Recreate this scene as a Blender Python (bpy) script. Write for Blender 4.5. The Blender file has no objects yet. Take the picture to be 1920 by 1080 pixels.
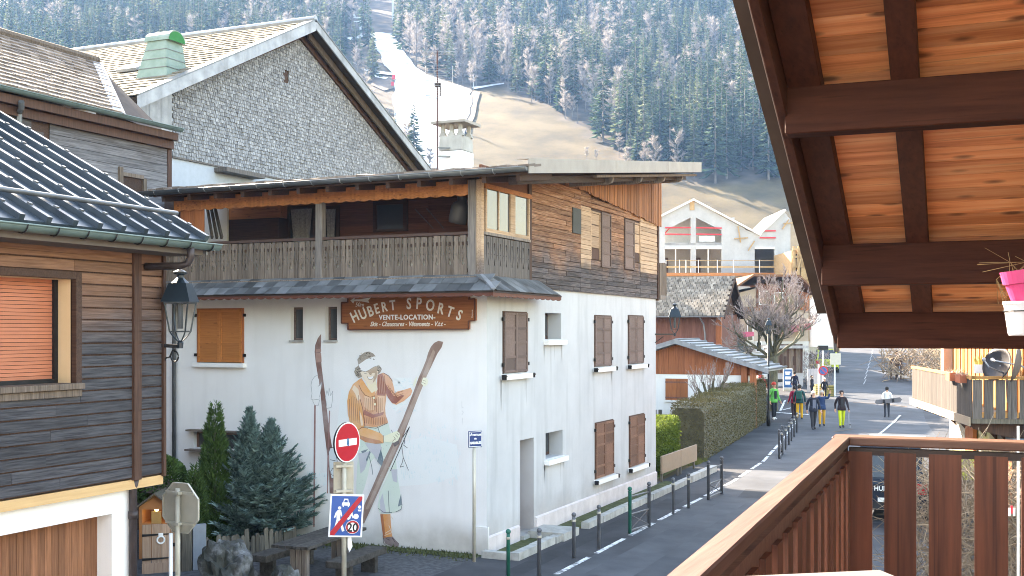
import bpy, bmesh, math, random
from math import sin, cos, pi, radians, sqrt, atan2
from mathutils import Vector, Matrix
random.seed(11)
R = random.uniform
sc = bpy.context.scene
COL = sc.collection

# ------------------------------------------------------------------ camera, world, sun, exposure
FPX = 2150.0; YAW = radians(24.2); HORIZON = 621.0
CAM = Vector((10.53, -22.13, 4.8))
CT, ST = cos(YAW), sin(YAW)
cd = bpy.data.cameras.new('camera'); cam = bpy.data.objects.new('camera', cd); COL.objects.link(cam)
cam.location = CAM; cam.rotation_euler = (pi/2, 0, YAW)
cd.sensor_width = 36; cd.lens = 36*FPX/1920; cd.shift_y = (HORIZON-540)/1920
cd.clip_start = 0.05; cd.clip_end = 5000
sc.camera = cam

SUN_AZ, SUN_EL = radians(63), radians(31)       # azimuth measured from +Y towards -X
w = bpy.data.worlds.new('World'); sc.world = w; w.use_nodes = True
nt = w.node_tree; nt.nodes.clear()
sky = nt.nodes.new('ShaderNodeTexSky'); sky.sky_type = 'NISHITA'; sky.sun_disc = False
sky.sun_elevation = SUN_EL; sky.sun_rotation = -SUN_AZ; sky.air_density = 1.45; sky.dust_density = 1.5; sky.ozone_density = 0.6
bg = nt.nodes.new('ShaderNodeBackground'); bg.inputs['Strength'].default_value = 0.125
wo_ = nt.nodes.new('ShaderNodeOutputWorld')
nt.links.new(sky.outputs[0], bg.inputs['Color']); nt.links.new(bg.outputs[0], wo_.inputs['Surface'])
ld = bpy.data.lights.new('sun', 'SUN'); ld.energy = 5.0; ld.angle = radians(0.5); ld.color = (1.0, 0.93, 0.82)
sun = bpy.data.objects.new('sun', ld); COL.objects.link(sun)
sdir = Vector((-sin(SUN_AZ)*cos(SUN_EL), cos(SUN_AZ)*cos(SUN_EL), sin(SUN_EL)))
sun.rotation_euler = sdir.to_track_quat('Z', 'Y').to_euler(); sun.location = (0, 0, 60)
sc.view_settings.view_transform = 'Standard'; sc.view_settings.look = 'None'
sc.view_settings.exposure = 3.08; sc.view_settings.gamma = 1.0
sc.view_settings.use_curve_mapping = False
sc.view_settings.use_white_balance = True; sc.view_settings.white_balance_temperature = 7700; sc.view_settings.white_balance_tint = 14   # the camera's own white balance
sc.cycles.use_denoising = True
sc.cycles.filter_width = 1.0
sc.cycles.max_bounces = 6; sc.cycles.volume_bounces = 0; sc.cycles.transparent_max_bounces = 8
sc.cycles.volume_step_rate = 4.0; sc.cycles.volume_max_steps = 64
sc.cycles.sample_clamp_indirect = 6

# ------------------------------------------------------------------ measuring: photo point + known plane -> place in the world
def ray(px, py):
    xc = (px-960)/FPX
    return Vector((xc*CT-ST, xc*ST+CT, (HORIZON-py)/FPX))
def atX(px, py, X): r = ray(px, py); return CAM + r*((X-CAM.x)/r.x)
def atY(px, py, Y): r = ray(px, py); return CAM + r*((Y-CAM.y)/r.y)
def atZ(px, py, Z): r = ray(px, py); return CAM + r*((Z-CAM.z)/r.z)
def atD(px, py, D): return CAM + ray(px, py)*D
def atP(px, py, p0, n): r = ray(px, py); n = Vector(n); return CAM + r*(((Vector(p0)-CAM).dot(n))/r.dot(n))
def camxy(X, Y):
    dx, dy = X-CAM.x, Y-CAM.y
    return dx*CT+dy*ST, -dx*ST+dy*CT
def proj(p):
    xc, yc = camxy(p[0], p[1])
    return 960+FPX*xc/yc, HORIZON-FPX*(p[2]-CAM.z)/yc
def from_cam(xc, yc): return CAM.x+xc*CT-yc*ST, CAM.y+xc*ST+yc*CT

def T(X, Y):                                            # height of the terrain
    xc, d = camxy(X, Y)
    if d < 62: return 0.0
    if d < 130: return 0.052*(d-62)
    z = 3.536 + 0.0205*(d-130)
    if d > 250:
        b = xc/d
        cap = 640 + 420*max(0.0, min(1.0, (b+0.45)/0.07))
        e = d-250
        if d > cap: e = cap-250 + 0.12*(d-cap)
        z += 0.40*e + 1.6*sin(xc*0.05+1.0)*sin(d*0.03)*min(1, e/40)
    return z
def ground_at(px, py):
    r = ray(px, py); t = 8.0
    while t < 1200:
        p = CAM+r*t
        if p.z <= T(p.x, p.y):
            lo, hi = t-0.5 if t < 200 else t-2.0, t
            for _ in range(20):
                m = (lo+hi)/2; p = CAM+r*m
                if p.z <= T(p.x, p.y): hi = m
                else: lo = m
            p = CAM+r*hi
            return Vector((p.x, p.y, T(p.x, p.y)))
        t += 0.5 if t < 200 else 2.0
    return CAM+r*1200

# ------------------------------------------------------------------ mesh building
class MB:
    def __init__(s): s.v = []; s.f = []; s.mi = []; s.m = 0
    def add(s, vs, fs):
        o = len(s.v); s.v += [tuple(v) for v in vs]
        for f in fs: s.f.append([o+i for i in f]); s.mi.append(s.m)
        return s
    def box(s, x0, x1, y0, y1, z0, z1):
        if x0 > x1: x0, x1 = x1, x0
        if y0 > y1: y0, y1 = y1, y0
        if z0 > z1: z0, z1 = z1, z0
        return s.add([(x0,y0,z0),(x1,y0,z0),(x1,y1,z0),(x0,y1,z0),(x0,y0,z1),(x1,y0,z1),(x1,y1,z1),(x0,y1,z1)],
              [(0,3,2,1),(4,5,6,7),(0,1,5,4),(1,2,6,5),(2,3,7,6),(3,0,4,7)])
    def obox(s, c, a, b, d):
        c, a, b, d = Vector(c), Vector(a), Vector(b), Vector(d)
        vs = [c+a*i+b*j+d*k for k in (-1,1) for i, j in ((-1,-1),(1,-1),(1,1),(-1,1))]
        fs = [(0,3,2,1),(4,5,6,7),(0,1,5,4),(1,2,6,5),(2,3,7,6),(3,0,4,7)]
        if a.cross(b).dot(d) < 0: fs = [f[::-1] for f in fs]
        return s.add(vs, fs)
    def beam(s, a, b, w, h, up=(0,0,1)):
        a, b = Vector(a), Vector(b); d = b-a; u = Vector(up)
        side = d.cross(u).normalized(); u2 = side.cross(d).normalized()
        return s.obox((a+b)/2, d/2, side*w/2, u2*h/2)
    def prism(s, pts, d):
        pts = [Vector(p) for p in pts]; d = Vector(d); n = len(pts)
        nrm = Vector((0,0,0))
        for i in range(n): nrm += pts[i].cross(pts[(i+1) % n])
        if nrm.dot(d) > 0: pts = pts[::-1]
        vs = pts+[p+d for p in pts]
        fs = [tuple(range(n)), tuple(range(2*n-1, n-1, -1))]
        fs += [(i, i+n, (i+1) % n+n, (i+1) % n) for i in range(n)]
        return s.add(vs, fs)
    def poly(s, pts): return s.add(pts, [tuple(range(len(pts)))])
    def tube(s, pts, r, n=8, caps=True):
        pts = [Vector(p) for p in pts]; m = len(pts); vs = []; fs = []
        ref = None
        for i, p in enumerate(pts):
            d = (pts[min(i+1, m-1)]-pts[max(i-1, 0)])
            if d.length < 1e-9: d = Vector((0,0,1))
            d.normalize()
            if ref is None: ref = Vector((0,0,1)) if abs(d.z) < 0.9 else Vector((1,0,0))
            a = d.cross(ref)
            if a.length < 1e-4: ref = Vector((1,0.3,0)); a = d.cross(ref)
            a.normalize(); b = d.cross(a)
            rr = r[i] if isinstance(r, (list, tuple)) else r
            for k in range(n):
                t = 2*pi*k/n; vs.append(p+a*cos(t)*rr+b*sin(t)*rr)
        for i in range(m-1):
            for k in range(n):
                fs.append((i*n+k, i*n+(k+1) % n, (i+1)*n+(k+1) % n, (i+1)*n+k))
        if caps: fs.append(tuple(range(n-1, -1, -1))); fs.append(tuple((m-1)*n+k for k in range(n)))
        return s.add(vs, fs)
    def lathe(s, prof, c, n=16, M=None):                 # prof: (radius, height)
        vs = []; fs = []; c = Vector(c)
        for r, z in prof:
            for k in range(n):
                t = 2*pi*(k+0.5)/n; v = Vector((r*cos(t), r*sin(t), z))
                vs.append(c+(M@v if M else v))
        for i in range(len(prof)-1):
            for k in range(n): fs.append((i*n+k, i*n+(k+1) % n, (i+1)*n+(k+1) % n, (i+1)*n+k))
        fs.append(tuple(range(n-1, -1, -1))); fs.append(tuple((len(prof)-1)*n+k for k in range(n)))
        return s.add(vs, fs)
    def ball(s, c, r, n=10, sz=1.0):
        k = n//2+1
        return s.lathe([(max(1e-4, r*sin(pi*i/k)), -r*cos(pi*i/k)*sz) for i in range(k+1)], c, n)
    def wall(s, o, u, w, nrm, U, Wd, holes, depth):      # a wall face with rectangular openings and their reveals
        o, u, w, nrm = Vector(o), Vector(u), Vector(w), Vector(nrm)
        us = sorted(set([0, U]+[x for h in holes for x in h[:2]])); ws = sorted(set([0, Wd]+[x for h in holes for x in h[2:4]]))
        P = lambda a, b, k=0: o+u*a+w*b-nrm*k
        flip = u.cross(w).dot(nrm) < 0
        def q(*p): s.add(p if not flip else p[::-1], [(0,1,2,3)])
        for i in range(len(us)-1):
            for j in range(len(ws)-1):
                cu, cw = (us[i]+us[i+1])/2, (ws[j]+ws[j+1])/2
                if any(h[0] < cu < h[1] and h[2] < cw < h[3] for h in holes): continue
                q(P(us[i],ws[j]), P(us[i+1],ws[j]), P(us[i+1],ws[j+1]), P(us[i],ws[j+1]))
        for a, b, c, d in [h[:4] for h in holes]:
            q(P(a,c), P(a,d), P(a,d,depth), P(a,c,depth)); q(P(b,c), P(b,c,depth), P(b,d,depth), P(b,d))
            q(P(a,d), P(b,d), P(b,d,depth), P(a,d,depth)); q(P(a,c), P(a,c,depth), P(b,c,depth), P(b,c))
        return s
    def mesh(s, name, mat, off=(0,0,0), smooth=False):
        me = bpy.data.meshes.new(name); o = Vector(off)
        me.from_pydata([tuple(Vector(v)-o) for v in s.v], [], s.f)
        for m in (mat if isinstance(mat, (list, tuple)) else [mat]): me.materials.append(m)
        if isinstance(mat, (list, tuple)):
            me.polygons.foreach_set('material_index', s.mi)
        if smooth: me.polygons.foreach_set('use_smooth', [True]*len(me.polygons))
        me.update(); return me
    def build(s, name, mat, parent=None, smooth=False, bevel=0, local=False, label=None, kind=None, cat=None, group=None):
        off = (0,0,0) if (local or parent is None) else wpos(parent)
        o = bpy.data.objects.new(name, s.mesh(name, mat, off, smooth)); COL.objects.link(o)
        if parent is not None: o.parent = parent
        if bevel:
            b = o.modifiers.new('soft_edges', 'BEVEL'); b.width = bevel; b.segments = 1; b.limit_method = 'ANGLE'
        tag(o, label, cat, group, kind); return o

def wpos(o):
    p = Vector((0,0,0))
    while o is not None: p += o.location; o = o.parent
    return p
def tag(o, label=None, cat=None, group=None, kind=None):
    if label: o['label'] = label
    if cat: o['category'] = cat
    if group: o['group'] = group
    if kind: o['kind'] = kind
    return o
def thing(name, label, cat, loc=(0,0,0), group=None, rz=0):
    o = bpy.data.objects.new(name, None); COL.objects.link(o); o.location = loc; o.rotation_euler = (0,0,rz)
    o.empty_display_size = 0.2
    return tag(o, label, cat, group)
_unit = {}
def unit_box(mat):
    if mat.name not in _unit: _unit[mat.name] = MB().box(-.5,.5,-.5,.5,-.5,.5).mesh('piece_'+mat.name, mat)
    return _unit[mat.name]
def boxm(c, sx, sy, sz, rot=None):
    m = Matrix.Translation(Vector(c))
    if rot is not None: m = m @ rot.to_4x4()
    return m @ Matrix.Diagonal((sx, sy, sz, 1))
def frame(ax, ay, az):                                  # rotation matrix from three axes
    return Matrix((Vector(ax).normalized(), Vector(ay).normalized(), Vector(az).normalized())).transposed()
def pieces(name, items, parent, limit=290, rest=None, restmat=None):
    """items: list of (mesh, world matrix). The nearest `limit` are parts of their own, the others one part of kind stuff."""
    off = wpos(parent)
    items = sorted(items, key=lambda it: (it[1].translation-CAM).length)
    tl = Matrix.Translation(-off)
    for me, m in items[:limit]:
        o = bpy.data.objects.new(name, me); COL.objects.link(o); o.parent = parent; o.matrix_local = tl @ m
    if len(items) > limit:
        mb = MB(); mats = []
        for me, m in items[limit:]:
            mm = me.materials[0]
            if mm not in mats: mats.append(mm)
            mb.m = mats.index(mm); M2 = tl @ m
            mb.add([M2 @ v.co for v in me.vertices], [tuple(p.vertices) for p in me.polygons])
        mb.build(rest or name+'s', mats, parent, local=True, kind='stuff')
def copy_tree(o, parent=None):
    c = o.copy(); COL.objects.link(c)
    if parent is not None: c.parent = parent
    for ch in list(o.children): copy_tree(ch, c)
    return c

def text_mb(mb, s, size, O, U, V, N, depth=0.01, shear=0.0, sx=1.0, spacing=1.0, bold=0.0, align='CENTER'):
    """adds raised lettering: origin O, right U, up V, outward N"""
    cu = bpy.data.curves.new('lettering', 'FONT'); cu.body = s; cu.size = size; cu.extrude = depth/2; cu.shear = shear
    cu.align_x = align; cu.space_character = spacing; cu.offset = bold; cu.resolution_u = 3
    to = bpy.data.objects.new('lettering', cu); COL.objects.link(to)
    dg = bpy.context.evaluated_depsgraph_get(); ev = to.evaluated_get(dg); me = ev.to_mesh()
    O, U, V, N = Vector(O), Vector(U).normalized(), Vector(V).normalized(), Vector(N).normalized()
    mb.add([O+U*v.co.x*sx+V*v.co.y+N*(v.co.z+depth/2) for v in me.vertices], [tuple(p.vertices) for p in me.polygons])
    ev.to_mesh_clear(); bpy.data.objects.remove(to); bpy.data.curves.remove(cu)
    return mb
# ------------------------------------------------------------------ materials (all procedural)
MATS = {}
def mk(name, cols, scale=(1,1,1), ns=4.0, rough=0.8, bump=0.15, rnd=0.2, metal=0.0, zg=None, det=5, spec=0.3, streak=0.0,
       streakc=(0.25,0.24,0.23), lo=0.3, hi=0.7, bdist=0.01, emit=None, knots=0.0, tl=0.0, crack=0.0):
    m = bpy.data.materials.new(name); m.use_nodes = True; t = m.node_tree; t.nodes.clear()
    N = t.nodes.new; L = t.links.new
    out = N('ShaderNodeOutputMaterial'); b = N('ShaderNodeBsdfPrincipled'); L(b.outputs[0], out.inputs[0])
    geo = N('ShaderNodeNewGeometry'); oi = N('ShaderNodeObjectInfo')
    add = N('ShaderNodeMath'); add.operation = 'ADD'; L(oi.outputs['Random'], add.inputs[0]); L(geo.outputs['Random Per Island'], add.inputs[1])
    fr = N('ShaderNodeMath'); fr.operation = 'FRACT'; L(add.outputs[0], fr.inputs[0])
    mp = N('ShaderNodeMapping'); mp.inputs['Scale'].default_value = scale
    off = N('ShaderNodeVectorMath'); off.operation = 'SCALE'; off.inputs[0].default_value = (7.3, 5.1, 9.7)
    L(fr.outputs[0], off.inputs['Scale'])
    ad = N('ShaderNodeVectorMath'); ad.operation = 'ADD'
    L(geo.outputs['Position'], ad.inputs[0])
    if rnd > 0: L(off.outputs[0], ad.inputs[1])
    L(ad.outputs[0], mp.inputs['Vector'])
    nz = N('ShaderNodeTexNoise'); nz.inputs['Scale'].default_value = ns; nz.inputs['Detail'].default_value = det
    nz.inputs['Roughness'].default_value = 0.6
    L(mp.outputs[0], nz.inputs['Vector'])
    rp = N('ShaderNodeValToRGB'); e = rp.color_ramp.elements
    n = len(cols)
    e[0].position = lo; e[0].color = (*cols[0], 1)
    e[1].position = hi; e[1].color = (*cols[-1], 1)
    for i in range(1, n-1):
        x = e.new(lo+(hi-lo)*i/(n-1)); x.color = (*cols[i], 1)
    L(nz.outputs[0], rp.inputs[0]); c = rp.outputs[0]
    def mixc(fac, a, bcol, mode='MIX'):
        mx = N('ShaderNodeMix'); mx.data_type = 'RGBA'; mx.blend_type = mode
        if isinstance(fac, float): mx.inputs[0].default_value = fac
        else: L(fac, mx.inputs[0])
        L(a, mx.inputs[6])
        if isinstance(bcol, tuple): mx.inputs[7].default_value = (*bcol, 1)
        else: L(bcol, mx.inputs[7])
        return mx.outputs[2]
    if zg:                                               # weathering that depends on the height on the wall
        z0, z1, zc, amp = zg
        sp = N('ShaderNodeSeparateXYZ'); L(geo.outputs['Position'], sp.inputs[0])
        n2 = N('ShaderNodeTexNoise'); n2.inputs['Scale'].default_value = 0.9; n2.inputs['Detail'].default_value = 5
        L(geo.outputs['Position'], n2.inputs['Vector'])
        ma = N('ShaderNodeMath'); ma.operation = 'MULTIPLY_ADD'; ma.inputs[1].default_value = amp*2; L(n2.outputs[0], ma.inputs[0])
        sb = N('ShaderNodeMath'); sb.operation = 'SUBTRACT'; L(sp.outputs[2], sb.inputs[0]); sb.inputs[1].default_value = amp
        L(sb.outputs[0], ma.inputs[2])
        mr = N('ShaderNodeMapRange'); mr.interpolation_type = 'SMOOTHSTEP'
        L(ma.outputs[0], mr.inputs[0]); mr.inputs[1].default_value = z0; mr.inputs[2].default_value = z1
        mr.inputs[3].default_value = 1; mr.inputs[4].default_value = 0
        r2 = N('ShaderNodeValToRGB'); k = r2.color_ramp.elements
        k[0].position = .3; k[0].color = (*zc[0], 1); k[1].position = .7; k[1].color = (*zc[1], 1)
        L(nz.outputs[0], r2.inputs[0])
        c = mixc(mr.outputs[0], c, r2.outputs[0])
    if streak:
        ms = N('ShaderNodeMapping'); ms.inputs['Scale'].default_value = (2.2, 2.2, 0.22); L(geo.outputs['Position'], ms.inputs[0])
        n3 = N('ShaderNodeTexNoise'); n3.inputs['Scale'].default_value = 1.6; n3.inputs['Detail'].default_value = 6; L(ms.outputs[0], n3.inputs['Vector'])
        m3 = N('ShaderNodeMapRange'); L(n3.outputs[0], m3.inputs[0]); m3.inputs[1].default_value = .5; m3.inputs[2].default_value = .78
        m3.inputs[3].default_value = 0; m3.inputs[4].default_value = streak
        c = mixc(m3.outputs[0], c, streakc)
    if crack:                                            # drying cracks and darker grain lines along the wood
        mc = N('ShaderNodeMapping'); mc.inputs['Scale'].default_value = tuple(q*.45 if q < 3 else q*2.6 for q in scale); L(ad.outputs[0], mc.inputs[0])
        nc = N('ShaderNodeTexNoise'); nc.inputs['Scale'].default_value = 1.3; nc.inputs['Detail'].default_value = 4; L(mc.outputs[0], nc.inputs['Vector'])
        m4 = N('ShaderNodeMapRange'); L(nc.outputs[0], m4.inputs[0]); m4.inputs[1].default_value = .60; m4.inputs[2].default_value = .70; m4.inputs[3].default_value = 0; m4.inputs[4].default_value = crack
        c = mixc(m4.outputs[0], c, tuple(x*.22 for x in cols[0]))
    if knots:
        vo = N('ShaderNodeTexVoronoi'); vo.inputs['Scale'].default_value = 1.0
        mk_ = N('ShaderNodeMapping'); mk_.inputs['Scale'].default_value = tuple(3.4 if q < 3 else 9.0 for q in scale); L(ad.outputs[0], mk_.inputs[0]); L(mk_.outputs[0], vo.inputs['Vector'])
        mr2 = N('ShaderNodeMapRange'); L(vo.outputs['Distance'], mr2.inputs[0]); mr2.inputs[1].default_value = 0.10; mr2.inputs[2].default_value = 0.24
        mr2.inputs[3].default_value = knots; mr2.inputs[4].default_value = 0
        c = mixc(mr2.outputs[0], c, (0.07, 0.025, 0.012))
    if rnd > 0:
        mr3 = N('ShaderNodeMapRange'); L(fr.outputs[0], mr3.inputs[0]); mr3.inputs[3].default_value = 1-rnd; mr3.inputs[4].default_value = 1+rnd
        vm = N('ShaderNodeVectorMath'); vm.operation = 'SCALE'; L(c, vm.inputs[0]); L(mr3.outputs[0], vm.inputs['Scale']); c = vm.outputs[0]
    L(c, b.inputs['Base Color'])
    b.inputs['Roughness'].default_value = rough; b.inputs['Metallic'].default_value = metal
    b.inputs['Specular IOR Level'].default_value = spec
    if bump:
        bp = N('ShaderNodeBump'); bp.inputs['Strength'].default_value = bump; bp.inputs['Distance'].default_value = bdist
        L(nz.outputs[0], bp.inputs['Height']); L(bp.outputs[0], b.inputs['Normal'])
    if emit:
        b.inputs['Emission Color'].default_value = (*emit[:3], 1); b.inputs['Emission Strength'].default_value = emit[3]
    if tl:                                               # thin leaves and twigs let some light through
        ts = N('ShaderNodeBsdfTranslucent'); L(c, ts.inputs[0]); ms_ = N('ShaderNodeMixShader'); ms_.inputs[0].default_value = tl
        L(b.outputs[0], ms_.inputs[1]); L(ts.outputs[0], ms_.inputs[2]); L(ms_.outputs[0], out.inputs[0])
    MATS[name] = m; return m
GX, GY, GZ = (0.7, 14, 14), (14, 0.7, 14), (14, 14, 0.7)      # wood grain running along X, Y or Z
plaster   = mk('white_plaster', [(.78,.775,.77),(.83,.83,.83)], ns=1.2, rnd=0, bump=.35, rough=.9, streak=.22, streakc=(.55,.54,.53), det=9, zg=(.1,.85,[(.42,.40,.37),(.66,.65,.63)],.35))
plaster_dim = mk('white_plaster_street_dimmed', [(.45,.46,.475),(.53,.54,.555)], ns=.9, rnd=0, bump=.35, rough=.9, streak=.6, streakc=(.33,.34,.35), det=9, zg=(.3,1.1,[(.36,.34,.34),(.46,.46,.46)],.4))  # front's white plaster copied darker: dimmer light and dirt put into the colour
plinth_m  = mk('plinth_plaster', [(.52,.47,.47),(.66,.61,.61)], ns=2.5, rnd=0, bump=.3, rough=.9, streak=.5, streakc=(.4,.37,.36))
concrete  = mk('concrete', [(.36,.35,.33),(.5,.49,.46)], ns=3, rnd=.1, bump=.4, rough=.9, streak=.4, streakc=(.2,.19,.17))
concrete_w= mk('fresh_concrete', [(.33,.34,.355),(.41,.42,.435)], ns=1.2, rnd=0, bump=.2, rough=.9, streak=.3, streakc=(.45,.46,.48))
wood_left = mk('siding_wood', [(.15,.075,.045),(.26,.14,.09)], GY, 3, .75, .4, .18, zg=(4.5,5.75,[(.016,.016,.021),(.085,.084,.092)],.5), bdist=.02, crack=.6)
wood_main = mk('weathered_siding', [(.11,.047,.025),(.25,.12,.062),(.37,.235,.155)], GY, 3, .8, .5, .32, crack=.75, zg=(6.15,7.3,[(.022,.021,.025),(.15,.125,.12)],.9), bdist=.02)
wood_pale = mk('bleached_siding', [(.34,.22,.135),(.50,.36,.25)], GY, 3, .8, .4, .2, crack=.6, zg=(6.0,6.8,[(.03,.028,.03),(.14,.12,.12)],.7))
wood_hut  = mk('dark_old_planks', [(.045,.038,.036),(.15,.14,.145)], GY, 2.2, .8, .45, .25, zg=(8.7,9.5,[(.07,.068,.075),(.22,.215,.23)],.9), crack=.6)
slat_grey = mk('grey_slat_wood', [(.085,.062,.048),(.24,.188,.15)], GZ, 3, .85, .4, .22, crack=.6)
slat_dark = mk('dark_slat_wood', [(.08,.07,.065),(.17,.15,.14)], GZ, 3, .85, .4, .2, crack=.6)
post_wood = mk('old_post_wood', [(.10,.085,.08),(.28,.24,.21)], GZ, 2.5, .85, .4, .2, crack=.6)
orange_x  = mk('orange_fascia_wood', [(.36,.13,.04),(.50,.20,.07)], GX, 2.5, .7, .2, .12, knots=.5, crack=.6)
orange_z  = mk('orange_board_wood', [(.28,.09,.035),(.42,.155,.06)], GZ, 2.5, .7, .2, .15)
vert_main = mk('gable_slat_wood', [(.19,.075,.032),(.38,.175,.082)], GZ, 3, .8, .3, .3, crack=.6)
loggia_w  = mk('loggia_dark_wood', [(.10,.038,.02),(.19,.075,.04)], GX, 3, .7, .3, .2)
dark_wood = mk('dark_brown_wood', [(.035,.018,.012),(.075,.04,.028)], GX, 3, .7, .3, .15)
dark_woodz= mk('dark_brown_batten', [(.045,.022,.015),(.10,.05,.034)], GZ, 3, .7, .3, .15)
dark_woody= mk('dark_brown_purlin', [(.03,.02,.016),(.075,.05,.04)], GY, 3, .7, .3, .15)
shutter_o = mk('orange_shutter_wood', [(.40,.14,.035),(.52,.20,.06)], GX, 2.5, .6, .3, .14, knots=.4)
shutter_b = mk('brown_shutter_wood', [(.10,.07,.06),(.20,.14,.12)], GX, 3, .75, .3, .3)
shutter_r = mk('red_brown_shutter_wood', [(.12,.06,.04),(.25,.13,.085)], GX, 3, .75, .3, .3)
garage_w  = mk('garage_board_wood', [(.16,.065,.03),(.30,.13,.065)], GZ, 3, .7, .3, .2, crack=.6)
beige_pt  = mk('beige_paint', [(.62,.46,.28),(.68,.52,.33)], ns=2, rnd=0, bump=.05)
tan_trim  = mk('tan_trim', [(.52,.32,.15),(.60,.40,.2)], GY, 2, .7, .1, .05)
roll_sh   = mk('roller_shutter_red', [(.42,.145,.08),(.47,.17,.095)], ns=3, rough=.5, rnd=.05, bump=.03)
metal_bl  = mk('blue_grey_roof_metal', [(.05,.066,.084),(.085,.108,.13)], ns=2, rough=.42, metal=.65, rnd=.06, bump=.05, spec=.5)
zinc      = mk('zinc_grey', [(.12,.13,.14),(.20,.21,.22)], ns=3, rough=.45, metal=.6, rnd=.05, bump=.05)
gutter_gr = mk('green_grey_gutter', [(.12,.17,.16),(.17,.23,.21)], ns=4, rough=.5, metal=.3, rnd=.05, bump=.08)
pipe_dk   = mk('dark_pipe', [(.045,.035,.035),(.07,.055,.055)], ns=3, rough=.4, metal=.2, rnd=0, bump=.03)
lantern_m = mk('lantern_blue_black', [(.012,.02,.03),(.02,.035,.05)], ns=3, rough=.35, metal=.3, rnd=0, bump=.02, spec=.5)
black_m   = mk('black_iron', [(.012,.012,.013),(.025,.025,.027)], ns=5, rough=.5, metal=.4, rnd=0, bump=.05)
shingle_m = mk('silver_shingle_wood', [(.10,.10,.108),(.25,.253,.268),(.42,.425,.44)], GZ, 1.6, .8, .4, .27)
tile_cream= mk('pale_roof_tile', [(.14,.12,.095),(.26,.23,.185)], ns=1.3, rough=.85, rnd=.10, bump=.2)
tile_brown= mk('brown_roof_tile', [(.13,.10,.085),(.28,.23,.20)], ns=1.1, rough=.85, rnd=.35, bump=.2)
tile_slate= mk('slate_tile', [(.05,.055,.06),(.18,.19,.20)], ns=1.6, rough=.5, rnd=.5, bump=.2, spec=.5)
tile_spek = mk('speckled_roof_tile', [(.12,.10,.08),(.29,.255,.215)], ns=2.5, rough=.9, rnd=.35, bump=.2)
roof_under= mk('dark_roof_underside', [(.03,.02,.016),(.06,.042,.034)], ns=2, rnd=0)
fascia_m  = mk('beige_sheet_metal', [(.26,.235,.21),(.33,.30,.27)], ns=2, rough=.5, metal=.1, rnd=.04, bump=.03, streak=.25, streakc=(.4,.37,.33))
tin       = mk('grey_tin_flashing', [(.24,.25,.27),(.40,.41,.44)], ns=2.2, rough=.5, metal=.4, rnd=.05, bump=.1, streak=.5, streakc=(.12,.12,.12))
flare_zinc = mk('flare_tinted_zinc', [(.15,.215,.175),(.24,.305,.265)], ns=2.2, rough=.55, metal=.25, rnd=.1, bump=.1, streak=.4, streakc=(.25,.30,.27))  # grey zinc; the green is a lens flare's tint put into the colour
greenpane = mk('green_vent_end', [(.01,.14,.03),(.02,.2,.05)], ns=2, rough=.6, rnd=0)  # vent end painted in the flare's green as well
glass_m   = mk('window_glass', [(.02,.025,.03),(.03,.035,.04)], ns=1, rough=.04, rnd=0, bump=0, spec=.9)
glass_l   = mk('pale_window_glass', [(.06,.065,.07),(.08,.085,.09)], ns=1, rough=.05, rnd=0, bump=0, spec=.9)
curtain_m = mk('checked_curtain', [(.17,.17,.18),(.42,.42,.43)], (1,1,1), 22, .9, .1, .05)
white_m   = mk('white_paint', [(.76,.76,.75),(.82,.82,.81)], ns=3, rough=.6, rnd=0, bump=.05)
cream_m   = mk('cream_letter_paint', [(.72,.68,.60),(.80,.77,.70)], ns=4, rough=.6, rnd=0, bump=0)
sign_wood = mk('sign_board_wood', [(.22,.07,.025),(.38,.14,.05)], GX, 2.2, .55, .2, 0, knots=.3)
sign_edge = mk('sign_edge_wood', [(.09,.03,.018),(.14,.05,.03)], GX, 3, .6, .2, 0)
asphalt   = mk('asphalt', [(.02,.0235,.030),(.042,.047,.056),(.07,.075,.085)], ns=.55, rough=.75, rnd=0, bump=.5, det=15, bdist=.006, spec=.4)
asphalt_s = mk('footway_asphalt', [(.022,.024,.029),(.043,.045,.051),(.068,.07,.076)], ns=.6, rough=.85, rnd=0, bump=.5, det=15, bdist=.006)
gravel_m  = mk('gravelly_asphalt', [(.03,.032,.037),(.11,.113,.12)], ns=9, rough=.9, rnd=0, bump=.8, det=12, bdist=.01)
line_w    = mk('road_line_paint', [(.16,.17,.18),(.70,.71,.72)], ns=7, rough=.7, rnd=0, bump=.1, det=10, lo=.42, hi=.54)
kerb_m    = mk('kerb_concrete', [(.30,.30,.28),(.46,.46,.44)], ns=4, rough=.9, rnd=.12, bump=.4, streak=.4, streakc=(.12,.12,.10))
grass_m   = mk('dry_meadow_grass', [(.13,.105,.05),(.22,.175,.09),(.28,.22,.13)], ns=.05, rough=.95, rnd=0, bump=.3, det=14, bdist=.3)
snow_m    = mk('piste_snow', [(.38,.40,.44),(.52,.54,.57)], ns=.05, rough=.7, rnd=0, bump=.3, det=10, bdist=.5)
earth_m   = mk('bare_earth', [(.09,.065,.05),(.2,.15,.115)], ns=.12, rough=.95, rnd=0, bump=.4, det=12)
lawn_m    = mk('lawn_green', [(.10,.12,.03),(.2,.21,.07)], ns=3, rough=.95, rnd=0, bump=.5, det=10)
moss_m    = mk('moss_grass', [(.035,.05,.015),(.11,.12,.05)], ns=5, rough=.95, rnd=.2, bump=.5)
rock_m    = mk('mossy_rock', [(.018,.022,.014),(.05,.053,.05),(.26,.27,.285)], ns=3.0, rough=.6, rnd=0, bump=.9, det=10, bdist=.05)
thuja_m   = mk('thuja_leaf', [(.05,.105,.028),(.12,.20,.055)], ns=3, rough=.8, rnd=.45, bump=0, tl=.35)
spruce_m  = mk('blue_spruce_leaf', [(.085,.155,.145),(.26,.37,.34)], ns=3, rough=.8, rnd=.5, bump=0, tl=.35)
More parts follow.
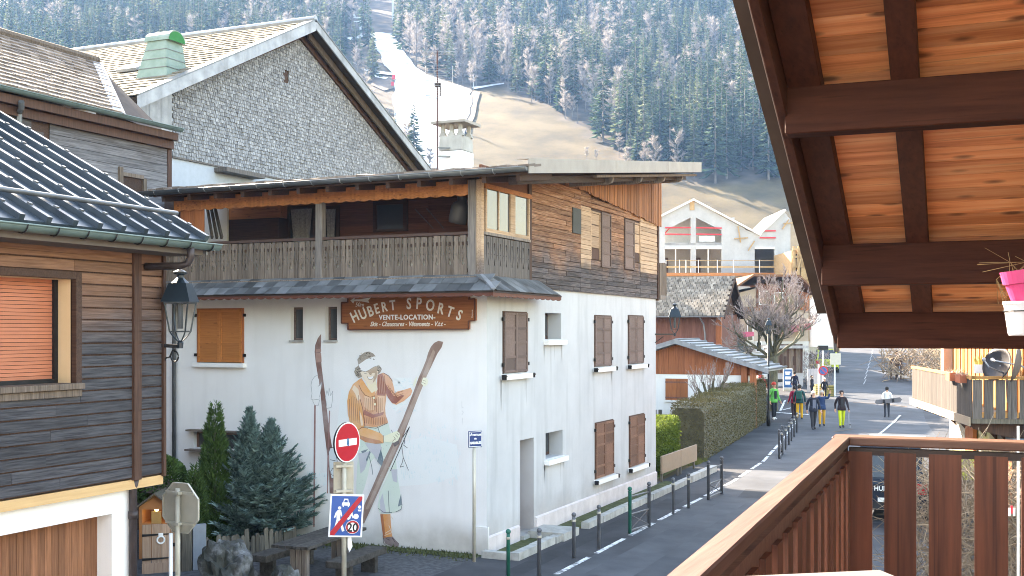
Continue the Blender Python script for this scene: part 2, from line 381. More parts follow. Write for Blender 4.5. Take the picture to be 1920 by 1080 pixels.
hedge_g   = mk('bright_hedge_leaf', [(.07,.11,.018),(.17,.22,.035)], ns=2, rough=.8, rnd=.45, bump=0, tl=.35)
hedge_d   = mk('winter_hedge_leaf', [(.075,.065,.025),(.17,.14,.06)], ns=2, rough=.85, rnd=.5, bump=0, tl=.35)
twig_m    = mk('bare_twig', [(.20,.16,.15),(.38,.31,.29)], ns=1.5, rough=.85, rnd=.2, bump=0)
bark_m    = mk('bark', [(.07,.065,.045),(.16,.15,.10)], ns=4, rough=.9, rnd=.1, bump=.5)
brush_m   = mk('dry_brush', [(.18,.13,.09),(.36,.28,.20)], ns=2, rough=.9, rnd=.4, bump=0)
fir_m     = mk('forest_needles', [(.018,.042,.024),(.055,.088,.042)], ns=.15, rough=.85, rnd=.5, bump=0, tl=.35)
larch_m   = mk('forest_pale_needles', [(.075,.105,.055),(.155,.18,.10)], ns=.15, rough=.85, rnd=.4, bump=0, tl=.35)
birch_m   = mk('forest_bare_twigs', [(.23,.205,.19),(.40,.365,.34)], ns=.15, rough=.9, rnd=.35, bump=0, tl=.35)
trunk_m   = mk('forest_trunk', [(.10,.085,.075),(.2,.18,.165)], ns=.5, rough=.9, rnd=.2, bump=0)
bollard_m = mk('bollard_grey_paint', [(.08,.085,.095),(.14,.145,.16)], ns=6, rough=.35, rnd=.1, bump=.05, metal=.2)
bollard_g = mk('bollard_green_paint', [(.01,.10,.075),(.02,.14,.10)], ns=6, rough=.45, rnd=0, bump=.05)
galv      = mk('galvanised_post', [(.42,.39,.32),(.55,.52,.44)], ns=3, rough=.5, metal=.25, rnd=.05, bump=.05)
signback  = mk('sign_back_grey', [(.40,.37,.30),(.52,.48,.40)], ns=2, rough=.55, metal=.2, rnd=0, bump=.05, streak=.4, streakc=(.25,.22,.17))
sign_red  = mk('sign_red', [(.42,.008,.02),(.5,.012,.03)], ns=2, rough=.3, rnd=0, bump=0, spec=.5)
sign_blue = mk('sign_blue', [(.012,.075,.30),(.02,.095,.36)], ns=2, rough=.35, rnd=0, bump=0, spec=.5)
sign_navy = mk('sign_navy_enamel', [(.01,.035,.14),(.015,.05,.18)], ns=2, rough=.25, rnd=0, bump=0, spec=.5)
sign_white= mk('sign_white', [(.78,.79,.8),(.82,.83,.84)], ns=2, rough=.4, rnd=0, bump=0)
picnic_m  = mk('old_black_timber', [(.022,.02,.018),(.085,.078,.07)], (4,4,4), 2.5, .8, .4, .25, crack=.6)
picket_m  = mk('picket_wood', [(.065,.058,.046),(.17,.15,.12)], GZ, 3, .9, .4, .3, crack=.6)
gate_m    = mk('gate_wood', [(.30,.19,.13),(.46,.32,.23)], GZ, 3, .8, .3, .18, crack=.6)
near_soff = mk('varnished_soffit_board', [(.47,.16,.058),(.67,.285,.12),(.74,.41,.21)], GX, 1.6, .55, .25, .26, crack=.35, knots=.8, spec=.4)
near_beam = mk('dark_varnished_beam', [(.032,.0095,.006),(.064,.021,.012)], GX, 2.2, .7, .35, .08, crack=.6, spec=.15)
near_raft = mk('brown_rafter', [(.045,.015,.009),(.085,.029,.016)], GY, 2.2, .7, .25, .1, crack=.5)
near_balus= mk('red_brown_baluster', [(.085,.026,.014),(.18,.058,.029)], GZ, 2.0, .5, .25, .16, crack=.5, spec=.4)
near_rail = mk('handrail_wood', [(.10,.047,.031),(.17,.09,.064)], (14,.7,14), 2.4, .55, .25, 0, crack=.35, spec=.4)
near_railx= mk('handrail_wood_cross', [(.12,.055,.036),(.18,.098,.07)], GX, 2.4, .5, .2, 0, spec=.4)
near_post = mk('dark_post_metal', [(.035,.025,.022),(.06,.045,.04)], ns=4, rough=.5, rnd=0, bump=.05)
red_clad  = mk('red_cedar_cladding', [(.24,.075,.03),(.40,.14,.06)], GZ, 2.5, .7, .3, .15, crack=.6)
red_clad2 = mk('brown_red_cladding', [(.14,.06,.045),(.24,.11,.085)], GZ, 2.5, .8, .3, .12)
seam_m    = mk('pale_seam_roof', [(.3,.315,.325),(.4,.415,.425)], ns=1, rough=.45, metal=.1, rnd=.05, bump=.03)
seam_dk   = mk('seam_rib_dark', [(.10,.11,.12),(.15,.16,.17)], ns=2, rough=.5, metal=.3, rnd=0, bump=0)
pink_m    = mk('pink_plastic', [(.55,.055,.17),(.62,.075,.21)], ns=3, rough=.4, rnd=0, bump=.02)
potwhite  = mk('white_plastic', [(.60,.61,.63),(.68,.69,.70)], ns=3, rough=.4, rnd=0, bump=.02)
red_rail  = mk('red_safety_paint', [(.5,.03,.05),(.6,.05,.07)], ns=3, rough=.6, rnd=.1, bump=0)
timber_y  = mk('new_timber', [(.34,.22,.11),(.44,.31,.17)], (3,3,3), 2, .8, .1, .15)
lit_wood  = mk('golden_cladding', [(.34,.165,.05),(.46,.26,.095)], GZ, 2, .7, .25, .12)
lit_wood2 = mk('orange_cladding', [(.26,.08,.012),(.34,.12,.025)], GZ, 2, .7, .2, .1)
terra_m   = mk('terracotta', [(.42,.12,.06),(.5,.16,.08)], ns=4, rough=.8, rnd=.1, bump=.1)
dish_m    = mk('dish_grey', [(.03,.028,.03),(.05,.047,.05)], ns=2, rough=.5, rnd=.1, bump=0, metal=.2)
tyre_m    = mk('tyre_rubber', [(.012,.012,.012),(.02,.02,.02)], ns=6, rough=.85, rnd=0)
carglass  = mk('car_glass', [(.012,.016,.02),(.02,.026,.03)], ns=1, rough=.05, rnd=0, bump=0, spec=.8)
lamp_red  = mk('tail_lamp_red', [(.4,.01,.02),(.5,.02,.03)], ns=3, rough=.2, rnd=0, bump=0)
skin_m    = mk('skin', [(.50,.28,.19),(.58,.34,.24)], ns=6, rough=.55, rnd=0, bump=0)
tarp_m    = mk('blue_board_print', [(.02,.09,.24),(.03,.14,.34)], ns=2, rough=.4, rnd=0, bump=0)
lamp_glow = mk('small_lamp_bulb', [(.9,.8,.4),(.9,.85,.5)], ns=2, rough=.4, rnd=0, bump=0, emit=(1,.85,.4,3))
def paint(name, c, rough=.85, v=.06):
    if name not in MATS: mk(name, [tuple(max(0,x*(1-v)) for x in c), tuple(min(1,x*(1+v)) for x in c)], ns=6, rough=rough, rnd=0, bump=.03)
    return MATS[name]
# ------------------------------------------------------------------ ground, hill, road
# forest floor, meadow and piste areas are drawn as outlines on the hillside (photo coordinates of points lying on the ground)
def inpoly(x, y, P):
    c = False; n = len(P); j = n-1
    for i in range(n):
        xi, yi = P[i]; xj, yj = P[j]
        if (yi > y) != (yj > y) and x < (xj-xi)*(y-yi)/(yj-yi)+xi: c = not c
        j = i
    return c
PISTE = [(705,62),(742,66),(752,92),(775,122),(800,142),(850,160),(884,172),(882,205),(872,250),(870,330),(812,330),(780,300),(745,240),(735,195),(742,150),(722,125),(712,100),(690,82)]
MEADOW = [(884,172),(905,160),(950,166),(985,185),(1035,200),(1060,225),(1100,245),(1130,270),(1160,300),(1200,318),(1262,330),(1300,352),(1420,338),(1520,328),(1700,325),(1900,330),(1900,640),(400,640),(560,330),(812,330),(870,330),(872,250)]
CLEAR = [(640,68),(690,60),(742,62),(745,150),(735,195),(745,240),(790,310),(640,310)]
LIFTLINE = [(668,-60),(738,-60),(745,62),(668,62)]
def ground_kind(px, py):
    if inpoly(px, py, PISTE): return 'piste'
    if inpoly(px, py, MEADOW) or py > 345: return 'meadow'
    if inpoly(px, py, CLEAR): return 'clear'
    if inpoly(px, py, LIFTLINE): return 'lift'
    return 'forest'

def make_ground():
    rows = [-45,-20,0,15,25,35,45,55,62,75,90,105,120,130,160,190,220,250]
    d = 250
    while d < 1150: d += 7; rows.append(d)
    nb = 150; bs = [-1.0+2.0*i/nb for i in range(nb+1)]
    v = []; f = []; cl = []
    for d in rows:
        for b in bs:
            xc = b*(60+max(d,0)*0.75)
            X, Y = from_cam(xc, d); z = T(X, Y); v.append((X, Y, z))
            k = 0.0
            if d > 255:
                px, py = proj((X, Y, z)); g = ground_kind(px, py)
                k = {'forest': 1.0, 'clear': .75, 'lift': .9}.get(g, 0.0)
            cl.append(k)
    n = nb+1
    for i in range(len(rows)-1):
        for j in range(nb): f.append((i*n+j, i*n+j+1, (i+1)*n+j+1, (i+1)*n+j))
    me = bpy.data.meshes.new('ground'); me.from_pydata(v, [], f)
    a = me.attributes.new('forest_floor', 'FLOAT', 'POINT'); a.data.foreach_set('value', cl)
    me.polygons.foreach_set('use_smooth', [True]*len(me.polygons))
    # meadow grass and, under the trees, brown litter
    m = mk('hill_ground', [(.04,.029,.0105),(.082,.059,.023),(.12,.088,.04)], ns=.06, rough=.95, rnd=0, bump=.4, det=14, bdist=.4, lo=.33, hi=.66)
    t = m.node_tree; b = [x for x in t.nodes if x.type == 'BSDF_PRINCIPLED'][0]
    src = b.inputs['Base Color'].links[0].from_socket
    at = t.nodes.new('ShaderNodeAttribute'); at.attribute_name = 'forest_floor'
    mx = t.nodes.new('ShaderNodeMix'); mx.data_type = 'RGBA'
    nz = t.nodes.new('ShaderNodeTexNoise'); nz.inputs['Scale'].default_value = .12; nz.inputs['Detail'].default_value = 8
    g = t.nodes.new('ShaderNodeNewGeometry'); t.links.new(g.outputs['Position'], nz.inputs['Vector'])
    r = t.nodes.new('ShaderNodeValToRGB'); r.color_ramp.elements[0].color = (.035,.03,.022,1); r.color_ramp.elements[1].color = (.13,.10,.075,1)
    r.color_ramp.elements[0].position = .35; r.color_ramp.elements[1].position = .7
    t.links.new(nz.outputs[0], r.inputs[0]); t.links.new(at.outputs['Fac'], mx.inputs[0]); t.links.new(src, mx.inputs[6]); t.links.new(r.outputs[0], mx.inputs[7])
    t.links.new(mx.outputs[2], b.inputs['Base Color'])
    me.materials.append(m)
    o = bpy.data.objects.new('ground', me); COL.objects.link(o); o['kind'] = 'structure'
make_ground()

def sheet(name, mat, pts_px=None, pts=None, dz=.02, step=6.0, label=None, kind='structure'):
    """a sheet lying on the terrain inside an outline of ground points"""
    if pts is None: pts = [ground_at(*p) for p in pts_px]
    bm = bmesh.new()
    vs = [bm.verts.new((p[0], p[1], 0)) for p in pts]
    fc = bm.faces.new(vs); 
    if fc.normal.z < 0: fc.normal_flip()
    bmesh.ops.triangulate(bm, faces=bm.faces[:])
    for _ in range(9):
        es = [e for e in bm.edges if e.calc_length() > step]
        if not es: break
        bmesh.ops.subdivide_edges(bm, edges=es, cuts=1, use_grid_fill=False)
        bmesh.ops.triangulate(bm, faces=bm.faces[:])
    for v in bm.verts: v.co.z = T(v.co.x, v.co.y)+dz
    bm.normal_update()
    for f_ in bm.faces:
        if f_.normal.z < 0: f_.normal_flip()
    me = bpy.data.meshes.new(name); bm.to_mesh(me); bm.free(); me.materials.append(mat)
    o = bpy.data.objects.new(name, me); COL.objects.link(o)
    if kind: o['kind'] = kind
    if label: o['label'] = label
    return o
def wob(P, n=5, a=3.0):
    out = []
    for i in range(len(P)):
        x0, y0 = P[i]; x1, y1 = P[(i+1) % len(P)]
        for k in range(n):
            t = k/n; j = a if k else a*.4
            out.append((x0+(x1-x0)*t+R(-j,j), y0+(y1-y0)*t+R(-j,j)*.6))
    return out
sheet('ski_piste', snow_m, wob(PISTE, 4, 3.0), dz=.7, step=14, label='white groomed snow run coming down the hillside')
sheet('snow_streak', snow_m, wob([(676,131),(735,139),(738,143),(690,139)],3,1.2), dz=.7, step=14)
sheet('snow_streak', snow_m, wob([(697,141),(728,148),(722,151),(700,146)],3,1.0), dz=.7, step=14)
sheet('snow_streak', snow_m, wob([(650,73),(700,64),(705,68),(660,78)],3,1.0), dz=.7, step=14)
sheet('snow_streak', snow_m, wob([(885,166),(945,158),(945,160),(890,170)],3,0.8), dz=.7, step=14)
sheet('hill_track', earth_m, wob([(884,172),(900,176),(893,208),(880,250),(872,250),(880,205)],3,1.5), dz=.5, step=14)
sheet('hill_track', earth_m, wob([(700,146),(735,150),(741,165),(720,172),(695,160)],3,1.5), dz=.5, step=14)

# street: centre line bends to the left as it climbs away
ROAD = [(5.35,-60),(5.35,-25),(5.3,0),(5.2,14),(4.9,20),(3.9,29),(2.5,40),(.7,56),(-.9,71),(-3.0,92),(-5.2,112),(-8,140),(-12,175)]
def road_at(y):
    for (x0,y0),(x1,y1) in zip(ROAD, ROAD[1:]):
        if y0 <= y <= y1: return x0+(x1-x0)*(y-y0)/(y1-y0)
    return ROAD[-1][0]
def strip(name, off0, off1, y0, y1, mat, dz, step=2.0, kind='structure', label=None):
    v = []; f = []; y = y0; i = 0
    n = int((y1-y0)/step)+1
    for i in range(n+1):
        y = y0+(y1-y0)*i/n; x = road_at(y)
        for o in (off0, off1):
            v.append((x+o, y, T(x+o, y)+dz))
    for i in range(n): f.append((2*i, 2*i+1, 2*i+3, 2*i+2))
    mb = MB(); mb.add(v, f)
    return mb.build(name, mat, kind=kind, label=label)
strip('road', -3.2, 3.4, -60, 175, asphalt, .03)
strip('pavement', -5.35, -3.202, -60, 46, asphalt_s, .026)
strip('pavement', 3.402, 5.4, -60, 175, asphalt_s, .026)
sheet('square', gravel_m, pts=[(-14,-30),(-.02,-30),(-.02,-.15),(-14,-.15)], dz=.012)
sheet('forecourt', asphalt_s, pts=[(-14,38.5),(-.7,38.5),(-3,74),(-16,74)], dz=.014)
# broken white line beside the bollards, and the crossing lines far up the street
mb = MB()
y = -6.0
while y < 46:
    ln = 1.9
    for k in range(3):
        ya, yb = y+ln*k/3, y+ln*(k+1)/3
        xa, xb = road_at(ya)-3.2, road_at(yb)-3.2
        mb.add([(xa-.06,ya,.036),(xa+.06,ya,.036),(xb+.06,yb,.036),(xb-.06,yb,.036)], [(0,1,2,3)])
    y += 2.35
mb.build('edge_line', line_w, kind='structure')
faded_line = mk('faded_line_paint', [(.12,.13,.14),(.42,.43,.44)], ns=5, rough=.8, rnd=0, bump=.1, det=8, lo=.42, hi=.6)
mb = MB()
y = 62.0
while y < 96:
    xa, xb = road_at(y)-.1, road_at(y+3)-.1
    mb.add([(xa-.04,y,T(xa,y)+.045),(xa+.04,y,T(xa,y)+.045),(xb+.04,y+4,T(xb,y+4)+.045),(xb-.04,y+4,T(xb,y+4)+.045)], [(0,1,2,3)])
    y += 4.2
mb.build('centre_line', faded_line, kind='structure')
def ground_line(name, pts_px, wd, mat=line_w):
    P = [ground_at(*p) for p in pts_px]; mb = MB()
    for a, b in zip(P, P[1:]):
        d = (b-a).normalized(); s = Vector((-d.y, d.x, 0))*wd/2
        n = max(1, int((b-a).length/3))
        for i in range(n):
            p, q = a+(b-a)*i/n, a+(b-a)*(i+1)/n
            vs = [p-s, p+s, q+s, q-s]
            mb.add([(v.x, v.y, T(v.x, v.y)+.052) for v in vs], [(0,3,2,1)])
    mb.build(name, mat, kind='structure')
ground_line('parking_line', [(1463,772),(1472,752)], .12); ground_line('parking_line', [(1468,770),(1484,766)], .12)
ground_line('parking_line', [(1650,815),(1688,780)], .12); ground_line('stop_line', [(1455,775),(1516,779)], .3)
ground_line('asphalt_crack', [(1560,812),(1600,806),(1670,808)], .10, earth_m); ground_line('asphalt_crack', [(1600,756),(1650,758),(1700,764)], .14, earth_m)

# mended places in the tarmac
pat_d = mk('mended_asphalt', [(.018,.02,.024),(.035,.038,.044)], ns=1.5, rough=.8, rnd=0, bump=.5, det=12, bdist=.006); pat_l = mk('worn_asphalt', [(.05,.054,.062),(.095,.10,.11)], ns=.8, rough=.85, rnd=0, bump=.5, det=14, bdist=.006)
for P, m in (([(2.6,-1),(3.5,-1.2),(3.45,9.5),(2.7,9.4)],pat_l),([(4.6,2.1),(6.3,1.9),(6.4,4.6),(4.5,4.9)],pat_d),([(5.2,7),(7.4,6.8),(7.5,7.5),(5.2,7.7)],pat_d),([(4.3,9.8),(5.2,9.9),(5.0,17),(4.1,16.8)],pat_l),([(2.9,10.6),(3.7,10.5),(3.8,12.2),(2.8,12.3)],pat_d)):
    sheet('asphalt_patch', m, pts=[(x+R(-.05,.05),y+R(-.05,.05),0) for x, y in P], dz=.034)
for P in ([(1.05,-1.5),(1.5,-1.5),(1.45,7),(1.1,7)],[(1.2,8),(1.75,8.2),(1.7,9.6),(1.15,9.5)]): sheet('asphalt_patch', pat_d, pts=[(x,y,0) for x, y in P], dz=.0302)
# kerb stones along the ski shop, with the planting gap behind them
kerb = thing('kerb', 'low pale concrete kerb along the white ski shop wall', 'kerb', (.8,4,0)); tag(kerb, kind='structure')
its = []
ys = -.35
while ys < 13.2:
    L = 1.05
    if not (2.0 < ys < 2.9):
        its.append((unit_box(kerb_m), boxm((.78+R(-.015,.015), ys+L/2, .09+R(-.01,.01)), .2, L-.025, .19, Matrix.Rotation(R(-.015,.015),3,'Z'))))
    ys += L
its.append((unit_box(kerb_m), boxm((.5, 2.55, .11), .9, .95, .2)))
its.append((unit_box(kerb_m), boxm((.38, -.28, .085), .66, .2, .17)))
its += [(unit_box(kerb_m), boxm((.8, 13.7+i*1.05, .12), .2, 1.02, .24)) for i in range(3)]
pieces('kerb_stone', its, kerb)
MB().box(.03,.66,-.15,13.0,0,.05).build('planting_strip', moss_m, kind='structure')
# strip of weedy grass at the foot of the painted wall
mb = MB()
for i in range(1500):
    x = R(-5.6,-.1); y = -R(.02,.55)*(1 if R(0,1) < .8 else 1.5); h = R(.02,.10); a = R(0,6.28)
    dx, dy = cos(a)*R(.01,.03), sin(a)*R(.01,.03)
    mb.add([(x-dx,y-dy,.01),(x+dx,y+dy,.01),(x+R(-.03,.03),y+R(-.03,.03),h)], [(0,1,2)])
mb.build('grass', moss_m, kind='stuff')
sheet('grass_verge', moss_m, pts=[(-5.8,-.02),(-5.8,-.42),(-3.4,-.5),(-1.6,-.38),(-.3,-.5),(.1,-.3),(.1,-.02)], dz=.022)
# ------------------------------------------------------------------ the ski shop chalet on the corner
shop = thing('ski_shop', 'white rendered corner chalet with weathered timber upper storey and balcony', 'building', (0,0,0))
def rY(l, r, t, b, Y):
    cx, cy = (l+r)/2, (t+b)/2
    return atY(l,cy,Y).x, atY(r,cy,Y).x, atY(cx,b,Y).z, atY(cx,t,Y).z
def rX(l, r, t, b, X):
    cx, cy = (l+r)/2, (t+b)/2
    return atX(l,cy,X).y, atX(r,cy,X).y, atX(cx,b,X).z, atX(cx,t,X).z
XL, YB, ZW = -8.75, 12.2, 5.93
def roof_z(y): return 7.93+.128*(y+1.27)
# front wall (Y=0): openings
F_or = rY(370,458,578,680,0); F_s1 = rY(545,568,576,638,0); F_s2 = rY(610,632,575,638,0); F_lo = rY(364,452,811,841,0)
hol = [(a-XL, b-XL, c+.2, d+.2) for a, b, c, d in (F_or, F_s1, F_s2, F_lo)]
mb = MB(); mb.wall((XL,0,-.2), (1,0,0), (0,0,1), (0,-1,0), -XL, ZW+.2, hol, .28)
mb.build('front_wall', plaster, shop)
# street wall (X=0)
S_A = rX(942,987,584,699,0); S_B = rX(1022,1052,587,636,0); S_C = rX(1114,1145,591,687,0); S_D = rX(1177,1205,591,682,0)
S_E = rX(1023,1055,809,857,0); S_F = rX(1115,1149,789,893,0); S_G = rX(1179,1207,777,872,0); S_door = list(rX(975,1001,823,1002,0)); S_door[2] = .12
SH = [S_A, S_B, S_C, S_D, S_E, S_F, S_G, S_door]
hol = [(a, b, c+.2, d+.2) for a, b, c, d in SH]
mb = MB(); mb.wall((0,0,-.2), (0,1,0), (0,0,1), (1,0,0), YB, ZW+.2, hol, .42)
mb.build('street_wall', plaster_dim, shop)
mb = MB(); mb.poly([(XL,YB,-.2),(0,YB,-.2),(0,YB,ZW),(XL,YB,ZW)]).poly([(XL,YB,-.2),(XL,YB,ZW),(XL,0,ZW),(XL,0,-.2)]).poly([(XL,0,ZW),(XL,YB,ZW),(0,YB,ZW),(0,0,ZW)])
mb.build('rear_wall', plaster, shop)
# plinth, a hand thick, interrupted by the door
mb = MB(); mb.prism([(0,-.03,-.1),(.045,-.03,-.1),(.045,-.03,.38),(0,-.03,.41)], (0,S_door[0]-.06,0))
mb.prism([(0,S_door[1]+.06,-.1),(.045,S_door[1]+.06,-.1),(.045,S_door[1]+.06,.42),(0,S_door[1]+.06,.45)], (0,YB-S_door[1]-.06,0))
mb.build('plinth', plinth_m, shop)
MB().box(-.28,.05,-.055,0,-.1,.62).build('corner_pier', plaster, shop)
# doorway: dark door leaf deep in the opening, threshold step
d = S_door
dr = MB().box(-.42,-.36,d[0],d[1],d[2],d[3]).build('door', paint('oxblood_paint',(.11,.03,.03)), shop)
MB().box(-.36,-.33,d[0]+.08,d[0]+.14,d[2]+.95,d[2]+1.07).build('handle', black_m, dr)
MB().box(-.40,.10,d[0],d[1],0,.14).build('threshold', kerb_m, shop)

def sill(parent, axis, a, b, z, mat=white_m):
    mb = MB()
    if axis == 'X': mb.box(-.05,.14,a-.08,b+.08,z-.14,z-.02)
    else: mb.box(a-.06,b+.06,-.13,.05,z-.11,z-.005)
    return mb.build('sill', mat, parent, bevel=.008)
def shutter_leaf(parent, axis, a, b, z0, z1, mat, rows=4, panes=None, at=0.0):
    """leaf with stiles, rails and sunk panels"""
    mb = MB(); st = min(.055, (b-a)*.16); n = rows; rl = .055
    def bx(u0, u1, w0, w1, k0, k1):
        if axis == 'X': mb.box(at+k0, at+k1, u0, u1, w0, w1)
        else: mb.box(u0, u1, at-k1, at-k0, w0, w1)
    bx(a, a+st, z0, z1, 0, .04); bx(b-st, b, z0, z1, 0, .04)
    H = (z1-z0-rl)/n
    for i in range(n+1): bx(a+st, b-st, z0+i*H, z0+i*H+rl, .001, .037)
    for i in range(n): bx(a+st, b-st, z0+i*H+rl, z0+(i+1)*H, .006, .02)
    return mb.build('shutter', mat, parent)
def iron(parent, axis, a, b, z0, z1, at):
    mb = MB()
    for u, s in ((a,-1),(b,1)):
        for z in (z0+(z1-z0)*.14, z1-(z1-z0)*.13):
            if axis == 'X': mb.box(at+.01, at+.055, u-.06 if s < 0 else u, u if s < 0 else u+.06, z-.04, z+.04)
            else: mb.box(u-.06 if s < 0 else u, u if s < 0 else u+.06, at-.055, at-.01, z-.035, z+.035)
        zz = z0-.07
        if axis == 'X': mb.box(.05,.16,u+s*.13-.015,u+s*.13+.015,zz-.06,zz+.05).box(.12,.16,u+s*.13-.05,u+s*.13+.05,zz,zz+.03)
    return mb.build('hinge', black_m, parent)
def win_shut(axis, h, mat, rows, mats=None, frame_m=None, at=.012):
    a, b, z0, z1 = h
    w_ = MB()
    if axis == 'X':
        for q in ((a,a+.05,z0,z1),(b-.05,b,z0,z1),(a+.05,b-.05,z1-.06,z1)): w_.box(-.04,.02,q[0],q[1],q[2],q[3])
        w_.box(-.42,-.38,a,b,z0,z1)
    else:
        for q in ((a,a+.05,z0,z1),(b-.05,b,z0,z1),(a+.05,b-.05,z1-.05,z1)): w_.box(q[0],q[1],-.02,.04,q[2],q[3])
        w_.box(a,b,.24,.28,z0,z1)
    wi = w_.build('window', frame_m or dark_woodz, shop)
    m = (a+b)/2; ms = mats or (mat, mat); at2 = at
    shutter_leaf(wi, axis, a+.02 if not frame_m else a+.055, m-.004, z0+.015, z1-.03, ms[0], rows, at=at2 if axis == 'X' else -at2)
    shutter_leaf(wi, axis, m+.004, b-.02 if not frame_m else b-.055, z0+.015, z1-.03, ms[1], rows, at=at2 if axis == 'X' else -at2)
    iron(wi, axis, a, b, z0, z1, 0 if axis == 'X' else 0); sill(wi, axis, a, b, z0)
    return wi
win_shut('X', S_A, shutter_b, 4); win_shut('X', S_C, shutter_b, 4); win_shut('X', S_D, shutter_b, 4)
win_shut('X', S_F, shutter_r, 5); win_shut('X', S_G, shutter_r, 5)
win_shut('Y', F_or, shutter_o, 3, frame_m=orange_z)
for h in (S_B, S_E):
    a, b, z0, z1 = h
    wi = MB().box(-.42,-.36,a,b,z0,z1).build('window', dark_woodz, shop)
    MB().box(-.365,-.352,a+.06,b-.06,z0+.08,z1-.06).build('pane', glass_m, wi); sill(wi, 'X', a, b, z0)
for h in (F_s1, F_s2):
    a, b, z0, z1 = h
    wi = MB().box(a,a+.05,.13,.19,z0,z1).box(b-.05,b,.13,.19,z0,z1).box(a+.05,b-.05,.13,.19,z1-.05,z1).box(a+.05,b-.05,.13,.19,z0,z0+.05).build('window', shutter_b, shop)
    MB().box(a+.05,b-.05,.15,.165,z0+.05,z1-.05).build('pane', glass_l, wi)
    MB().box(a-.02,b+.02,-.05,.12,z0-.04,z0).build('sill', concrete, wi)
a, b, z0, z1 = F_lo
wi = MB().box(a,a+.06,.10,.16,z0,z1).box(b-.06,b,.10,.16,z0,z1).box((a+b)/2-.03,(a+b)/2+.03,.10,.16,z0,z1).box(a+.06,b-.06,.1,.16,z1-.05,z1).build('window', shutter_r, shop)
MB().box(a+.06,b-.06,.12,.135,z0,z1-.05).build('pane', glass_l, wi)
MB().box(a-.12,b+.1,-.22,.05,z0-.07,z0-.03).build('sill', slat_grey, wi); MB().box(a-.1,b+.06,-.2,.04,z1+.02,z1+.06).build('canopy_board', slat_grey, wi)

# rain streaks below the sills, thin films of dirt on the render
def rain(h, axis, mat, n=7):
    a, b, z0, z1 = h; mb = MB()
    for i in range(n):
        u = random.choice((a-.07,b+.03,R(a,b))) + R(-.03,.04); L = R(.15,.75); w_ = R(.012,.035); zt = z0-.12
        P = [(u-w_,zt),(u+w_,zt),(u+w_*.5,zt-L*.7),(u+R(-.01,.01),zt-L),(u-w_*.6,zt-L*.6)]
        mb.poly([(.0015,x,z) for x, z in P] if axis == 'X' else [(x,-.0015,z) for x, z in P])
    mb.build('rain_streak', mat, shop, kind='stuff')
st_r = mk('rain_dirt_street', [(.37,.375,.385),(.46,.47,.48)], ns=5, rough=.9, rnd=0, bump=.1)
for h in (S_A,S_B,S_C,S_D,S_E,S_F,S_G): rain(h, 'X', st_r)
# upper storey: horizontal boards on the street side, several lengths in each course
WX = .02
mb = MB(); mb.poly([(WX-.012,2.2,5.86),(WX-.012,YB,5.86),(WX-.012,YB,roof_z(YB)-.02),(WX-.012,2.2,roof_z(2.2)-.02)]); mb.poly([(WX-.012,YB,5.86),(XL,YB,5.86),(XL,YB,roof_z(YB)-.02),(WX-.012,YB,roof_z(YB)-.02)])
mb.poly([(XL,YB,5.86),(XL,0,5.86),(XL,0,roof_z(0)-.02),(XL,YB,roof_z(YB)-.02)])
mb.build('upper_wall', dark_wood, shop)
pY = lambda px, py: atX(px, py, WX).y
p0, p1, p2, p3, p4, p5, p6, p7 = pY(1087,440), pY(1106,440), pY(1124,440), pY(1142,440), pY(1168,450), pY(1186,450), pY(1199,450), pY(1222,450)
zs0, zs1 = atX(1080,355,WX).z, atX(1222,422,WX).z
ys0, ys1 = pY(1080,355), YB
def slat_low(y): return zs0+(zs1-zs0)*(y-ys0)/(ys1-ys0)
w1 = (p1,p2, atX(1115,487,WX).z, atX(1115,397,WX).z); s1 = (p2,p3, atX(1133,502,WX).z, atX(1133,400,WX).z)
s2 = (p4,p5, atX(1177,505,WX).z, atX(1177,413,WX).z); w2 = (p5,p6, atX(1193,492,WX).z, atX(1193,418,WX).z)
its = []; z = 5.80; ch = .125; course = 0
while z < 9.6:
    zt = z+ch
    segs = [(2.24,p0,0),(p0,p1,1 if 6.3 < z < w1[3]+.05 else 0),(p1,p4,0),(p4,p6,0),(p6,YB,1 if 6.45 < z < w2[3]+.25 else 0)]
    for a, b, k in segs:
        cuts = [a]
        L = R(.7,1.6) if (k == 0 and (z < 6.9)) else R(1.8,3.6)
        while cuts[-1]+L < b-.35: cuts.append(cuts[-1]+L); L = R(.7,1.6) if z < 6.9 else R(1.8,3.6)
        cuts.append(b)
        for c0, c1 in zip(cuts, cuts[1:]):
            parts = [(c0,c1)]
            for (h0,h1,hz0,hz1) in (w1,s1,s2,w2):
                if hz0-.02 < (z+zt)/2 < hz1+.02:
                    np_ = []
                    for q0, q1 in parts:
                        if h1 <= q0 or h0 >= q1: np_.append((q0,q1)); continue
                        if h0-q0 > .06: np_.append((q0,h0))
                        if q1-h1 > .06: np_.append((h1,q1))
                    parts = np_
            for q0, q1 in parts:
                ym = (q0+q1)/2
                top = roof_z(q0)-.05
                if q1 > ys0: top = min(top, slat_low(max(q1, ys0))+.08)
                if zt > top+.10: continue
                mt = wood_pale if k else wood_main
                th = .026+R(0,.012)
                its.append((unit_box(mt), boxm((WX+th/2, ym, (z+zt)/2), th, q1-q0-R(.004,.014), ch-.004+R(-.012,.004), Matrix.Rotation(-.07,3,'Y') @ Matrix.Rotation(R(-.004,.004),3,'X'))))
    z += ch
pieces('plank', its, shop, limit=295, rest='upper_planks')
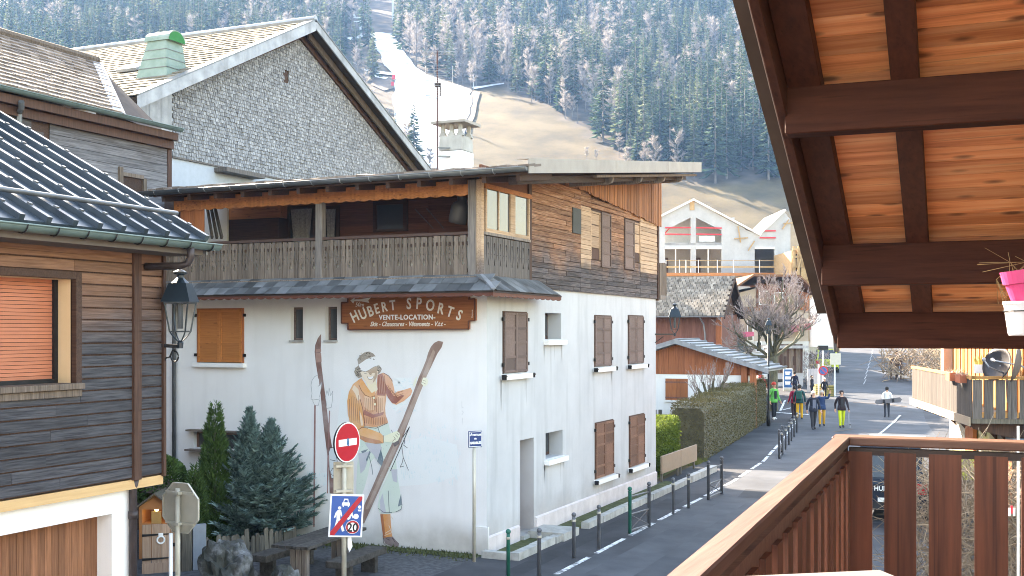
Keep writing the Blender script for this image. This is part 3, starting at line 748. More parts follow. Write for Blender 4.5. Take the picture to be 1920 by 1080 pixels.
# vertical slats closing the gable end under the rising roof
its = []; y = ys0-.2
while y < YB+.28:
    lo = slat_low(max(y, ys0)) + (0.02 if y < YB else .0)+R(-.03,.02); hi = roof_z(y)-.06
    if hi-lo > .05: its.append((unit_box(vert_main), boxm((WX+.075+R(0,.012), y, (lo+hi)/2), .022, .098, hi-lo)))
    y += .105
pieces('gable_slat', its, shop)
MB().box(-.06,.085,2.08,2.235,5.9,roof_z(2.2)-.04).build('corner_post', dark_woodz, shop); MB().box(-.02,.085,YB-.02,YB+.1,5.75,slat_low(YB)+.02).build('corner_post', dark_woodz, shop)
MB().box(.055,.085,pY(1072,415)-.06,pY(1084,415)+.06,atX(1078,438,WX).z,atX(1078,391,WX).z).build('shutter', paint('grey_green_paint',(.075,.08,.075)), shop, label='narrow grey green shutter on the upper storey')
for (a,b,z0,z1), (c0,c1,cz0,cz1) in ((w1,s1),(w2,s2)):
    wi = MB().box(.0,.05,a,a+.05,z0,z1).box(.0,.05,b-.05,b,z0,z1).box(.0,.05,a+.05,b-.05,z1-.05,z1).build('window', wood_pale, shop)
    n = 4
    for i in range(n):
        MB().box(.012,.032,a+.05,b-.05,z0+(z1-z0-.05)*i/n+.01,z0+(z1-z0-.05)*(i+1)/n-.012).build('panel', wood_pale if i else dark_woodz, wi)
    shutter_leaf(wi, 'X', c0, c1, cz0, cz1, shutter_b, 4, at=.05)

# loggia behind the front balcony
BY, LX0 = -.45, -8.45
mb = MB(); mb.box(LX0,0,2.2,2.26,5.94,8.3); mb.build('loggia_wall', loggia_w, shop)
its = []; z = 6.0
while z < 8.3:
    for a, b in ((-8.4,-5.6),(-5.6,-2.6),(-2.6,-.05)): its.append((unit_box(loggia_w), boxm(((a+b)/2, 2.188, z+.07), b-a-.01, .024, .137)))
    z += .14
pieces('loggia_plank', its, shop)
MB().box(LX0,.02,-.6,2.2,5.9,5.955).build('balcony_floor', slat_grey, shop)
fl = [rY(338,382,376,440,BY), rY(390,426,376,450,1.4)]
a, b, c, d = fl[0]
its = [(unit_box(orange_z), boxm((a+(b-a)*(i+.5)/5, BY+.02, (6.7+roof_z(BY)-.1)/2), (b-a)/5-.006, .03, roof_z(BY)-.1-6.7)) for i in range(5)]
pieces('screen_board', its, shop)
a, b, c, d = fl[1]; MB().box(a-.7,b,1.4,1.46,5.95,roof_z(1.4)-.04).build('partition', plaster, shop)
for i in range(3):
    pp = atY(388+i*7, 385, .6); qq = atY(398+i*9, 446, .3)
    MB().beam(pp, qq, .05, .09).build('leaning_board', slat_dark, shop)
# cupboard, window and curtained doors on the loggia's back wall
a, b, c, d = rY(423,536,372,412,2.1); MB().box(a,b,1.86,2.17,c,d).build('cupboard', orange_x, shop)
a, b, c, d = rY(430,540,413,446,2.1); MB().box(a,b,1.7,2.17,c-.5,d).build('worktop', dark_wood, shop)
for l, r in ((540,592),(606,636)):
    a, b, c, d = rY(l,r,386,452,2.14)
    dd = MB().box(a,a+.07,2.11,2.172,5.96,d).box(b-.07,b,2.11,2.172,5.96,d).box(a+.07,b-.07,2.11,2.172,d-.07,d).build('curtained_door', dark_wood, shop)
    MB().box(a+.07,b-.07,2.15,2.168,5.96,d-.07).build('pane', glass_m, dd)
    m = (a+b)/2; h = d-.08; mb = MB(); n = 8
    for i in range(n):
        f0, f1 = i/n, (i+1)/n; wv = lambda f: 2.13+.012*sin(f*n*3)
        wt, wb = (b-a-.18)/2, (b-a-.18)/2*.55
        mb.add([(m-wt+2*wt*f0,wv(f0),h),(m-wt+2*wt*f1,wv(f1),h),(m-wb+2*wb*f1,wv(f1),6.55),(m-wb+2*wb*f0,wv(f0),6.55)], [(0,3,2,1)])
    mb.build('curtain', curtain_m, dd)
a, b, c, d = rY(700,763,376,434,2.1)
lw = MB().box(a,a+.1,2.08,2.172,c,d).box(b-.1,b,2.08,2.172,c,d).box(a+.1,b-.1,2.08,2.172,d-.1,d).box(a+.1,b-.1,2.08,2.172,c,c+.06).build('loggia_window', dark_wood, shop)
MB().box(a+.1,b-.1,2.12,2.14,c+.06,d-.1).build('pane', glass_l, lw)
cx_ = thing('ski_poles', 'pair of old wooden ski poles crossed on the dark loggia wall', 'ski poles', atY(800,440,2.13))
for q0, q1 in (((778,392),(812,428)),((800,391),(832,428))):
    MB().tube([atY(*q0,2.15), atY(*q1,2.14)], .014, 6).build('pole', slat_grey, cx_)
p = atY(862,395,.35)
can = thing('milk_can', 'old metal milk can hanging under the balcony roof', 'milk can', p)
tl = Matrix.Rotation(.22,3,'Y')
MB().lathe([(.0,-.30),(.19,-.29),(.205,-.2),(.205,.06),(.17,.15),(.105,.2),(.105,.27),(.13,.3),(.0,.3)], p, 18, tl).build('can_body', paint('can_metal',(.07,.06,.055),.5), can, smooth=True)
MB().tube([p+Vector((-.05,0,.3)), p+Vector((-.02,0,.45)), p+Vector((.02,0,roof_z(.35)-p.z))], .012, 6).build('hanger', black_m, can)

# carved railing slats: wide ones pierced by drops and a dot, narrow ones with a dot
def slat_mesh(name, wd, ht, cut, mat, seed=0):
    bm = bmesh.new(); h = wd/2; ct = cut
    out = [(-h,0),(h,0),(h,ht*.40),(h-.006,ht*.44),(h-.012,ht*.5),(h-.012,ht*.98),(-h+.012,ht*.98),(-h+.012,ht*.5),(-h+.006,ht*.44),(-h,ht*.40)]
    holes = []
    def drop(cz, r, L, up):
        q = [(r*cos(t), r*sin(t)) for t in [pi*k/6 for k in range(7)]]+[(0,-L)]
        return [(x, cz+(y if not up else -y)) for x, y in q]
    if ct: holes = [drop(ht*.80,.034,.15,False), [(.016*cos(2*pi*k/8), ht*.56+.016*sin(2*pi*k/8)) for k in range(8)], drop(ht*.33,.034,.14,True)]
    else: holes = [[(.014*cos(2*pi*k/8), ht*.55+.014*sin(2*pi*k/8)) for k in range(8)]]
    es = []
    for lp in [out]+holes:
        vs = [bm.verts.new((x, 0, z)) for x, z in lp]
        es += [bm.edges.new((vs[i], vs[(i+1) % len(vs)])) for i in range(len(vs))]
    bmesh.ops.triangle_fill(bm, use_beauty=True, use_dissolve=False, edges=es, normal=(0,-1,0))
    g = bmesh.ops.extrude_face_region(bm, geom=bm.faces[:])
    for v in [x for x in g['geom'] if isinstance(x, bmesh.types.BMVert)]: v.co.y += .025
    bmesh.ops.recalc_face_normals(bm, faces=bm.faces[:])
    me = bpy.data.meshes.new(name); bm.to_mesh(me); bm.free(); me.materials.append(mat); return me
wide_s, nar_s = slat_mesh('wide_slat', .178, .90, True, slat_grey), slat_mesh('narrow_slat', .118, .90, False, slat_grey)
wide_d, nar_d = slat_mesh('wide_dark_slat', .178, .90, True, slat_dark), slat_mesh('narrow_dark_slat', .118, .90, False, slat_dark)
rail = MB().box(LX0,-.05,BY-.045,BY+.06,6.84,6.90).box(LX0,-.05,BY+.0,BY+.05,6.62,6.70).box(LX0,-.05,BY+.0,BY+.05,6.05,6.13).build('balcony_railing', paint('rail_brown',(.085,.05,.04)), shop)
its = []; x = LX0+.1; k = 0
postx = [atY(600,450,BY).x, -.12]
while x < -.25:
    wd = .178 if k % 2 else .118
    xm = x+wd/2
    if abs(xm-postx[0]) > .10: its.append(((wide_s if k % 2 else nar_s), Matrix.Translation((xm, BY-.03, 5.94+R(-.008,.008))) @ Matrix.Rotation(R(-.006,.006),4,'Y')))
    x += wd+.008; k += 1
pieces('slat', its, rail)
MB().box(LX0,-.25,BY+.065,BY+.08,6.0,6.8).build('added_railing_backing', paint('pale_backing',(.74,.70,.62)), rail)  # pale panel added behind the slats so gaps and cut-outs look bright
its = []; y = BY+.12; k = 0
while y < 2.08:
    wd = .178 if k % 2 else .118
    its.append(((wide_d if k % 2 else nar_d), Matrix.Translation((.085, y+wd/2, 5.94)) @ Matrix.Rotation(pi/2,4,'Z')))
    y += wd+.006; k += 1
srail = MB().box(.03,.115,BY+.08,2.1,6.84,6.90).box(.02,.06,BY+.08,2.1,6.2,6.27).build('side_railing', post_wood, shop)
pieces('slat', its, srail)
for px_ in postx:
    w_ = .18
    MB().box(px_-w_/2,px_+w_/2,BY-.06,BY+.10,5.93,roof_z(BY)-.05).build('balcony_post', post_wood, shop, bevel=.008)
MB().box(-.02,.10,BY-.03,BY+.09,5.93,roof_z(BY)-.05).build('corner_board', wood_pale, shop)
# scalloped orange board under the eave
def scallop(x0, x1, zt, zb, y, th, n, mat, name, parent, axis='X', amp=.035):
    mb = MB(); N = n*6; top = []; bot = []
    for i in range(N+1):
        f = i/N; u = x0+(x1-x0)*f; a = abs(sin(pi*n*f)); zz = (zb(f) if callable(zb) else zb)-amp*a
        top.append((u, zt(f) if callable(zt) else zt)); bot.append((u, zz))
    for i in range(N):
        q = [bot[i], bot[i+1], top[i+1], top[i]]
        P = [(u, y, z) for u, z in q] if axis == 'X' else [(y, u, z) for u, z in q]
        mb.prism(P, (0,th,0) if axis == 'X' else (th,0,0))
    return mb.build(name, mat, parent)
xo = atY(330,360,BY).x
scallop(xo, -.2, roof_z(BY)-.06, 7.68, BY-.075, .022, 26, orange_x, 'scalloped_fascia', shop)
# glazed side of the balcony
gx = .06
gl = MB()
y_a, y_b, y_c, y_d = [atX(p_, 400, gx).y for p_ in (910,955,962,988)]
gl.box(gx-.03,gx+.045,y_a-.06,y_a,6.9,7.9).box(gx-.03,gx+.045,y_b-.03,y_c+.03,6.9,7.9).box(gx-.03,gx+.045,y_d,y_d+.06,6.9,7.95).box(gx-.03,gx+.045,y_a,y_b-.03,6.9,6.98).box(gx-.03,gx+.045,y_c+.03,y_d,6.9,6.98)
gl.box(gx-.02,gx+.035,(y_a+y_b)/2-.02,(y_a+y_b)/2+.02,6.98,7.86)
glz = gl.build('glazed_screen', wood_pale, shop)
for a, b in ((y_a,(y_a+y_b)/2-.02),((y_a+y_b)/2+.02,y_b-.03),(y_c+.03,y_d)):
    MB().box(gx,gx+.012,a,b,6.98,7.84).build('pane', glass_l, glz)
MB().beam((gx+.03,y_a-.1,8.0-.13),(gx+.03,y_d+.14,8.02-.13),.06,.1).build('head_board', orange_x, glz)
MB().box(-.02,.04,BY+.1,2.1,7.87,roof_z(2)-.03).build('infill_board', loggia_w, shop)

# tiled pent roof between the storeys
pz0, pz1 = 5.955, 5.64; py0, py1 = BY-.05, -1.02; pX0, pX1 = -8.4, .62
mb = MB(); mb.prism([(pX0,py0,pz0-.05),(.10,py0,pz0-.05),(pX1,py1,pz1-.05),(pX0,py1,pz1-.05)], (0,0,.03))
mb.prism([(.12,py0+.02,pz0-.05),(pX1,py1,pz1-.05),(pX1,2.75,pz1-.05),(.12,2.75,pz0-.05)], (0,0,.03)); mb.build('pent_roof_deck', roof_under, shop)
its = []; sl = Vector((0,py1-py0,pz1-pz0)); L = sl.length; sd = sl.normalized(); nrm = Vector((0,-sd.z,sd.y)); nrm = nrm if nrm.z > 0 else -nrm
for r_ in range(2):
    x = pX0+R(0,.1)
    while x < .12+.45*(r_+.5)/2*1.0:
        c = Vector((x+.14,py0,pz0))+sd*(L*(r_+.5)/2)+nrm*(.012+.010*(1-r_))
        its.append((unit_box(tile_slate), boxm(c, .275, L/2+.07, .014, frame((1,0,0), -sd, nrm) @ Matrix.Rotation(R(-.03,.03),3,'X'))))
        x += .283
sl = Vector((pX1-.12,0,pz1-pz0)); L2 = sl.length; sd2 = sl.normalized(); n2 = Vector((-sd2.z,0,sd2.x))
for i in range(9):
    y = py1+.35+i*.38
    its.append((unit_box(tile_slate), boxm(Vector((.12,y,pz0))+sd2*L2/2+n2*.014, L2+.03, .372, .016, frame(sd2,(0,1,0),n2))))
pieces('pent_tile', its, shop)
MB().beam((.12,py0,pz0+.03),(pX1+.02,py1-.02,pz1+.03),.10,.03).build('hip_flashing', tin, shop)
scallop(pX0, pX1, pz1-.03, pz1-.10, py1+.005, .02, 40, sign_edge, 'pent_fascia', shop, amp=.03)
scallop(py1, 2.75, pz1-.03, pz1-.11, pX1-.03, .02, 12, sign_edge, 'pent_side_fascia', shop, 'Y', amp=.03)

# main roof
E, RX0, RX1, RY1 = -1.27, -8.15, 1.5, 11.9
mb = MB()
def slab(x0, x1, y0, y1, dz0, dz1):
    mb.prism([(x0,y0,roof_z(y0)+dz0),(x1,y0,roof_z(y0)+dz0),(x1,y1,roof_z(y1)+dz0),(x0,y1,roof_z(y1)+dz0)], (0,0,dz1-dz0))
slab(RX0,RX1,E+.05,RY1,0,.10)
mb.build('roof', roof_under, shop)
its = []
x = RX0+.05
while x < RX1-.1:
    for j in range(2):
        its.append((unit_box(tile_brown), boxm((x+.12, E+.13+j*.3, roof_z(E+.15+j*.3)+.15+R(-.01,.015)), .225, .36, .05, Matrix.Rotation(.13+R(-.05,.05),3,'X') @ Matrix.Rotation(R(-.1,.1),3,'Y'))))
    x += .235
pieces('roof_tile', its, shop)
# fascia along the verge in three lengths of sheet metal
for a, b in ((E,4.05),(4.06,8.4),(8.41,RY1)):
    q = MB().prism([(RX1,a+.004,roof_z(a)+.0),(RX1,b,roof_z(b)+.0),(RX1,b,roof_z(b)+.30),(RX1,a+.004,roof_z(a)+.30)], (.03,0,0)).prism([(RX1-.25,a+.004,roof_z(a)+.285),(RX1,a+.004,roof_z(a)+.285),(RX1,b,roof_z(b)+.285),(RX1-.25,b,roof_z(b)+.285)], (0,0,.012)).build('verge_fascia', fascia_m, shop)
mb = MB(); mb.beam((1.32,3.1,roof_z(3.1)-.07),(1.32,RY1+.05,roof_z(RY1)-.07),.06,.09,(1,0,0)); mb.build('verge_batten', wood_pale if 0 else slat_grey, shop)
mb = MB(); mb.beam((.95,E+.5,roof_z(E+.5)-.12),(.95,RY1+.0,roof_z(RY1)-.12),.16,.2,(1,0,0)); mb.build('verge_purlin', dark_woody, shop)
for y in (4.6,6.9,9.0,10.8):
    c = roof_z(y)-.17
    MB().prism([(0.1,y-.05,c+.12),(1.22,y-.05,c+.12),(1.26,y-.05,c+.04),(1.22,y-.05,c-.06),(1.1,y-.05,c-.1),(0.1,y-.05,c-.1)], (0,.10,0)).build('rafter_tail', post_wood, shop, bevel=.01)
its = []
x = RX0+.4
while x < RX1-.2:
    its.append((unit_box(dark_wood), boxm((x, -.35, roof_z(-.35)-.07), .09, 1.7, .13, Matrix.Rotation(.128,3,'X')))); x += .75
pieces('rafter', its, shop)
# eaves gutter
def half_gutter(a, b, r, mat, parent, name='gutter'):
    a, b = Vector(a), Vector(b); d = (b-a).normalized(); s = d.cross(Vector((0,0,1))).normalized(); mb = MB(); n = 10; vs = []
    for P in (a, b):
        for rr in (r, r-.012):
            for k in range(n+1):
                t = pi*k/n; vs.append(P+s*cos(t)*rr-Vector((0,0,1))*sin(t)*rr)
    m = n+1; fs = []
    for k in range(n):
        fs += [(k,k+1,2*m+k+1,2*m+k), (m+k+1,m+k,3*m+k,3*m+k+1), (k,m+k,m+k+1,k+1), (2*m+k,2*m+k+1,3*m+k+1,3*m+k)]
    fs += [(0,2*m,3*m,m),(n,m+n,3*m+n,2*m+n)]
    mb.add(vs, fs); mb.tube([a+s*r, b+s*r], .013, 6); mb.tube([a-s*r, b-s*r], .013, 6)
    for P, q in ((a,0),(b,2*m)): mb.add(vs[q:q+m], [tuple(range(m))])
    return mb.build(name, mat, parent, smooth=True)
gut = half_gutter((RX0-.25,E-.05,roof_z(E)+.10),(RX1,E-.05,roof_z(E)+.12),.085,zinc,shop)
x = RX0+.3
while x < RX1:
    MB().box(x-.012,x+.012,E-.145,E+.08,roof_z(E)+.115,roof_z(E)+.128).tube([(x,E-.05-.09*cos(t),roof_z(E)+.11-.09*sin(t)) for t in [pi*k/6 for k in range(7)]], .01, 4).build('gutter_bracket', tin, gut); x += .72
gp = Vector((RX0+.0,E-.05,roof_z(E)))
dp = MB().tube([gp+Vector((0,0,.05)), gp+Vector((0,.02,-.2)), gp+Vector((-.05,.35,-.5)), gp+Vector((-.2,.95,-.75)), (RX0-.22,-.09,6.6), (RX0-.22,-.09,.2)], .05, 10).build('downpipe', zinc, shop, smooth=True)
MB().prism([(-8.0,E+.03,roof_z(E)-.01),(RX1-.02,E+.03,roof_z(E)-.01),(RX1-.02,E+.03,roof_z(E)+.04),(-8.0,E+.03,roof_z(E)+.04)], (0,.03,0)).build('eave_board', dark_wood, shop)

# chimney with a slab on four legs
c = Vector((-4.0,6.4,0)); zt = 10.64; zr = roof_z(6.4)
ch = MB().box(c.x-.36,c.x+.36,c.y-.36,c.y+.36,zr-.1,9.78).build('chimney', plaster, shop)
mb = MB()
for i in range(4):
    a = 2*pi*(i+.5)/4
mb.lathe([(.42,9.781),(.50,9.80),(.50,9.86),(.49,10.1),(.47,10.2)], c, 4).build('chimney_head', concrete, ch)
mb = MB()
for i in range(-1,2):
    for j in (-1,1):
        x, y = c.x+i*.27, c.y+j*.27; mb.box(x-.045,x+.045,y-.045,y+.045,10.2,10.53); mb.prism([(x-.12,y-.05,10.19),(x+.12,y-.05,10.19),(x+.04,y-.05,10.34),(x-.04,y-.05,10.34)],(0,.1,0))
mb.build('chimney_leg', concrete, ch)
MB().box(c.x-.52,c.x+.52,c.y-.52,c.y+.52,10.53,10.60).lathe([(.55,10.601),(.25,10.66),(.02,10.68)], c, 4).build('chimney_cap', fascia_m, ch)
# television aerial strapped to the chimney
am = atD(820,300,31.6); at_ = atD(822,95,31.6); zb = am.z-.6
ant = thing('television_aerial', 'tall rusty television aerial mast beside the chimney', 'aerial', (am.x,am.y,zb))
MB().tube([(am.x,am.y,zb),(am.x,am.y,at_.z)], .022, 8).build('mast', paint('rusty_mast',(.09,.045,.045),.6), ant)
ux = Vector((CT,ST,0)); uy = Vector((-ST,CT,0)); A0 = Vector((am.x,am.y,0))
mb = MB(); zz = lambda py: atD(820,py,31.6).z
for py_, l, r in ((97,.38,.52),(102,.38,.52)): mb.tube([A0-ux*l+Vector((0,0,zz(py_))), A0+ux*r+Vector((0,0,zz(py_)))], .008, 5)
for i in range(9): mb.tube([A0-ux*(.33-.08*i)+uy*.0+Vector((0,-.25,zz(99.5))), A0-ux*(.33-.08*i)+Vector((0,.25,zz(99.5)))], .006, 4)
mb.build('yagi_array', tin, ant)
mb = MB()
for i in range(14): mb.tube([A0-ux*.31-uy*.1+Vector((0,0,zz(125+i*4.6))), A0+ux*(.42 if i > 4 else .28)-uy*.1+Vector((0,0,zz(125+i*4.6)))], .006, 4)
for s in (-.31,.42): mb.tube([A0+ux*s-uy*.1+Vector((0,0,zz(125))), A0+ux*s-uy*.1+Vector((0,0,zz(185)))], .006, 4)
mb.build('grid_reflector', tin, ant)
mb = MB(); mb.box(A0.x-.06,A0.x+.06,A0.y-.06,A0.y+.06,zz(163),zz(156)); mb.tube([A0+ux*.08+Vector((0,0,zz(181))), A0+ux*.08+Vector((0,0,zz(156)))],.02,6)
mb.build('junction_box', pipe_dk, ant)
mb = MB()
for py_ in (277,293): mb.beam(A0+Vector((0,0,zz(py_))), Vector((c.x,c.y-.36,zz(py_))), .04, .04)
mb.build('mast_bracket', zinc, ant)
# small balcony on the rear corner
rb = MB().box(-.9,.10,YB+.65,YB+.75,6.9,6.96).box(-.9,.12,YB+.1,YB+.75,5.80,5.92).build('rear_balcony', post_wood, shop)
its = [(unit_box(slat_grey), boxm((.10, YB+.14+i*.125, 6.4), .022, .112, 1.05)) for i in range(5)]+[(unit_box(slat_grey), boxm((-.85+i*.13, YB+.77, 6.4), .11, .022, 1.05)) for i in range(8)]
pieces('slat', its, rb)
# ------------------------------------------------------------------ painted shop sign
SY = -.10
def q(px, py): return atY(px, py, SY)
O = [(653,553),(879,549),(879,561),(891,560),(891,601),(879,602),(879,617),(653,618),(653,606),(641,606),(641,567),(653,567)]
sg = thing('shop_sign', 'brown wooden shop sign with cream arched lettering HUBERT SPORTS', 'sign', q(766,618))
pts = [q(*p) for p in O]
MB().prism([p+Vector((0,.0,0)) for p in pts], (0,.08,0)).build('sign_board', sign_wood, sg)
mb = MB()
for a, b in zip(pts, pts[1:]+pts[:1]):
    mb.beam(a+Vector((0,-.012,0)), b+Vector((0,-.012,0)), .024, .035, (0,-1,0))
mb.build('sign_rim', sign_edge, sg)
NF = (0,-1,0); UX = Vector((1,0,0)); UZ = Vector((0,0,1)); ly = SY-.002
def letter_arc(s, xs, ys, sizes, angs, mat, bold=.006):
    for ch, x, y, z, a in zip(s, xs, ys, sizes, angs):
        mb = MB()
        o = atY(x, y, ly); t = radians(a); U = UX*cos(t)+UZ*sin(t); V = -UX*sin(t)+UZ*cos(t)
        text_mb(mb, ch, z, o, U, V, NF, .012, sx=.76, bold=bold)
        mb.build('letter', mat, sg)
# letters of the name follow an arch: baseline points in the photo
k = 280/1920
L_ = 'HUBERT'; X_ = [268,370,462,540,632,737]; Y_ = [425,392,358,326,302,282]; A_ = [28,25,21,17,12,7]
Q_ = 'SPORTS'; X2 = [937,1062,1205,1335,1450,1565]; Y2 = [268,268,290,328,366,408]; A2 = [-2,-4,-8,-13,-19,-24]
letter_arc(L_+Q_, [630+x*k for x in X_+X2], [540+y*k for y in Y_+Y2], [.35,.35,.335,.32,.31,.31,.345,.35,.345,.33,.32,.32], A_+A2, cream_m)
mb = MB(); text_mb(mb, 'VENTE-LOCATION-', .150, atY(630+912*k, 540+405*k, ly), UX, UZ, NF, .008, sx=.98, bold=.004, spacing=1.12); mb.build('sale_hire_lettering', white_m, sg)
mb = MB(); text_mb(mb, 'Skis - Chaussures - Vêtements - V.t.t -', .145, atY(630+915*k, 540+490*k, ly), UX, UZ, NF, .006, shear=.35, sx=.84, bold=.002); mb.build('goods_lettering', cream_m, sg)
mb = MB(); text_mb(mb, '50m', .13, atY(630+305*k, 540+238*k, ly), UX, UZ, NF, .006, shear=.15); mb.build('distance_lettering', cream_m, sg)
ar = [(185,158),(242,125),(236,148),(330,142),(450,122),(415,160),(428,190),(330,172),(236,170),(222,198)]
MB().prism([atY(630+x*k, 540+y*k, ly) for x, y in ar], (0,-.006,0)).build('arrow', cream_m, sg)
mb = MB(); text_mb(mb, 'Peinture', .05, atY(630+1760*k, 540+330*k, ly), UZ, -UX, NF, .004); mb.build('painter_lettering', cream_m, sg)

# ------------------------------------------------------------------ painted skier on the front wall: thin coats of paint, each a little proud of the one below
mu = thing('wall_painting', 'wall painting of a woman skier in orange sweater and green knickerbockers holding long skis', 'mural', (-3.0,0,0))
def coat(name, polys, col, lay, grain=None):
    cc = tuple(min(.82, c*MK) for c in col); mat = mk('mural_'+name, [cc, tuple(c*.74+.80*.26 for c in cc)], ns=2.6, rough=.9, rnd=0, bump=.05, det=11, lo=.40, hi=.72)   # sun-faded paint
    mb = MB()
    for P in polys:
        mb.prism([atY(x, y, -.004-.0022*lay) for x, y in P], (0,.002,0))
        if len(polys) < 7: mb.build(name, mat, mu); mb = MB()
    if mb.f: mb.build(name, mat, mu, kind='stuff')
def lines(name, segs, col, lay, wd=.012):
    mat = paint('mural_'+name, col, .9, .08); mb = MB(); y = -.004-.0022*lay
    for S in segs:
        P = [atY(a, b, y) for a, b in S]
        for a, b in zip(P, P[1:]):
            d = (b-a); d.normalize(); s = Vector((-d.z,0,d.x))*wd/2
            mb.prism([a-s, b-s*1.0, b+s, a+s], (0,.002,0))
    return mb.build(name, mat, mu)
MK = 1.4
random.seed(3)
tint = []
for i in range(130):
    x, y = R(735,862), R(800,912); h = R(3,13)
    if y > 912-(862-x)*.03: continue
    tint.append([(x,y),(x+R(1,3),y),(x+R(.3,1.2),y-h)])
for i in range(40):
    x, y = R(575,650), R(885,912); h = R(3,9); tint.append([(x,y),(x+R(1,3),y),(x+R(.3,1.2),y-h)])
for i in range(46):
    x, y = R(735,775), R(710,775); tint.append([(x,y),(x+R(3,8),y+R(-1,1)),(x+R(1,6),y-R(1,4))])
coat('distant_trees', tint, (.50,.56,.57), 0)
hz = [[(742,832),(800,818),(856,834),(862,892),(800,908),(745,912)],[(575,893),(640,880),(655,905),(580,912)],[(640,728),(668,742),(650,795),(632,800)],[(738,708),(772,708),(776,745),(742,772),(730,760)]]
coat('pale_snow_wash', hz, (.565,.60,.605), -.6)
coat('upright_ski', [[(602,626),(596,634),(591,647),(590,660),(592,680),(597,711),(601,738),(604,770),(607,800),(612,840),(617,880),(618,925),(629,926),(630,890),(627,862),(621,830),(616,795),(611,752),(607,720),(603,688),(601,660),(602,640)]], (.16,.085,.07), 1)
coat('ski_light_band', [[(592,655),(602,654),(602,660),(592,661)],[(592,662),(602,662),(603,678),(593,680)]], (.27,.15,.12), 2)
coat('binding_plate', [[(617,848),(620,840),(627,842),(632,862),(633,885),(629,897),(622,897),(618,880)]], (.46,.50,.52), 2)
lines('binding_line', [[(616,853),(617,840),(630,838),(633,846)],[(619,862),(629,864)],[(620,884),(624,878),(629,884),(626,892),(621,890),(620,884)],[(627,842),(632,862),(633,885),(629,897),(622,897)]], (.06,.06,.065), 3, .012)
coat('ski_pole_paint', [[(589,760),(592,760),(590,988),(587,988)],[(617,770),(619,770),(617,845),(615,925),(613,925),(614,845)]], (.22,.11,.10), 2.5)
lines('glove_outline', [[(597,703),(590,706),(585,713),(583,722),(585,738),(583,748),(587,750),(600,748)],[(596,725),(603,717),(602,728),(599,745)],[(586,751),(590,760),(597,760),(599,750)],[(613,762),(610,745),(613,732),(616,742)],[(616,740),(617,727),(620,742)],[(620,742),(624,733),(623,752),(621,764),(612,766)]], (.40,.41,.43), 2, .010)
coat('glove', [[(586,712),(594,704),(598,712),(599,724),(603,718),(601,735),(599,748),(586,749),(584,738),(585,724)],[(612,742),(616,730),(619,738),(623,734),(623,750),(621,764),(612,764)]], (.74,.75,.77), 1.6)
# woman, from the back layers forward
coat('held_ski', [[(831,641),(822,639),(814,643),(808,650),(803,661),(799,675),(793,690),(785,708),(776,733),(766,758),(755,786),(745,808),(733,836),(715,872),(712,881),(696,918),(681,951),(680,982),(683,981),(706,930),(728,881),(751,831),(764,797),(775,768),(791,727),(800,705),(809,686),(820,663),(828,651)]], (.20,.13,.105), 3)
coat('held_ski_sheen', [[(812,655),(800,684),(782,730),(763,775),(742,826),(724,868),(702,916),(685,955),(690,955),(709,916),(731,868),(749,828),(770,778),(789,733),(806,690),(816,660)]], (.29,.21,.17), 4)
lines('ski_edge_white', [[(766,799),(752,832),(730,882),(707,932),(684,982)]], (.78,.78,.78), 4, .018)
lines('ski_edge_dark', [[(768,800),(754,833),(732,883)],[(755,820),(762,810),(768,800)]], (.05,.05,.06), 4.6, .016)
coat('knickerbockers', [[(682,799),(727,790),(733,812),(738,838),(742,862),(745,890),(750,922),(754,946),(753,954),(743,960),(726,964),(712,962),(708,950),(712,922),(714,900),(716,882),(711,868),(702,858),(694,868),(690,890),(684,912),(678,930),(668,930),(668,905),(670,872),(672,845),(675,826)]], (.46,.53,.47), 2)
coat('trouser_shade', [[(684,831),(713,832),(716,842),(711,858),(706,862),(700,852),(694,846)],[(672,850),(684,848),(692,846),(688,868),(684,880),(676,888)],[(712,940),(717,925),(724,962),(714,961)],[(733,880),(745,880),(745,905),(737,902)]], (.37,.38,.42), 3)
coat('trouser_dark_fold', [[(714,842),(719,862),(716,874),(707,865)],[(693,845),(695,848),(688,866),(686,862)],[(752,926),(754,946),(746,950),(748,940)],[(677,846),(690,842),(686,847),(679,850)]], (.085,.13,.16), 4)
lines('trouser_seam', [[(728,920),(729,945),(730,962)],[(709,953),(720,961),(735,961)],[(734,806),(737,815)],[(692,855),(697,875),(699,890)],[(754,946),(752,955),(742,960)],[(708,800),(712,812),(714,822)]], (.11,.15,.17), 4.4, .012)
sp = []
for i in range(60):
    x, y = R(672,748), R(802,956)
    if (682 < x < 706 and y > 856): continue
    if x > 733+ (y-812)*.12 or (x > 700 and x < 712 and y > 865): continue
    sp.append([(x,y),(x+R(.8,2),y+R(-.4,.4)),(x+R(.3,1),y-R(.8,2))])
coat('tweed_speckle', sp, (.30,.36,.33), 4.2)
coat('sock', [[(713,964),(732,964),(733,985),(735,1003),(736,1009),(720,1009),(717,990)]], (.50,.22,.075), 3)
coat('sock_shade', [[(713,964),(718,964),(721,990),(723,1009),(719,1009),(716,990)]], (.30,.11,.05), 4)
lines('boot_lace', [[(722,1000),(732,994)],[(721,1004),(734,999)],[(733,968),(737,974)],[(729,985),(735,1000)]], (.72,.62,.52), 4.5, .012)
coat('shoe', [[(718,1008),(736,1006),(741,1012),(748,1019),(747,1026),(733,1024),(722,1019)]], (.14,.10,.10), 3.4)
lines('shoe_line', [[(718,1004),(719,1018),(725,1024)],[(724,1010),(731,1013)],[(735,1008),(741,1017)]], (.05,.035,.035), 4.4, .010)
coat('sweater', [[(660,728),(670,714),(678,709),(686,722),(697,738),(706,728),(708,703),(718,699),(728,706),(727,720),(724,745),(722,765),(723,778),(728,792),(705,801),(682,799),(680,780),(677,764)]], (.50,.26,.14), 3)
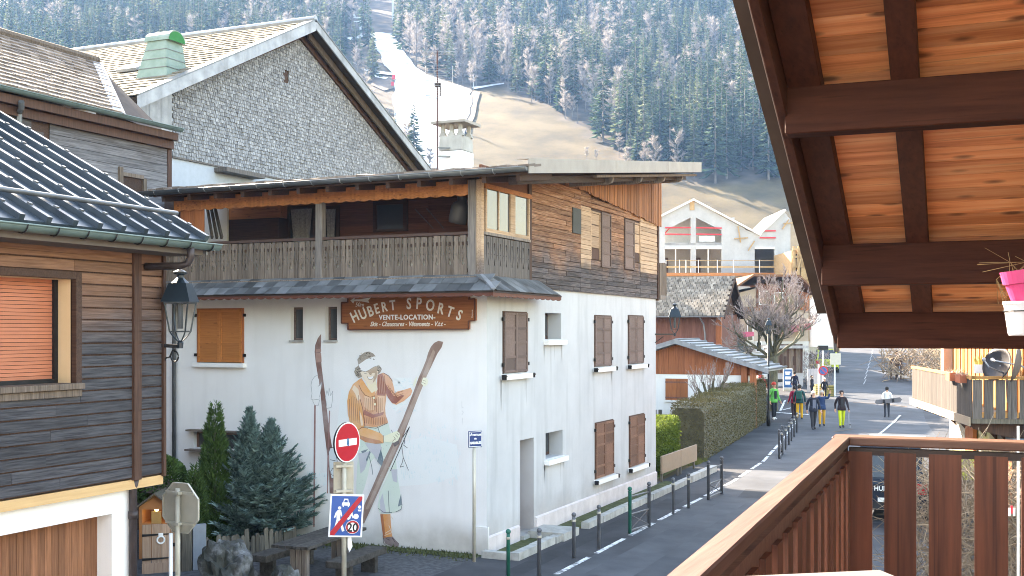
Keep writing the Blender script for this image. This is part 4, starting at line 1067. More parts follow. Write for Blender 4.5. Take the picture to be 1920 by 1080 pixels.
coat('sweater_light', [[(708,742),(721,743),(721,760),(719,772),(711,776),(707,765)],[(683,742),(697,745),(703,752),(703,768),(692,770),(683,762)]], (.60,.38,.24), 4)
coat('sweater_shade', [[(708,703),(716,700),(722,712),(724,735),(722,742),(707,741)],[(682,768),(700,777),(720,772),(718,778),(698,784),(681,777)]], (.30,.115,.085), 4)
coat('sleeve', [[(674,711),(662,720),(654,735),(651,752),(652,775),(656,793),(671,808),(683,801),(682,786),(678,764),(675,742),(670,728)]], (.54,.27,.10), 4)
coat('sleeve_light', [[(664,722),(672,730),(675,748),(671,752),(666,738),(660,730)],[(674,770),(679,782),(681,798),(677,798),(675,785)]], (.62,.45,.32), 5)
coat('forearm', [[(672,806),(680,802),(692,804),(713,812),(719,818),(719,831),(706,832),(685,829),(674,822)]], (.58,.31,.13), 5)
coat('forearm_shade', [[(675,816),(690,821),(712,826),(718,831),(704,832),(685,829),(674,822)]], (.40,.17,.075), 5.5)
coat('far_sleeve', [[(718,699),(728,705),(735,714),(739,728),(740,738),(745,734),(757,731),(770,727),(773,733),(770,741),(757,752),(743,759),(735,756),(727,745),(723,735),(722,718)]], (.54,.29,.17), 4)
coat('far_sleeve_shade', [[(722,718),(728,728),(738,742),(746,744),(754,740),(758,742),(748,752),(742,757),(735,755),(727,745),(723,735)]], (.26,.10,.075), 5)
rb_ = []
for i in range(10): rb_.append([(684+i*3.6, 746+R(-2,2)), (685+i*3.5, 772+R(-3,4))])
for i in range(13): rb_.append([(683+i*3.4, 783-abs(i-6)*.1), (684+i*3.3, 797-abs(i-7)*.5)])
for i in range(6): rb_.append([(655+i*3.4, 745+R(-4,3)), (656+i*3.8, 785+R(-3,5)+i*2)])
for i in range(5): rb_.append([(709+i*3, 704+R(0,2)), (710+i*3.4, 738)])
for i in range(4): rb_.append([(727+i*4, 722+i*5), (733+i*5, 735+i*5)])
for i in range(3): rb_.append([(744,737+i*5),(756,733+i*5)])
lines('sweater_rib', rb_, (.31,.125,.07), 5.2, .009)
rb2 = [[(686+i*3.6, 748+R(-2,2)), (687+i*3.5, 770+R(-3,4))] for i in range(9)]+[[(710.5+i*3, 706), (711.5+i*3.3, 736)] for i in range(4)]
lines('sweater_rib_light', rb2, (.66,.46,.34), 5.4, .006)
lines('sweater_outline', [[(675,748),(680,766),(682,784),(684,799)],[(682,800),(705,803),(727,793)],[(719,699),(729,705),(736,715)],[(742,734),(743,746)],[(672,806),(679,801),(690,803)]], (.18,.07,.05), 6, .011)
coat('neck', [[(686,716),(704,710),(708,730),(703,738),(697,738),(690,728)]], (.60,.52,.38), 5)
coat('collar', [[(673,722),(676,712),(682,716),(688,726),(697,737),(704,733),(702,742),(693,745),(683,739),(677,732)]], (.56,.28,.11), 6)
lines('collar_edge', [[(673,722),(678,733),(685,741),(694,745),(703,742)]], (.22,.09,.05), 7, .010)
lines('button_placket', [[(702,743),(704,752),(703,764)]], (.24,.09,.06), 6, .010)
coat('button', [[(699.5,744),(702.5,744),(702.5,748),(699.5,748)],[(701.5,756),(704.5,756),(704.5,760),(701.5,760)]], (.70,.62,.45), 7)
hr = [[(672,684),(670,674),(675,667),(683,661),(692,659),(700,663),(704,668),(688,676)],[(672,685),(667,690),(664,697),(667,704),(672,709),(678,707),(680,698),(676,690)],[(706,684),(712,686),(716,692),(713,698),(709,702),(706,694)]]
coat('hair', hr, (.24,.20,.16), 5)
coat('face', [[(675,697),(684,696),(700,688),(707,688),(709,697),(707,707),(702,716),(696,721),(689,718),(683,712),(679,706)]], (.60,.50,.40), 6)
coat('face_shade', [[(678,697),(690,695),(704,686),(708,690),(706,700),(699,699),(694,703),(690,698)],[(703,700),(708,698),(706,708),(702,715),(699,718)]], (.37,.27,.19), 7)
coat('smile', [[(689,706),(694,707),(700,705),(699,709),(695,711),(691,710)]], (.80,.77,.70), 8)
lines('face_line', [[(688,705),(691,711),(696,712),(700,709),(701,705)],[(694,698),(693,702),(697,703)],[(683,700),(688,701)]], (.20,.12,.09), 8.6, .007)
coat('visor', [[(672,684),(686,674),(702,668),(706,674),(710,685),(700,688),(691,694),(684,697),(676,694)]], (.80,.80,.80), 8)
lines('visor_line', [[(672,684),(676,694),(685,697),(692,694),(701,688),(710,685)]], (.30,.30,.28), 9, .007)
cur = []
for i in range(34):
    a = R(0,6.28); cx_, cy_ = random.choice([(R(674,702),R(661,674)), (R(666,677),R(688,706)), (R(707,714),R(686,699))])
    cur.append([(cx_+2*cos(a),cy_+1.6*sin(a)),(cx_+2*cos(a+1.4),cy_+1.6*sin(a+1.4)),(cx_+2*cos(a+2.8),cy_+1.6*sin(a+2.8))])
lines('hair_curl', cur[:22], (.05,.04,.035), 9, .010); lines('hair_highlight', cur[22:], (.62,.55,.45), 9.3, .009)
coat('near_hand', [[(719,818),(727,815),(736,811),(744,808),(749,812),(750,818),(746,826),(739,830),(728,829),(720,828)]], (.66,.60,.46), 7)
lines('finger_line', [[(738,818),(742,824)],[(741,815),(746,820)],[(744,812),(748,816)],[(736,828),(741,822)],[(719,816),(719,830)]], (.24,.17,.12), 8, .008)
coat('far_hand', [[(793,708),(799,708),(803,714),(801,721),(795,725),(790,719)],[(774,722),(777,712),(782,706),(780,716),(777,726)]], (.66,.60,.48), 5)
lines('far_finger_line', [[(793,713),(799,715)],[(792,717),(798,720)]], (.28,.2,.15), 6, .007)
coat('hand_shadow', [[(736,830),(747,826),(750,818),(748,832),(740,838)]], (.08,.06,.06), 6.5)
lines('hanging_strap', [[(752,826),(756,858),(754,868)],[(756,858),(766,882)],[(758,824),(759,832)],[(756,834),(764,840)],[(754,868),(750,876),(757,874)]], (.12,.12,.14), 3, .012)
lines('faint_signature', [[(866,752),(866,764),(869,764)],[(866,770),(869,773),(866,778)],[(867,784),(868,796)]], (.58,.58,.58), 1, .008)
random.seed(21)
# ------------------------------------------------------------------ timber house over a garage, on the left
LX, LY1, LY0 = -.47, -9.53, -19.5
ZT = 2.81
lh = thing('garage_house', 'timber clad house above a white garage with blue metal roof and roller shutter', 'building', (LX,LY1,0))
wy = [atX(p, 620, LX).y for p in (0,155)]
win = (-15.4, atX(138,620,LX).y, atX(70,722,LX).z, atX(70,520,LX).z)
H = 5.98
mb = MB(); mb.wall((LX-.03,LY0,ZT), (0,1,0), (0,0,1), (1,0,0), LY1-LY0, H-ZT, [(win[0]-LY0, win[1]-LY0, win[2]-ZT, win[3]-ZT)], .02)
mb.poly([(LX-.03,LY1,ZT),(-7,LY1,ZT),(-7,LY1,9.2),(-3.9,LY1,8.05),(LX-.03,LY1,H)]); mb.poly([(LX,LY0,ZT),(LX,LY1,ZT),(-7,LY1,ZT),(-7,LY0,ZT)])
mb.build('upper_wall', dark_woodz, lh)
its = []; z = ZT+.01; ch = .152
yb = atX(254,700,LX).y                                # batten position
while z < H-.02:
    top = min(z+ch, H)
    segs = [(LY0,yb-.07),(yb+.07,LY1-.035)]
    for a, b in segs:
        part = [(a,b)]
        if win[2]-.16 < (z+top)/2 < win[3]+.06 and a < win[0]: part = [(a,win[0]-.12),(win[1]+.13,b)]
        for q0, q1 in part:
            cut = [q0]
            while q1-cut[-1] > 3.6: cut.append(cut[-1]+R(2.2,3.2))
            cut.append(q1)
            for c0, c1 in zip(cut, cut[1:]):
                if c1-c0 < .03: continue
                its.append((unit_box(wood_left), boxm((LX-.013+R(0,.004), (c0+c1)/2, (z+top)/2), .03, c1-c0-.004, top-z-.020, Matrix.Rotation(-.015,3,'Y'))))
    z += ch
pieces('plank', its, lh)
MB().box(LX-.03,LX+.05,yb-.07,yb+.07,ZT-.02,H).build('wall_batten', dark_woodz, lh, bevel=.006)
MB().box(LX-.08,LX+.04,LY1-.035,LY1+.02,ZT-.03,H).build('corner_board', dark_woodz, lh)
# window: brown surround, beige reveal, roller shutter, sill
a, b, z0, z1 = win
wf = MB().box(LX-.05,LX+.045,b,b+.10,z0-.05,z1+.10).box(LX-.05,LX+.045,a-.1,a,z0-.05,z1+.10).box(LX-.05,LX+.045,a,b,z1,z1+.10).build('window', dark_wood, lh, bevel=.006)
MB().box(LX-.34,LX-.05,b-.002,b+.03,z0,z1).box(LX-.34,LX-.05,a,b,z1-.002,z1+.02).build('reveal', beige_pt, wf)
MB().box(LX-.34,LX-.26,b-.06,b,z0,z1).box(LX-.34,LX-.26,a,b-.06,z0,z0+.05).build('guide_rail', black_m, wf)
n = 27; hh = (z1-z0-.05)/n
its = [(unit_box(roll_sh), boxm((LX-.315+.004*(i % 2), (a+b-.06)/2, z0+.05+hh*(i+.5)), .02, b-.06-a, hh-.006)) for i in range(n)]
pieces('slat', its, wf)
MB().box(LX-.34,LX+.10,a-.1,b+.10,z0-.075,z0).box(LX-.02,LX+.05,a-.1,b+.10,z0-.17,z0-.08).build('sill', slat_grey, wf, bevel=.006)
# white ground floor with the garage opening
GXp = LX-.12; gy1 = atX(247,950,GXp).y
gd = atX(212,985,GXp).y; gz = atX(190,967,GXp).z; gl_ = atX(183,1040,GXp-.25).y
mb = MB(); mb.wall((GXp,LY0,-.1), (0,1,0), (0,0,1), (1,0,0), gy1-LY0, ZT-.14+.1, [(LY0+.5-LY0, gl_-LY0+.0, 0, gz+.1)], .30)
mb.poly([(GXp,gy1,-.1),(-7,gy1,-.1),(-7,gy1,ZT-.04),(GXp,gy1,ZT-.04)])
mb.build('ground_floor_wall', plaster, lh)
its = []; y = gl_-.005; 
while y > LY0+.6: its.append((unit_box(garage_w), boxm((GXp-.27, y-.055, (gz-.02)/2), .03, .107, gz))); y -= .112
gdo = MB().box(GXp-.32,GXp-.285,LY0+.5,gl_,0,gz).build('garage_door', dark_wood, lh)
pieces('door_board', its, gdo)
MB().box(GXp-.05,LX+.0,LY0,LY1+.0,ZT-.14,ZT-.012).build('floor_trim', tan_trim, lh)
# standing seam roof with square ribs
EX, RZ0, RS = .12, 6.02, .515
RY = -9.36
def rz(x): return RZ0+(EX-x)*RS
rd = frame((0,1,0), (-1,0,RS), Vector((0,1,0)).cross(Vector((-1,0,RS)))) ; rn = Vector((RS,0,1)).normalized(); su = Vector((-1,0,RS)).normalized()
mb = MB(); mb.prism([(EX,LY0,rz(EX)),(EX,RY,rz(EX)),(-4.0,RY,rz(-4.0)),(-4.0,LY0,rz(-4.0))], rn*.05); mb.prism([(-4.0,LY0,rz(-4.0)),(-4.0,RY,rz(-4.0)),(-8.0,RY,rz(0)),(-8.0,LY0,rz(0))], rn*.05)
roof = mb.build('roof', metal_bl, lh)
its = []; y = RY-.03; Ls = 4.05*sqrt(1+RS*RS)
while y > LY0:
    its.append((unit_box(metal_bl), boxm(Vector((EX,y,rz(EX)))+su*(Ls/2-.02)+rn*.085, Ls, .075, .08, frame(su, su.cross(rn)*-1, rn) if False else frame(su, rn.cross(su), rn))))
    y -= .40
pieces('seam_rib', its, roof)
its = []; y = RY-.03
while y > LY0:
    for k in range(5):
        its.append((unit_box(zinc), boxm(Vector((EX,y,rz(EX)))+su*(.35+k*.85)+rn*.135, .05, .05, .02, frame(su, rn.cross(su), rn))))
    y -= .40
pieces('seam_clip', its, roof)
c = Vector((EX,0,rz(EX)))+su*.62+rn*.17
MB().tube([(c.x,LY0,c.z),(c.x,RY-.02,c.z)], .033, 8).build('snow_bar', zinc, roof, smooth=True)
c2 = Vector((-4.0,0,rz(-4.0)))+rn*.12
MB().tube([(c2.x,LY0,c2.z),(c2.x,RY+.05,c2.z)], .09, 8).build('ridge_cap', zinc, roof, smooth=True)
MB().prism([(EX+.02,RY,rz(EX)-.16),(EX+.02,RY,rz(EX)+.10),(-4.0,RY,rz(-4.0)+.12),(-4.0,RY,rz(-4.0)-.16)], (0,.03,0)).build('verge_board', zinc, lh)
MB().box(LX-.02,EX-.02,LY0,RY-.01,RZ0-.17,RZ0-.02).build('eave_soffit', paint('soffit_taupe',(.13,.11,.10)), lh)
gt = half_gutter((EX+.10,LY0,RZ0-.02),(EX+.10,RY+.14,RZ0-.02),.085,gutter_gr,lh)
y = RY-.05
while y > LY0:
    MB().tube([(EX+.10+.093*cos(t),y,RZ0-.02-.093*sin(t)) for t in [pi*k/8 for k in range(9)]], .011, 4).tube([(EX+.0,y,RZ0-.01),(EX-.15,y,RZ0+.10)], .008, 4).build('gutter_bracket', black_m, gt)
    y -= .46
py_ = RY-.42; gx_ = EX+.10
MB().tube([(gx_,py_,RZ0-.07),(gx_,py_,RZ0-.22),(gx_-.05,py_,RZ0-.30),(gx_-.16,py_-.02,RZ0-.335),(LX+.02,py_-.12,RZ0-.34)], .052, 12).build('gutter_elbow', pipe_dk, lh, smooth=True)
MB().tube([(LX-.02,yb+.02,ZT),(LX-.06,yb+.02,ZT-.15),(LX-.06,yb+.02,0)], .055, 12).lathe([(.066,ZT-.55),(.066,ZT-.45)], (LX-.06,yb+.02,0), 12).build('downpipe', pipe_dk, lh, smooth=True)
# lantern on the corner
lc = atD(338, 590, 15.95)
def lantern(mb, mbg, c, s, M=None):
    """four sided tapered street lantern: c = centre of the glass"""
    def ring(r, z, n=4): return [c+Vector((r*s*cos(pi/4+2*pi*k/n+.35), r*s*sin(pi/4+2*pi*k/n+.35), z*s)) for k in range(n)]
    top, bot = ring(.30,.22), ring(.20,-.30)
    for k in range(4):
        mb.beam(top[k], bot[k], .022*s, .022*s); mb.beam(top[k], top[(k+1)%4], .03*s, .05*s); mb.beam(bot[k], bot[(k+1)%4], .02*s, .025*s)
        mb.tube([bot[k], c+(bot[k]-c)*.72+Vector((0,0,-.16*s)), c+Vector((0,0,-.52*s))], .013*s, 5)
    r0, r1 = ring(.37,.225), ring(.22,.56)
    mb.add(r0+r1, [(0,1,5,4),(1,2,6,5),(2,3,7,6),(3,0,4,7),(3,2,1,0),(4,5,6,7)])
    mb.lathe([(.16*s,.56*s),(.10*s,.62*s),(.06*s,.66*s),(.06*s,.70*s),(.115*s,.73*s),(.12*s,.76*s),(.05*s,.80*s),(.001,.81*s)], c, 12)
    mb.lathe([(.05*s,-.60*s),(.06*s,-.5*s),(.03*s,-.46*s)], c, 8)
    mb.lathe([(.05*s,-.25*s),(.05*s,.2*s)], c, 6)
lt = thing('wall_lantern', 'dark blue four sided wall lantern on the corner of the timber house', 'lantern', (LX,LY1,lc.z-.6))
mb = MB(); lantern(mb, None, lc, .78); mb.build('lantern_frame', lantern_m, lt)
mb = MB(); e = Vector((LX-.02,LY1-.02,lc.z-.43)); mb.beam(e, lc+Vector((0,0,-.44)), .05, .05)
sc_ = [e+Vector((.0,.0,-.05))+(lc-e).normalized()*0]
dv = Vector((lc.x-e.x,lc.y-e.y,0)); dv.normalize()
mb.tube([e+dv*(.05+.16*k/10)+Vector((0,0,-.22+.17*k/10+.02*sin(k))) for k in range(11)], .012, 5)
mb.tube([e+dv*(.20+.055*cos(t))+Vector((0,0,-.15+.075*sin(t))) for t in [1.6-k*.45 for k in range(13)]], .012, 5)
mb.build('bracket', black_m, lt)

# ------------------------------------------------------------------ old dark barn behind it
BX = -9.0; B1 = .47
bn = thing('old_barn', 'old barn with weathered dark plank wall and mossy brown tiled roof', 'building', (BX,B1,0))
zE = 9.75
MB().box(BX-8,BX,-16,B1,0,zE).build('wall', dark_wood, bn)
wn = rX(226,266,333,370,BX)
its = []; z = 6.0
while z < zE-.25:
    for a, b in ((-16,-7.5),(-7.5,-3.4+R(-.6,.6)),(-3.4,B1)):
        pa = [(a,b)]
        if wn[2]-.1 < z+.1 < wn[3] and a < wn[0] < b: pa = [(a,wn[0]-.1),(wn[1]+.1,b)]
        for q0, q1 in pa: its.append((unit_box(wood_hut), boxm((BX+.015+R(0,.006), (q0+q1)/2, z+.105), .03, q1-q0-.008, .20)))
    z += .208
pieces('plank', its, bn)
wi = MB().box(BX,BX+.09,wn[0]-.12,wn[0],wn[2],wn[3]+.2).box(BX,BX+.07,wn[1],wn[1]+.1,wn[2]-.1,wn[3]+.02).box(BX,BX+.07,wn[0],wn[1],wn[3],wn[3]+.09).build('window', slat_grey, bn)
MB().box(BX,BX+.02,wn[0],wn[1],wn[2]-.1,wn[3]).build('pane', dark_wood, wi)
MB().box(BX-.02,BX+.30,-16,B1-.02,zE-.22,zE-.04).box(BX,BX+.14,-16,B1,zE-.42,zE-.225).build('eave_board', dark_woodz, bn)
MB().box(BX+.005,BX+.06,B1-.12,B1+.02,5,zE-.2).build('corner_board', dark_woodz, bn)
half_gutter((BX+.40,-16,zE+.06),(BX+.40,B1-.03,zE+.06),.085,gutter_gr,bn)
MB().tube([atX(40,190,BX+.38), atX(40,203,BX+.3), atX(36,212,BX+.12), atX(36,235,BX+.1)], .06, 8).build('downpipe', zinc, bn)
# roof plane, cut obliquely at its far end
e0, e1 = Vector((BX+.42,-16,zE+.05)), Vector((BX+.42,-1.75,zE+.05)); sl = .58
r0, r1 = Vector((-12.45,-16,zE+.05+sl*(BX+.42+12.45))), Vector((-12.45,1.55,zE+.05+sl*(BX+.42+12.45)))
un = Vector((sl,0,1)).normalized(); us = Vector((-1,0,sl)).normalized(); Lr = (r0-e0).length
mb = MB(); mb.prism([e0,e1,r1,r0], -un*.06); mb.poly([r0,r1,(-17,1.5,8),(-17,-16,8)]); mb.poly([(BX,B1,zE-.1),(BX+.42,-1.75,zE+.0),r1,(-12.45,1.55,8)]); rf = mb.build('roof', roof_under, bn)
its = []; nr = 15; ex = Lr/nr
for i in range(nr):
    yend = e1.y+(r1.y-e1.y)*(i+.5)/nr; y = yend-.14 
    while y > -9.5:
        c = Vector((e0.x,y,e0.z))+us*(ex*(i+.5))+un*(.035+R(-.006,.01))
        its.append((unit_box(tile_brown), boxm(c, .262, ex+.02, .06, frame((0,-1,0), us, un) @ Matrix.Rotation(-.12+R(-.015,.015),3,'X'))))
        y -= .275+(.0)
pieces('roof_tile', its, rf, rest='roof_tiles')
MB().beam(e1+un*.06,r1+un*.06,.30,.03,un).build('verge_flashing', tin, rf)
MB().tube([r0+un*.08,r1+un*.08],.12,8).build('ridge_cap', slat_grey, rf)

# ------------------------------------------------------------------ big farmhouse with shingled gable
FX = -13.0
fa = thing('shingled_farmhouse', 'large farmhouse with silvery shingled gable and pale tiled roof', 'building', (FX,12.8,0))
OV = .7; XO = FX+OV
pA, pL, pR = atX(590,40,XO), atX(257,192,XO), atX(806,312,XO)
apex = Vector((XO,pA.y,pA.z)); half = (pR.y-pL.y)/2; ym = pA.y; slope = (pA.z-(pL.z+pR.z)/2)/half
zAt = lambda y, d=0: apex.z-abs(y-ym)*slope+d
mb = MB(); ya, yz = pL.y+.3, pR.y-.3
mb.prism([(FX,ya,0),(FX,yz,0),(FX,yz,zAt(yz,-.25)),(FX,ym,zAt(ym,-.25)),(FX,ya,zAt(ya,-.25))], (-15.5,0,0)); mb.build('wall', paint('blue_grey_render',(.42,.46,.52)), fa)
# shingles on the gable
ysh = atX(321,240,FX).y; its = []; exz = .115; z = atX(321,292,FX).z; row = 0
sm = [MB().box(-.003,.013,-.5,.5,-.5,.5).mesh('shingle', shingle_m)]
slot = rX(531,540,131,157,FX)
while z < zAt(ym)-.3:
    y = ysh+(row % 2)*.08+R(0,.03); 
    while y < yz:
        wd = R(.098,.132)
        zl = 10.08 + (0 if y > 7 else 0)
        if zAt(y+wd/2,-.32) > z+.08 and not (slot[0] < y+wd/2 < slot[1] and slot[2] < z+.05 < slot[3]):
            its.append((sm[0], boxm((FX+.012+R(0,.014), y+wd/2, z+exz/2+R(-.012,.012)), 1.3, wd-.016, exz+.03, Matrix.Rotation(-.19,3,'Y') @ Matrix.Rotation(R(-.05,.05),3,'X'))))
        y += wd
    z += exz; row += 1
pieces('shingle', its, fa, rest='gable_shingles')
MB().box(FX-.2,FX+.004,slot[0],slot[1],slot[2],slot[3]).build('vent_slot', dark_wood, fa)
cl = MB(); n = 4
for i in range(n):
    y0, y1 = ya+(ysh-ya)*i/n, ya+(ysh-ya)*(i+1)/n
    MB().prism([(FX+.002,y0+.006,9.6),(FX+.002,y1-.006,9.6),(FX+.002,y1-.006,zAt(y1,-.3)),(FX+.002,y0+.006,zAt(y0,-.3))], (.03,0,0)).build('wall_panel', tin, fa)
MB().box(FX+.0,FX+.5,ysh+2.0,ysh+4.0,atX(440,330,FX).z,atX(440,322,FX).z).box(FX,FX+.06,ysh+.0,yz,zAt(yz)*0+atX(321,292,FX).z-.06,atX(321,292,FX).z-.01).build('ledge', slat_dark, fa)
# roof
BXr = -29.5
for s, nm in ((-1,'roof'),(1,'rear_roof')):
    yE = ym+s*(half+.15)
    n_ = Vector((0,s*slope,1)).normalized(); ud = Vector((0,-s,slope)).normalized(); zE_ = apex.z-(half+.15)*slope
    q = MB().prism([(XO,yE,zE_),(XO,ym,apex.z),(BXr,ym,apex.z),(BXr,yE,zE_)], -n_*.14).build(nm, roof_under, fa)
    if s == -1:
        its = []; Lr = sqrt((half+.15)**2*(1+slope**2)); nr = 25; ex = Lr/nr; x0 = XO-.12
        for i in range(nr):
            x = x0-(i % 2)*.17
            while x > BXr+.2:
                c = Vector((x-.17,yE,zE_))+ud*(ex*(i+.5))+n_*(.03+R(-.006,.008))
                its.append((unit_box(tile_cream), boxm(c, .335, ex+.03, .03, frame((-1,0,0), Vector((0,-s,slope)), n_) @ Matrix.Rotation(-.085+R(-.008,.008),3,'X'))))
                x -= .342
        pieces('roof_tile', its, q, rest='roof_tiles')
        roofL, nL, udL = q, n_, ud
    # barge boards
    th = .34 if s < 0 else .26
    MB().prism([(XO+.0,yE,zE_-th),(XO+.0,ym,apex.z-th),(XO+.0,ym,apex.z+.03),(XO+.0,yE,zE_+.03)], (.05,0,0)).build('barge_board', tin, fa)
    MB().prism([(XO-.3,yE,zE_+.035),(XO-.3,ym,apex.z+.035),(XO+.07,ym,apex.z+.035),(XO+.07,yE,zE_+.035)], n_*.04).build('verge_flashing', zinc, fa)
    if s > 0:
        MB().prism([(XO-.45,yE,zE_-.42),(XO-.45,ym+.2,apex.z-.50),(XO-.45,ym+.2,apex.z-.2),(XO-.45,yE,zE_-.14)], (.08,0,0)).build('inner_barge_board', slat_grey, fa)
    MB().prism([(FX+.02,yE+(-s)*.4,zE_-.30),(FX+.02,ym,apex.z-.55),(FX+.02,ym,apex.z-.30),(FX+.02,yE+(-s)*.4,zE_-.02)], (.10,0,0)).build('wall_plate', dark_woodz, fa)
MB().tube([(XO+.05,ym,apex.z+.08),(BXr,ym,apex.z+.08)], .12, 8).build('ridge_cap', tin, fa)
# ventilator on the roof
vb = atP(303,140,(XO,ym,apex.z),nL)
vn = MB()
vc = Vector((vb.x,vb.y,vb.z)); 
b0, b1, hh = .66, .36, .98
vt = vc+Vector((0.05,.1,hh))
B4 = [vc+Vector((i*b0,j*b0*.8,-.45)) for i, j in ((-1,-1),(1,-1),(1,1),(-1,1))]; T4 = [vt+Vector((i*b1,j*b1,0)) for i, j in ((-1,-1),(1,-1),(1,1),(-1,1))]
vn.add(B4+T4, [(0,1,5,4),(1,2,6,5),(2,3,7,6),(3,0,4,7),(4,5,6,7)])
ve = vn.build('ventilator', flare_zinc, fa)
mb = MB()
for k in range(1,5):
    f = k/5
    P = [B4[i].lerp(T4[i], f) for i in range(4)]
    for i in range(4): mb.beam(P[i]+(P[i]-vt.lerp(vc,1-f)).normalized()*.005, P[(i+1)%4]+(P[(i+1)%4]-vt.lerp(vc,1-f)).normalized()*.005, .03, .018)
mb.build('sheet_joint', zinc, ve)
mb = MB(); rr = .40; L_ = .46; arc = [(rr*cos(t), rr*.85*sin(t)) for t in [pi*k/12 for k in range(13)]]
mb.prism([vt+Vector((-L_,-y,z)) for y, z in arc], (2*L_,0,0)); mb.build('cowl', flare_zinc, ve, smooth=False)
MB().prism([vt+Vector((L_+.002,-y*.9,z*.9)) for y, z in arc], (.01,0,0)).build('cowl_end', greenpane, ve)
sk = atP(252,133,(XO,ym,apex.z),nL); 
MB().obox(sk+nL*.12, Vector((.42,0,0)), udL*.35, nL*.05).build('skylight', tin, roofL)
# ------------------------------------------------------------------ things on the little square
def facing(yaw_from_cam_dir, D, px):                     # unit normal of a plate: 0 = faces the camera, + = turned to the camera's right
    b = ray(px, HORIZON); b.z = 0; b.normalize(); v = -b
    t = yaw_from_cam_dir; return Vector((v.x*cos(t)-v.y*sin(t), v.x*sin(t)+v.y*cos(t), 0))
# post with the no entry disc and the zone panel
D = 19.4
pb = atD(645, 1040, D); pb.z = 0
sp_ = thing('traffic_sign_post', 'galvanised post with red no entry disc above blue end of shared zone panel', 'road sign', pb)
ztop = atD(645,800,D).z
MB().tube([(pb.x,pb.y,0),(pb.x,pb.y,ztop)], .042, 12).build('post', galv, sp_, smooth=True)
# disc
n1 = facing(radians(52), D, 654); c1 = atD(654,829,D)+n1*.05
c1 = Vector((pb.x,pb.y,c1.z))+n1*.07
def disc(mb, c, n, r, th, seg=36):
    n = Vector(n); u = n.cross(Vector((0,0,1))).normalized(); v = Vector((0,0,1))
    mb.prism([c+u*r*cos(2*pi*k/seg)+v*r*sin(2*pi*k/seg) for k in range(seg)], n*th)
rad = 37.5/FPX*D
mb = MB(); disc(mb, c1-n1*.03, n1, rad+.004, .03); dk = mb.build('no_entry_disc', black_m, sp_)
mb = MB(); disc(mb, c1+n1*.002, n1, rad, .004); mb.build('white_rim', sign_white, dk)
mb = MB(); disc(mb, c1+n1*.007, n1, rad*.94, .003); mb.build('red_face', sign_red, dk)
u1 = Vector((0,0,1)).cross(n1).normalized()
MB().obox(c1+n1*.012, u1*rad*.72, Vector((0,0,rad*.17)), n1*.0015).build('white_bar', sign_white, dk)
# the little sticker figure on the bar
mb = MB(); 
for dx, dz, sx, sz in ((0,.045,.022,.022),(.0,.0,.03,.028),(.012,-.04,.012,.02),(-.012,-.035,.012,.016)): mb.obox(c1+n1*.015+u1*dx+Vector((0,0,dz)), u1*sx, Vector((0,0,sz)), n1*.001)
mb.build('sticker', paint('sticker_blue',(.05,.16,.30)), dk)
# back of a second plate on the post
n2 = facing(radians(188), D, 653); c2_ = Vector((pb.x,pb.y,atD(653,897,D).z))-n2*(-.06)
u2 = Vector((0,0,1)).cross(n2).normalized()
hw, hh = 19/FPX*D, 31/FPX*D
bp = MB().obox(c2_+n2*.0, u2*hw, Vector((0,0,hh)), n2*.006).build('back_plate', signback, sp_, bevel=.004)
mb = MB()
for dz in (-.21,.21): MB().obox(Vector((pb.x,pb.y,c2_.z+dz)), u2*hw*.8, Vector((0,0,.018)), n2*.052).build('clamp', galv, bp)
# zone panel
n3 = facing(radians(6), D, 647); u3 = Vector((0,0,1)).cross(n3).normalized(); zc = atD(647,966,D).z
c3 = Vector((pb.x,pb.y,zc))+n3*.065+u3*.03
pw, ph = 31.5/FPX*D, 40/FPX*D
tilt = Matrix.Rotation(-.055,3,n3); u3 = tilt@u3; v3 = (n3.cross(u3)).normalized()
if v3.z < 0: v3 = -v3
zp = MB().obox(c3, u3*pw, v3*ph, n3*.010).build('zone_panel', sign_white, sp_, bevel=.004)
def pl(P, lay, name, mat, par=zp):
    mb = MB()
    for q_ in P: mb.prism([c3+u3*(x*pw)+v3*(y*ph)+n3*(.0105+.0016*lay) for x, y in q_], n3*.0015)
    return mb.build(name, mat, par)
def circ(cx, cy, r, n=20): return [(cx+r*cos(2*pi*k/n), cy+r*.77*sin(2*pi*k/n)) for k in range(n)]
pl([[(-.9,-.92),(.9,-.92),(.9,.92),(-.9,.92)]], 0, 'blue_field', sign_blue)
pl([circ(-.42,.36,.10,12), [(-.52,.26),(-.32,.26),(-.24,.0),(-.30,-.04),(-.34,.08),(-.36,-.12),(-.18,-.42),(-.06,-.70),(-.2,-.74),(-.30,-.50),(-.44,-.22),(-.54,-.50),(-.66,-.52),(-.56,-.16),(-.58,.04),(-.66,-.12),(-.72,-.08),(-.64,.14)]], 1, 'walker_symbol', sign_white)
pl([[(-.30,.48),(-.28,.62),(-.22,.62),(-.18,.80),(.06,.80),(.10,.62),(.16,.62),(.18,.48),(.12,.48),(.12,.42),(.06,.42),(.06,.48),(-.18,.48),(-.18,.42),(-.24,.42),(-.24,.48)]], 1, 'car_symbol', sign_white)
pl([[(-.14,.74),(.02,.74),(.05,.63),(-.17,.63)]], 2, 'car_windscreen_symbol', sign_blue)
pl([circ(.58,-.02,.16,16), [(.22,.26),(.34,.26),(.38,.06),(.46,-.08),(.40,-.12),(.30,.02),(.24,-.14),(.10,-.20),(.06,-.12),(.18,-.04)], circ(.28,.36,.07,10), circ(.76,.42,.10,12), [(.66,.30),(.88,.30),(.84,.22),(.70,.22)]], 1, 'play_symbol', sign_white)
pl([[(-.9,-.90),(-.66,-.92),(.9,.78),(.9,.92),(.70,.92),(-.9,-.76)]], 3, 'red_stripe', sign_red)
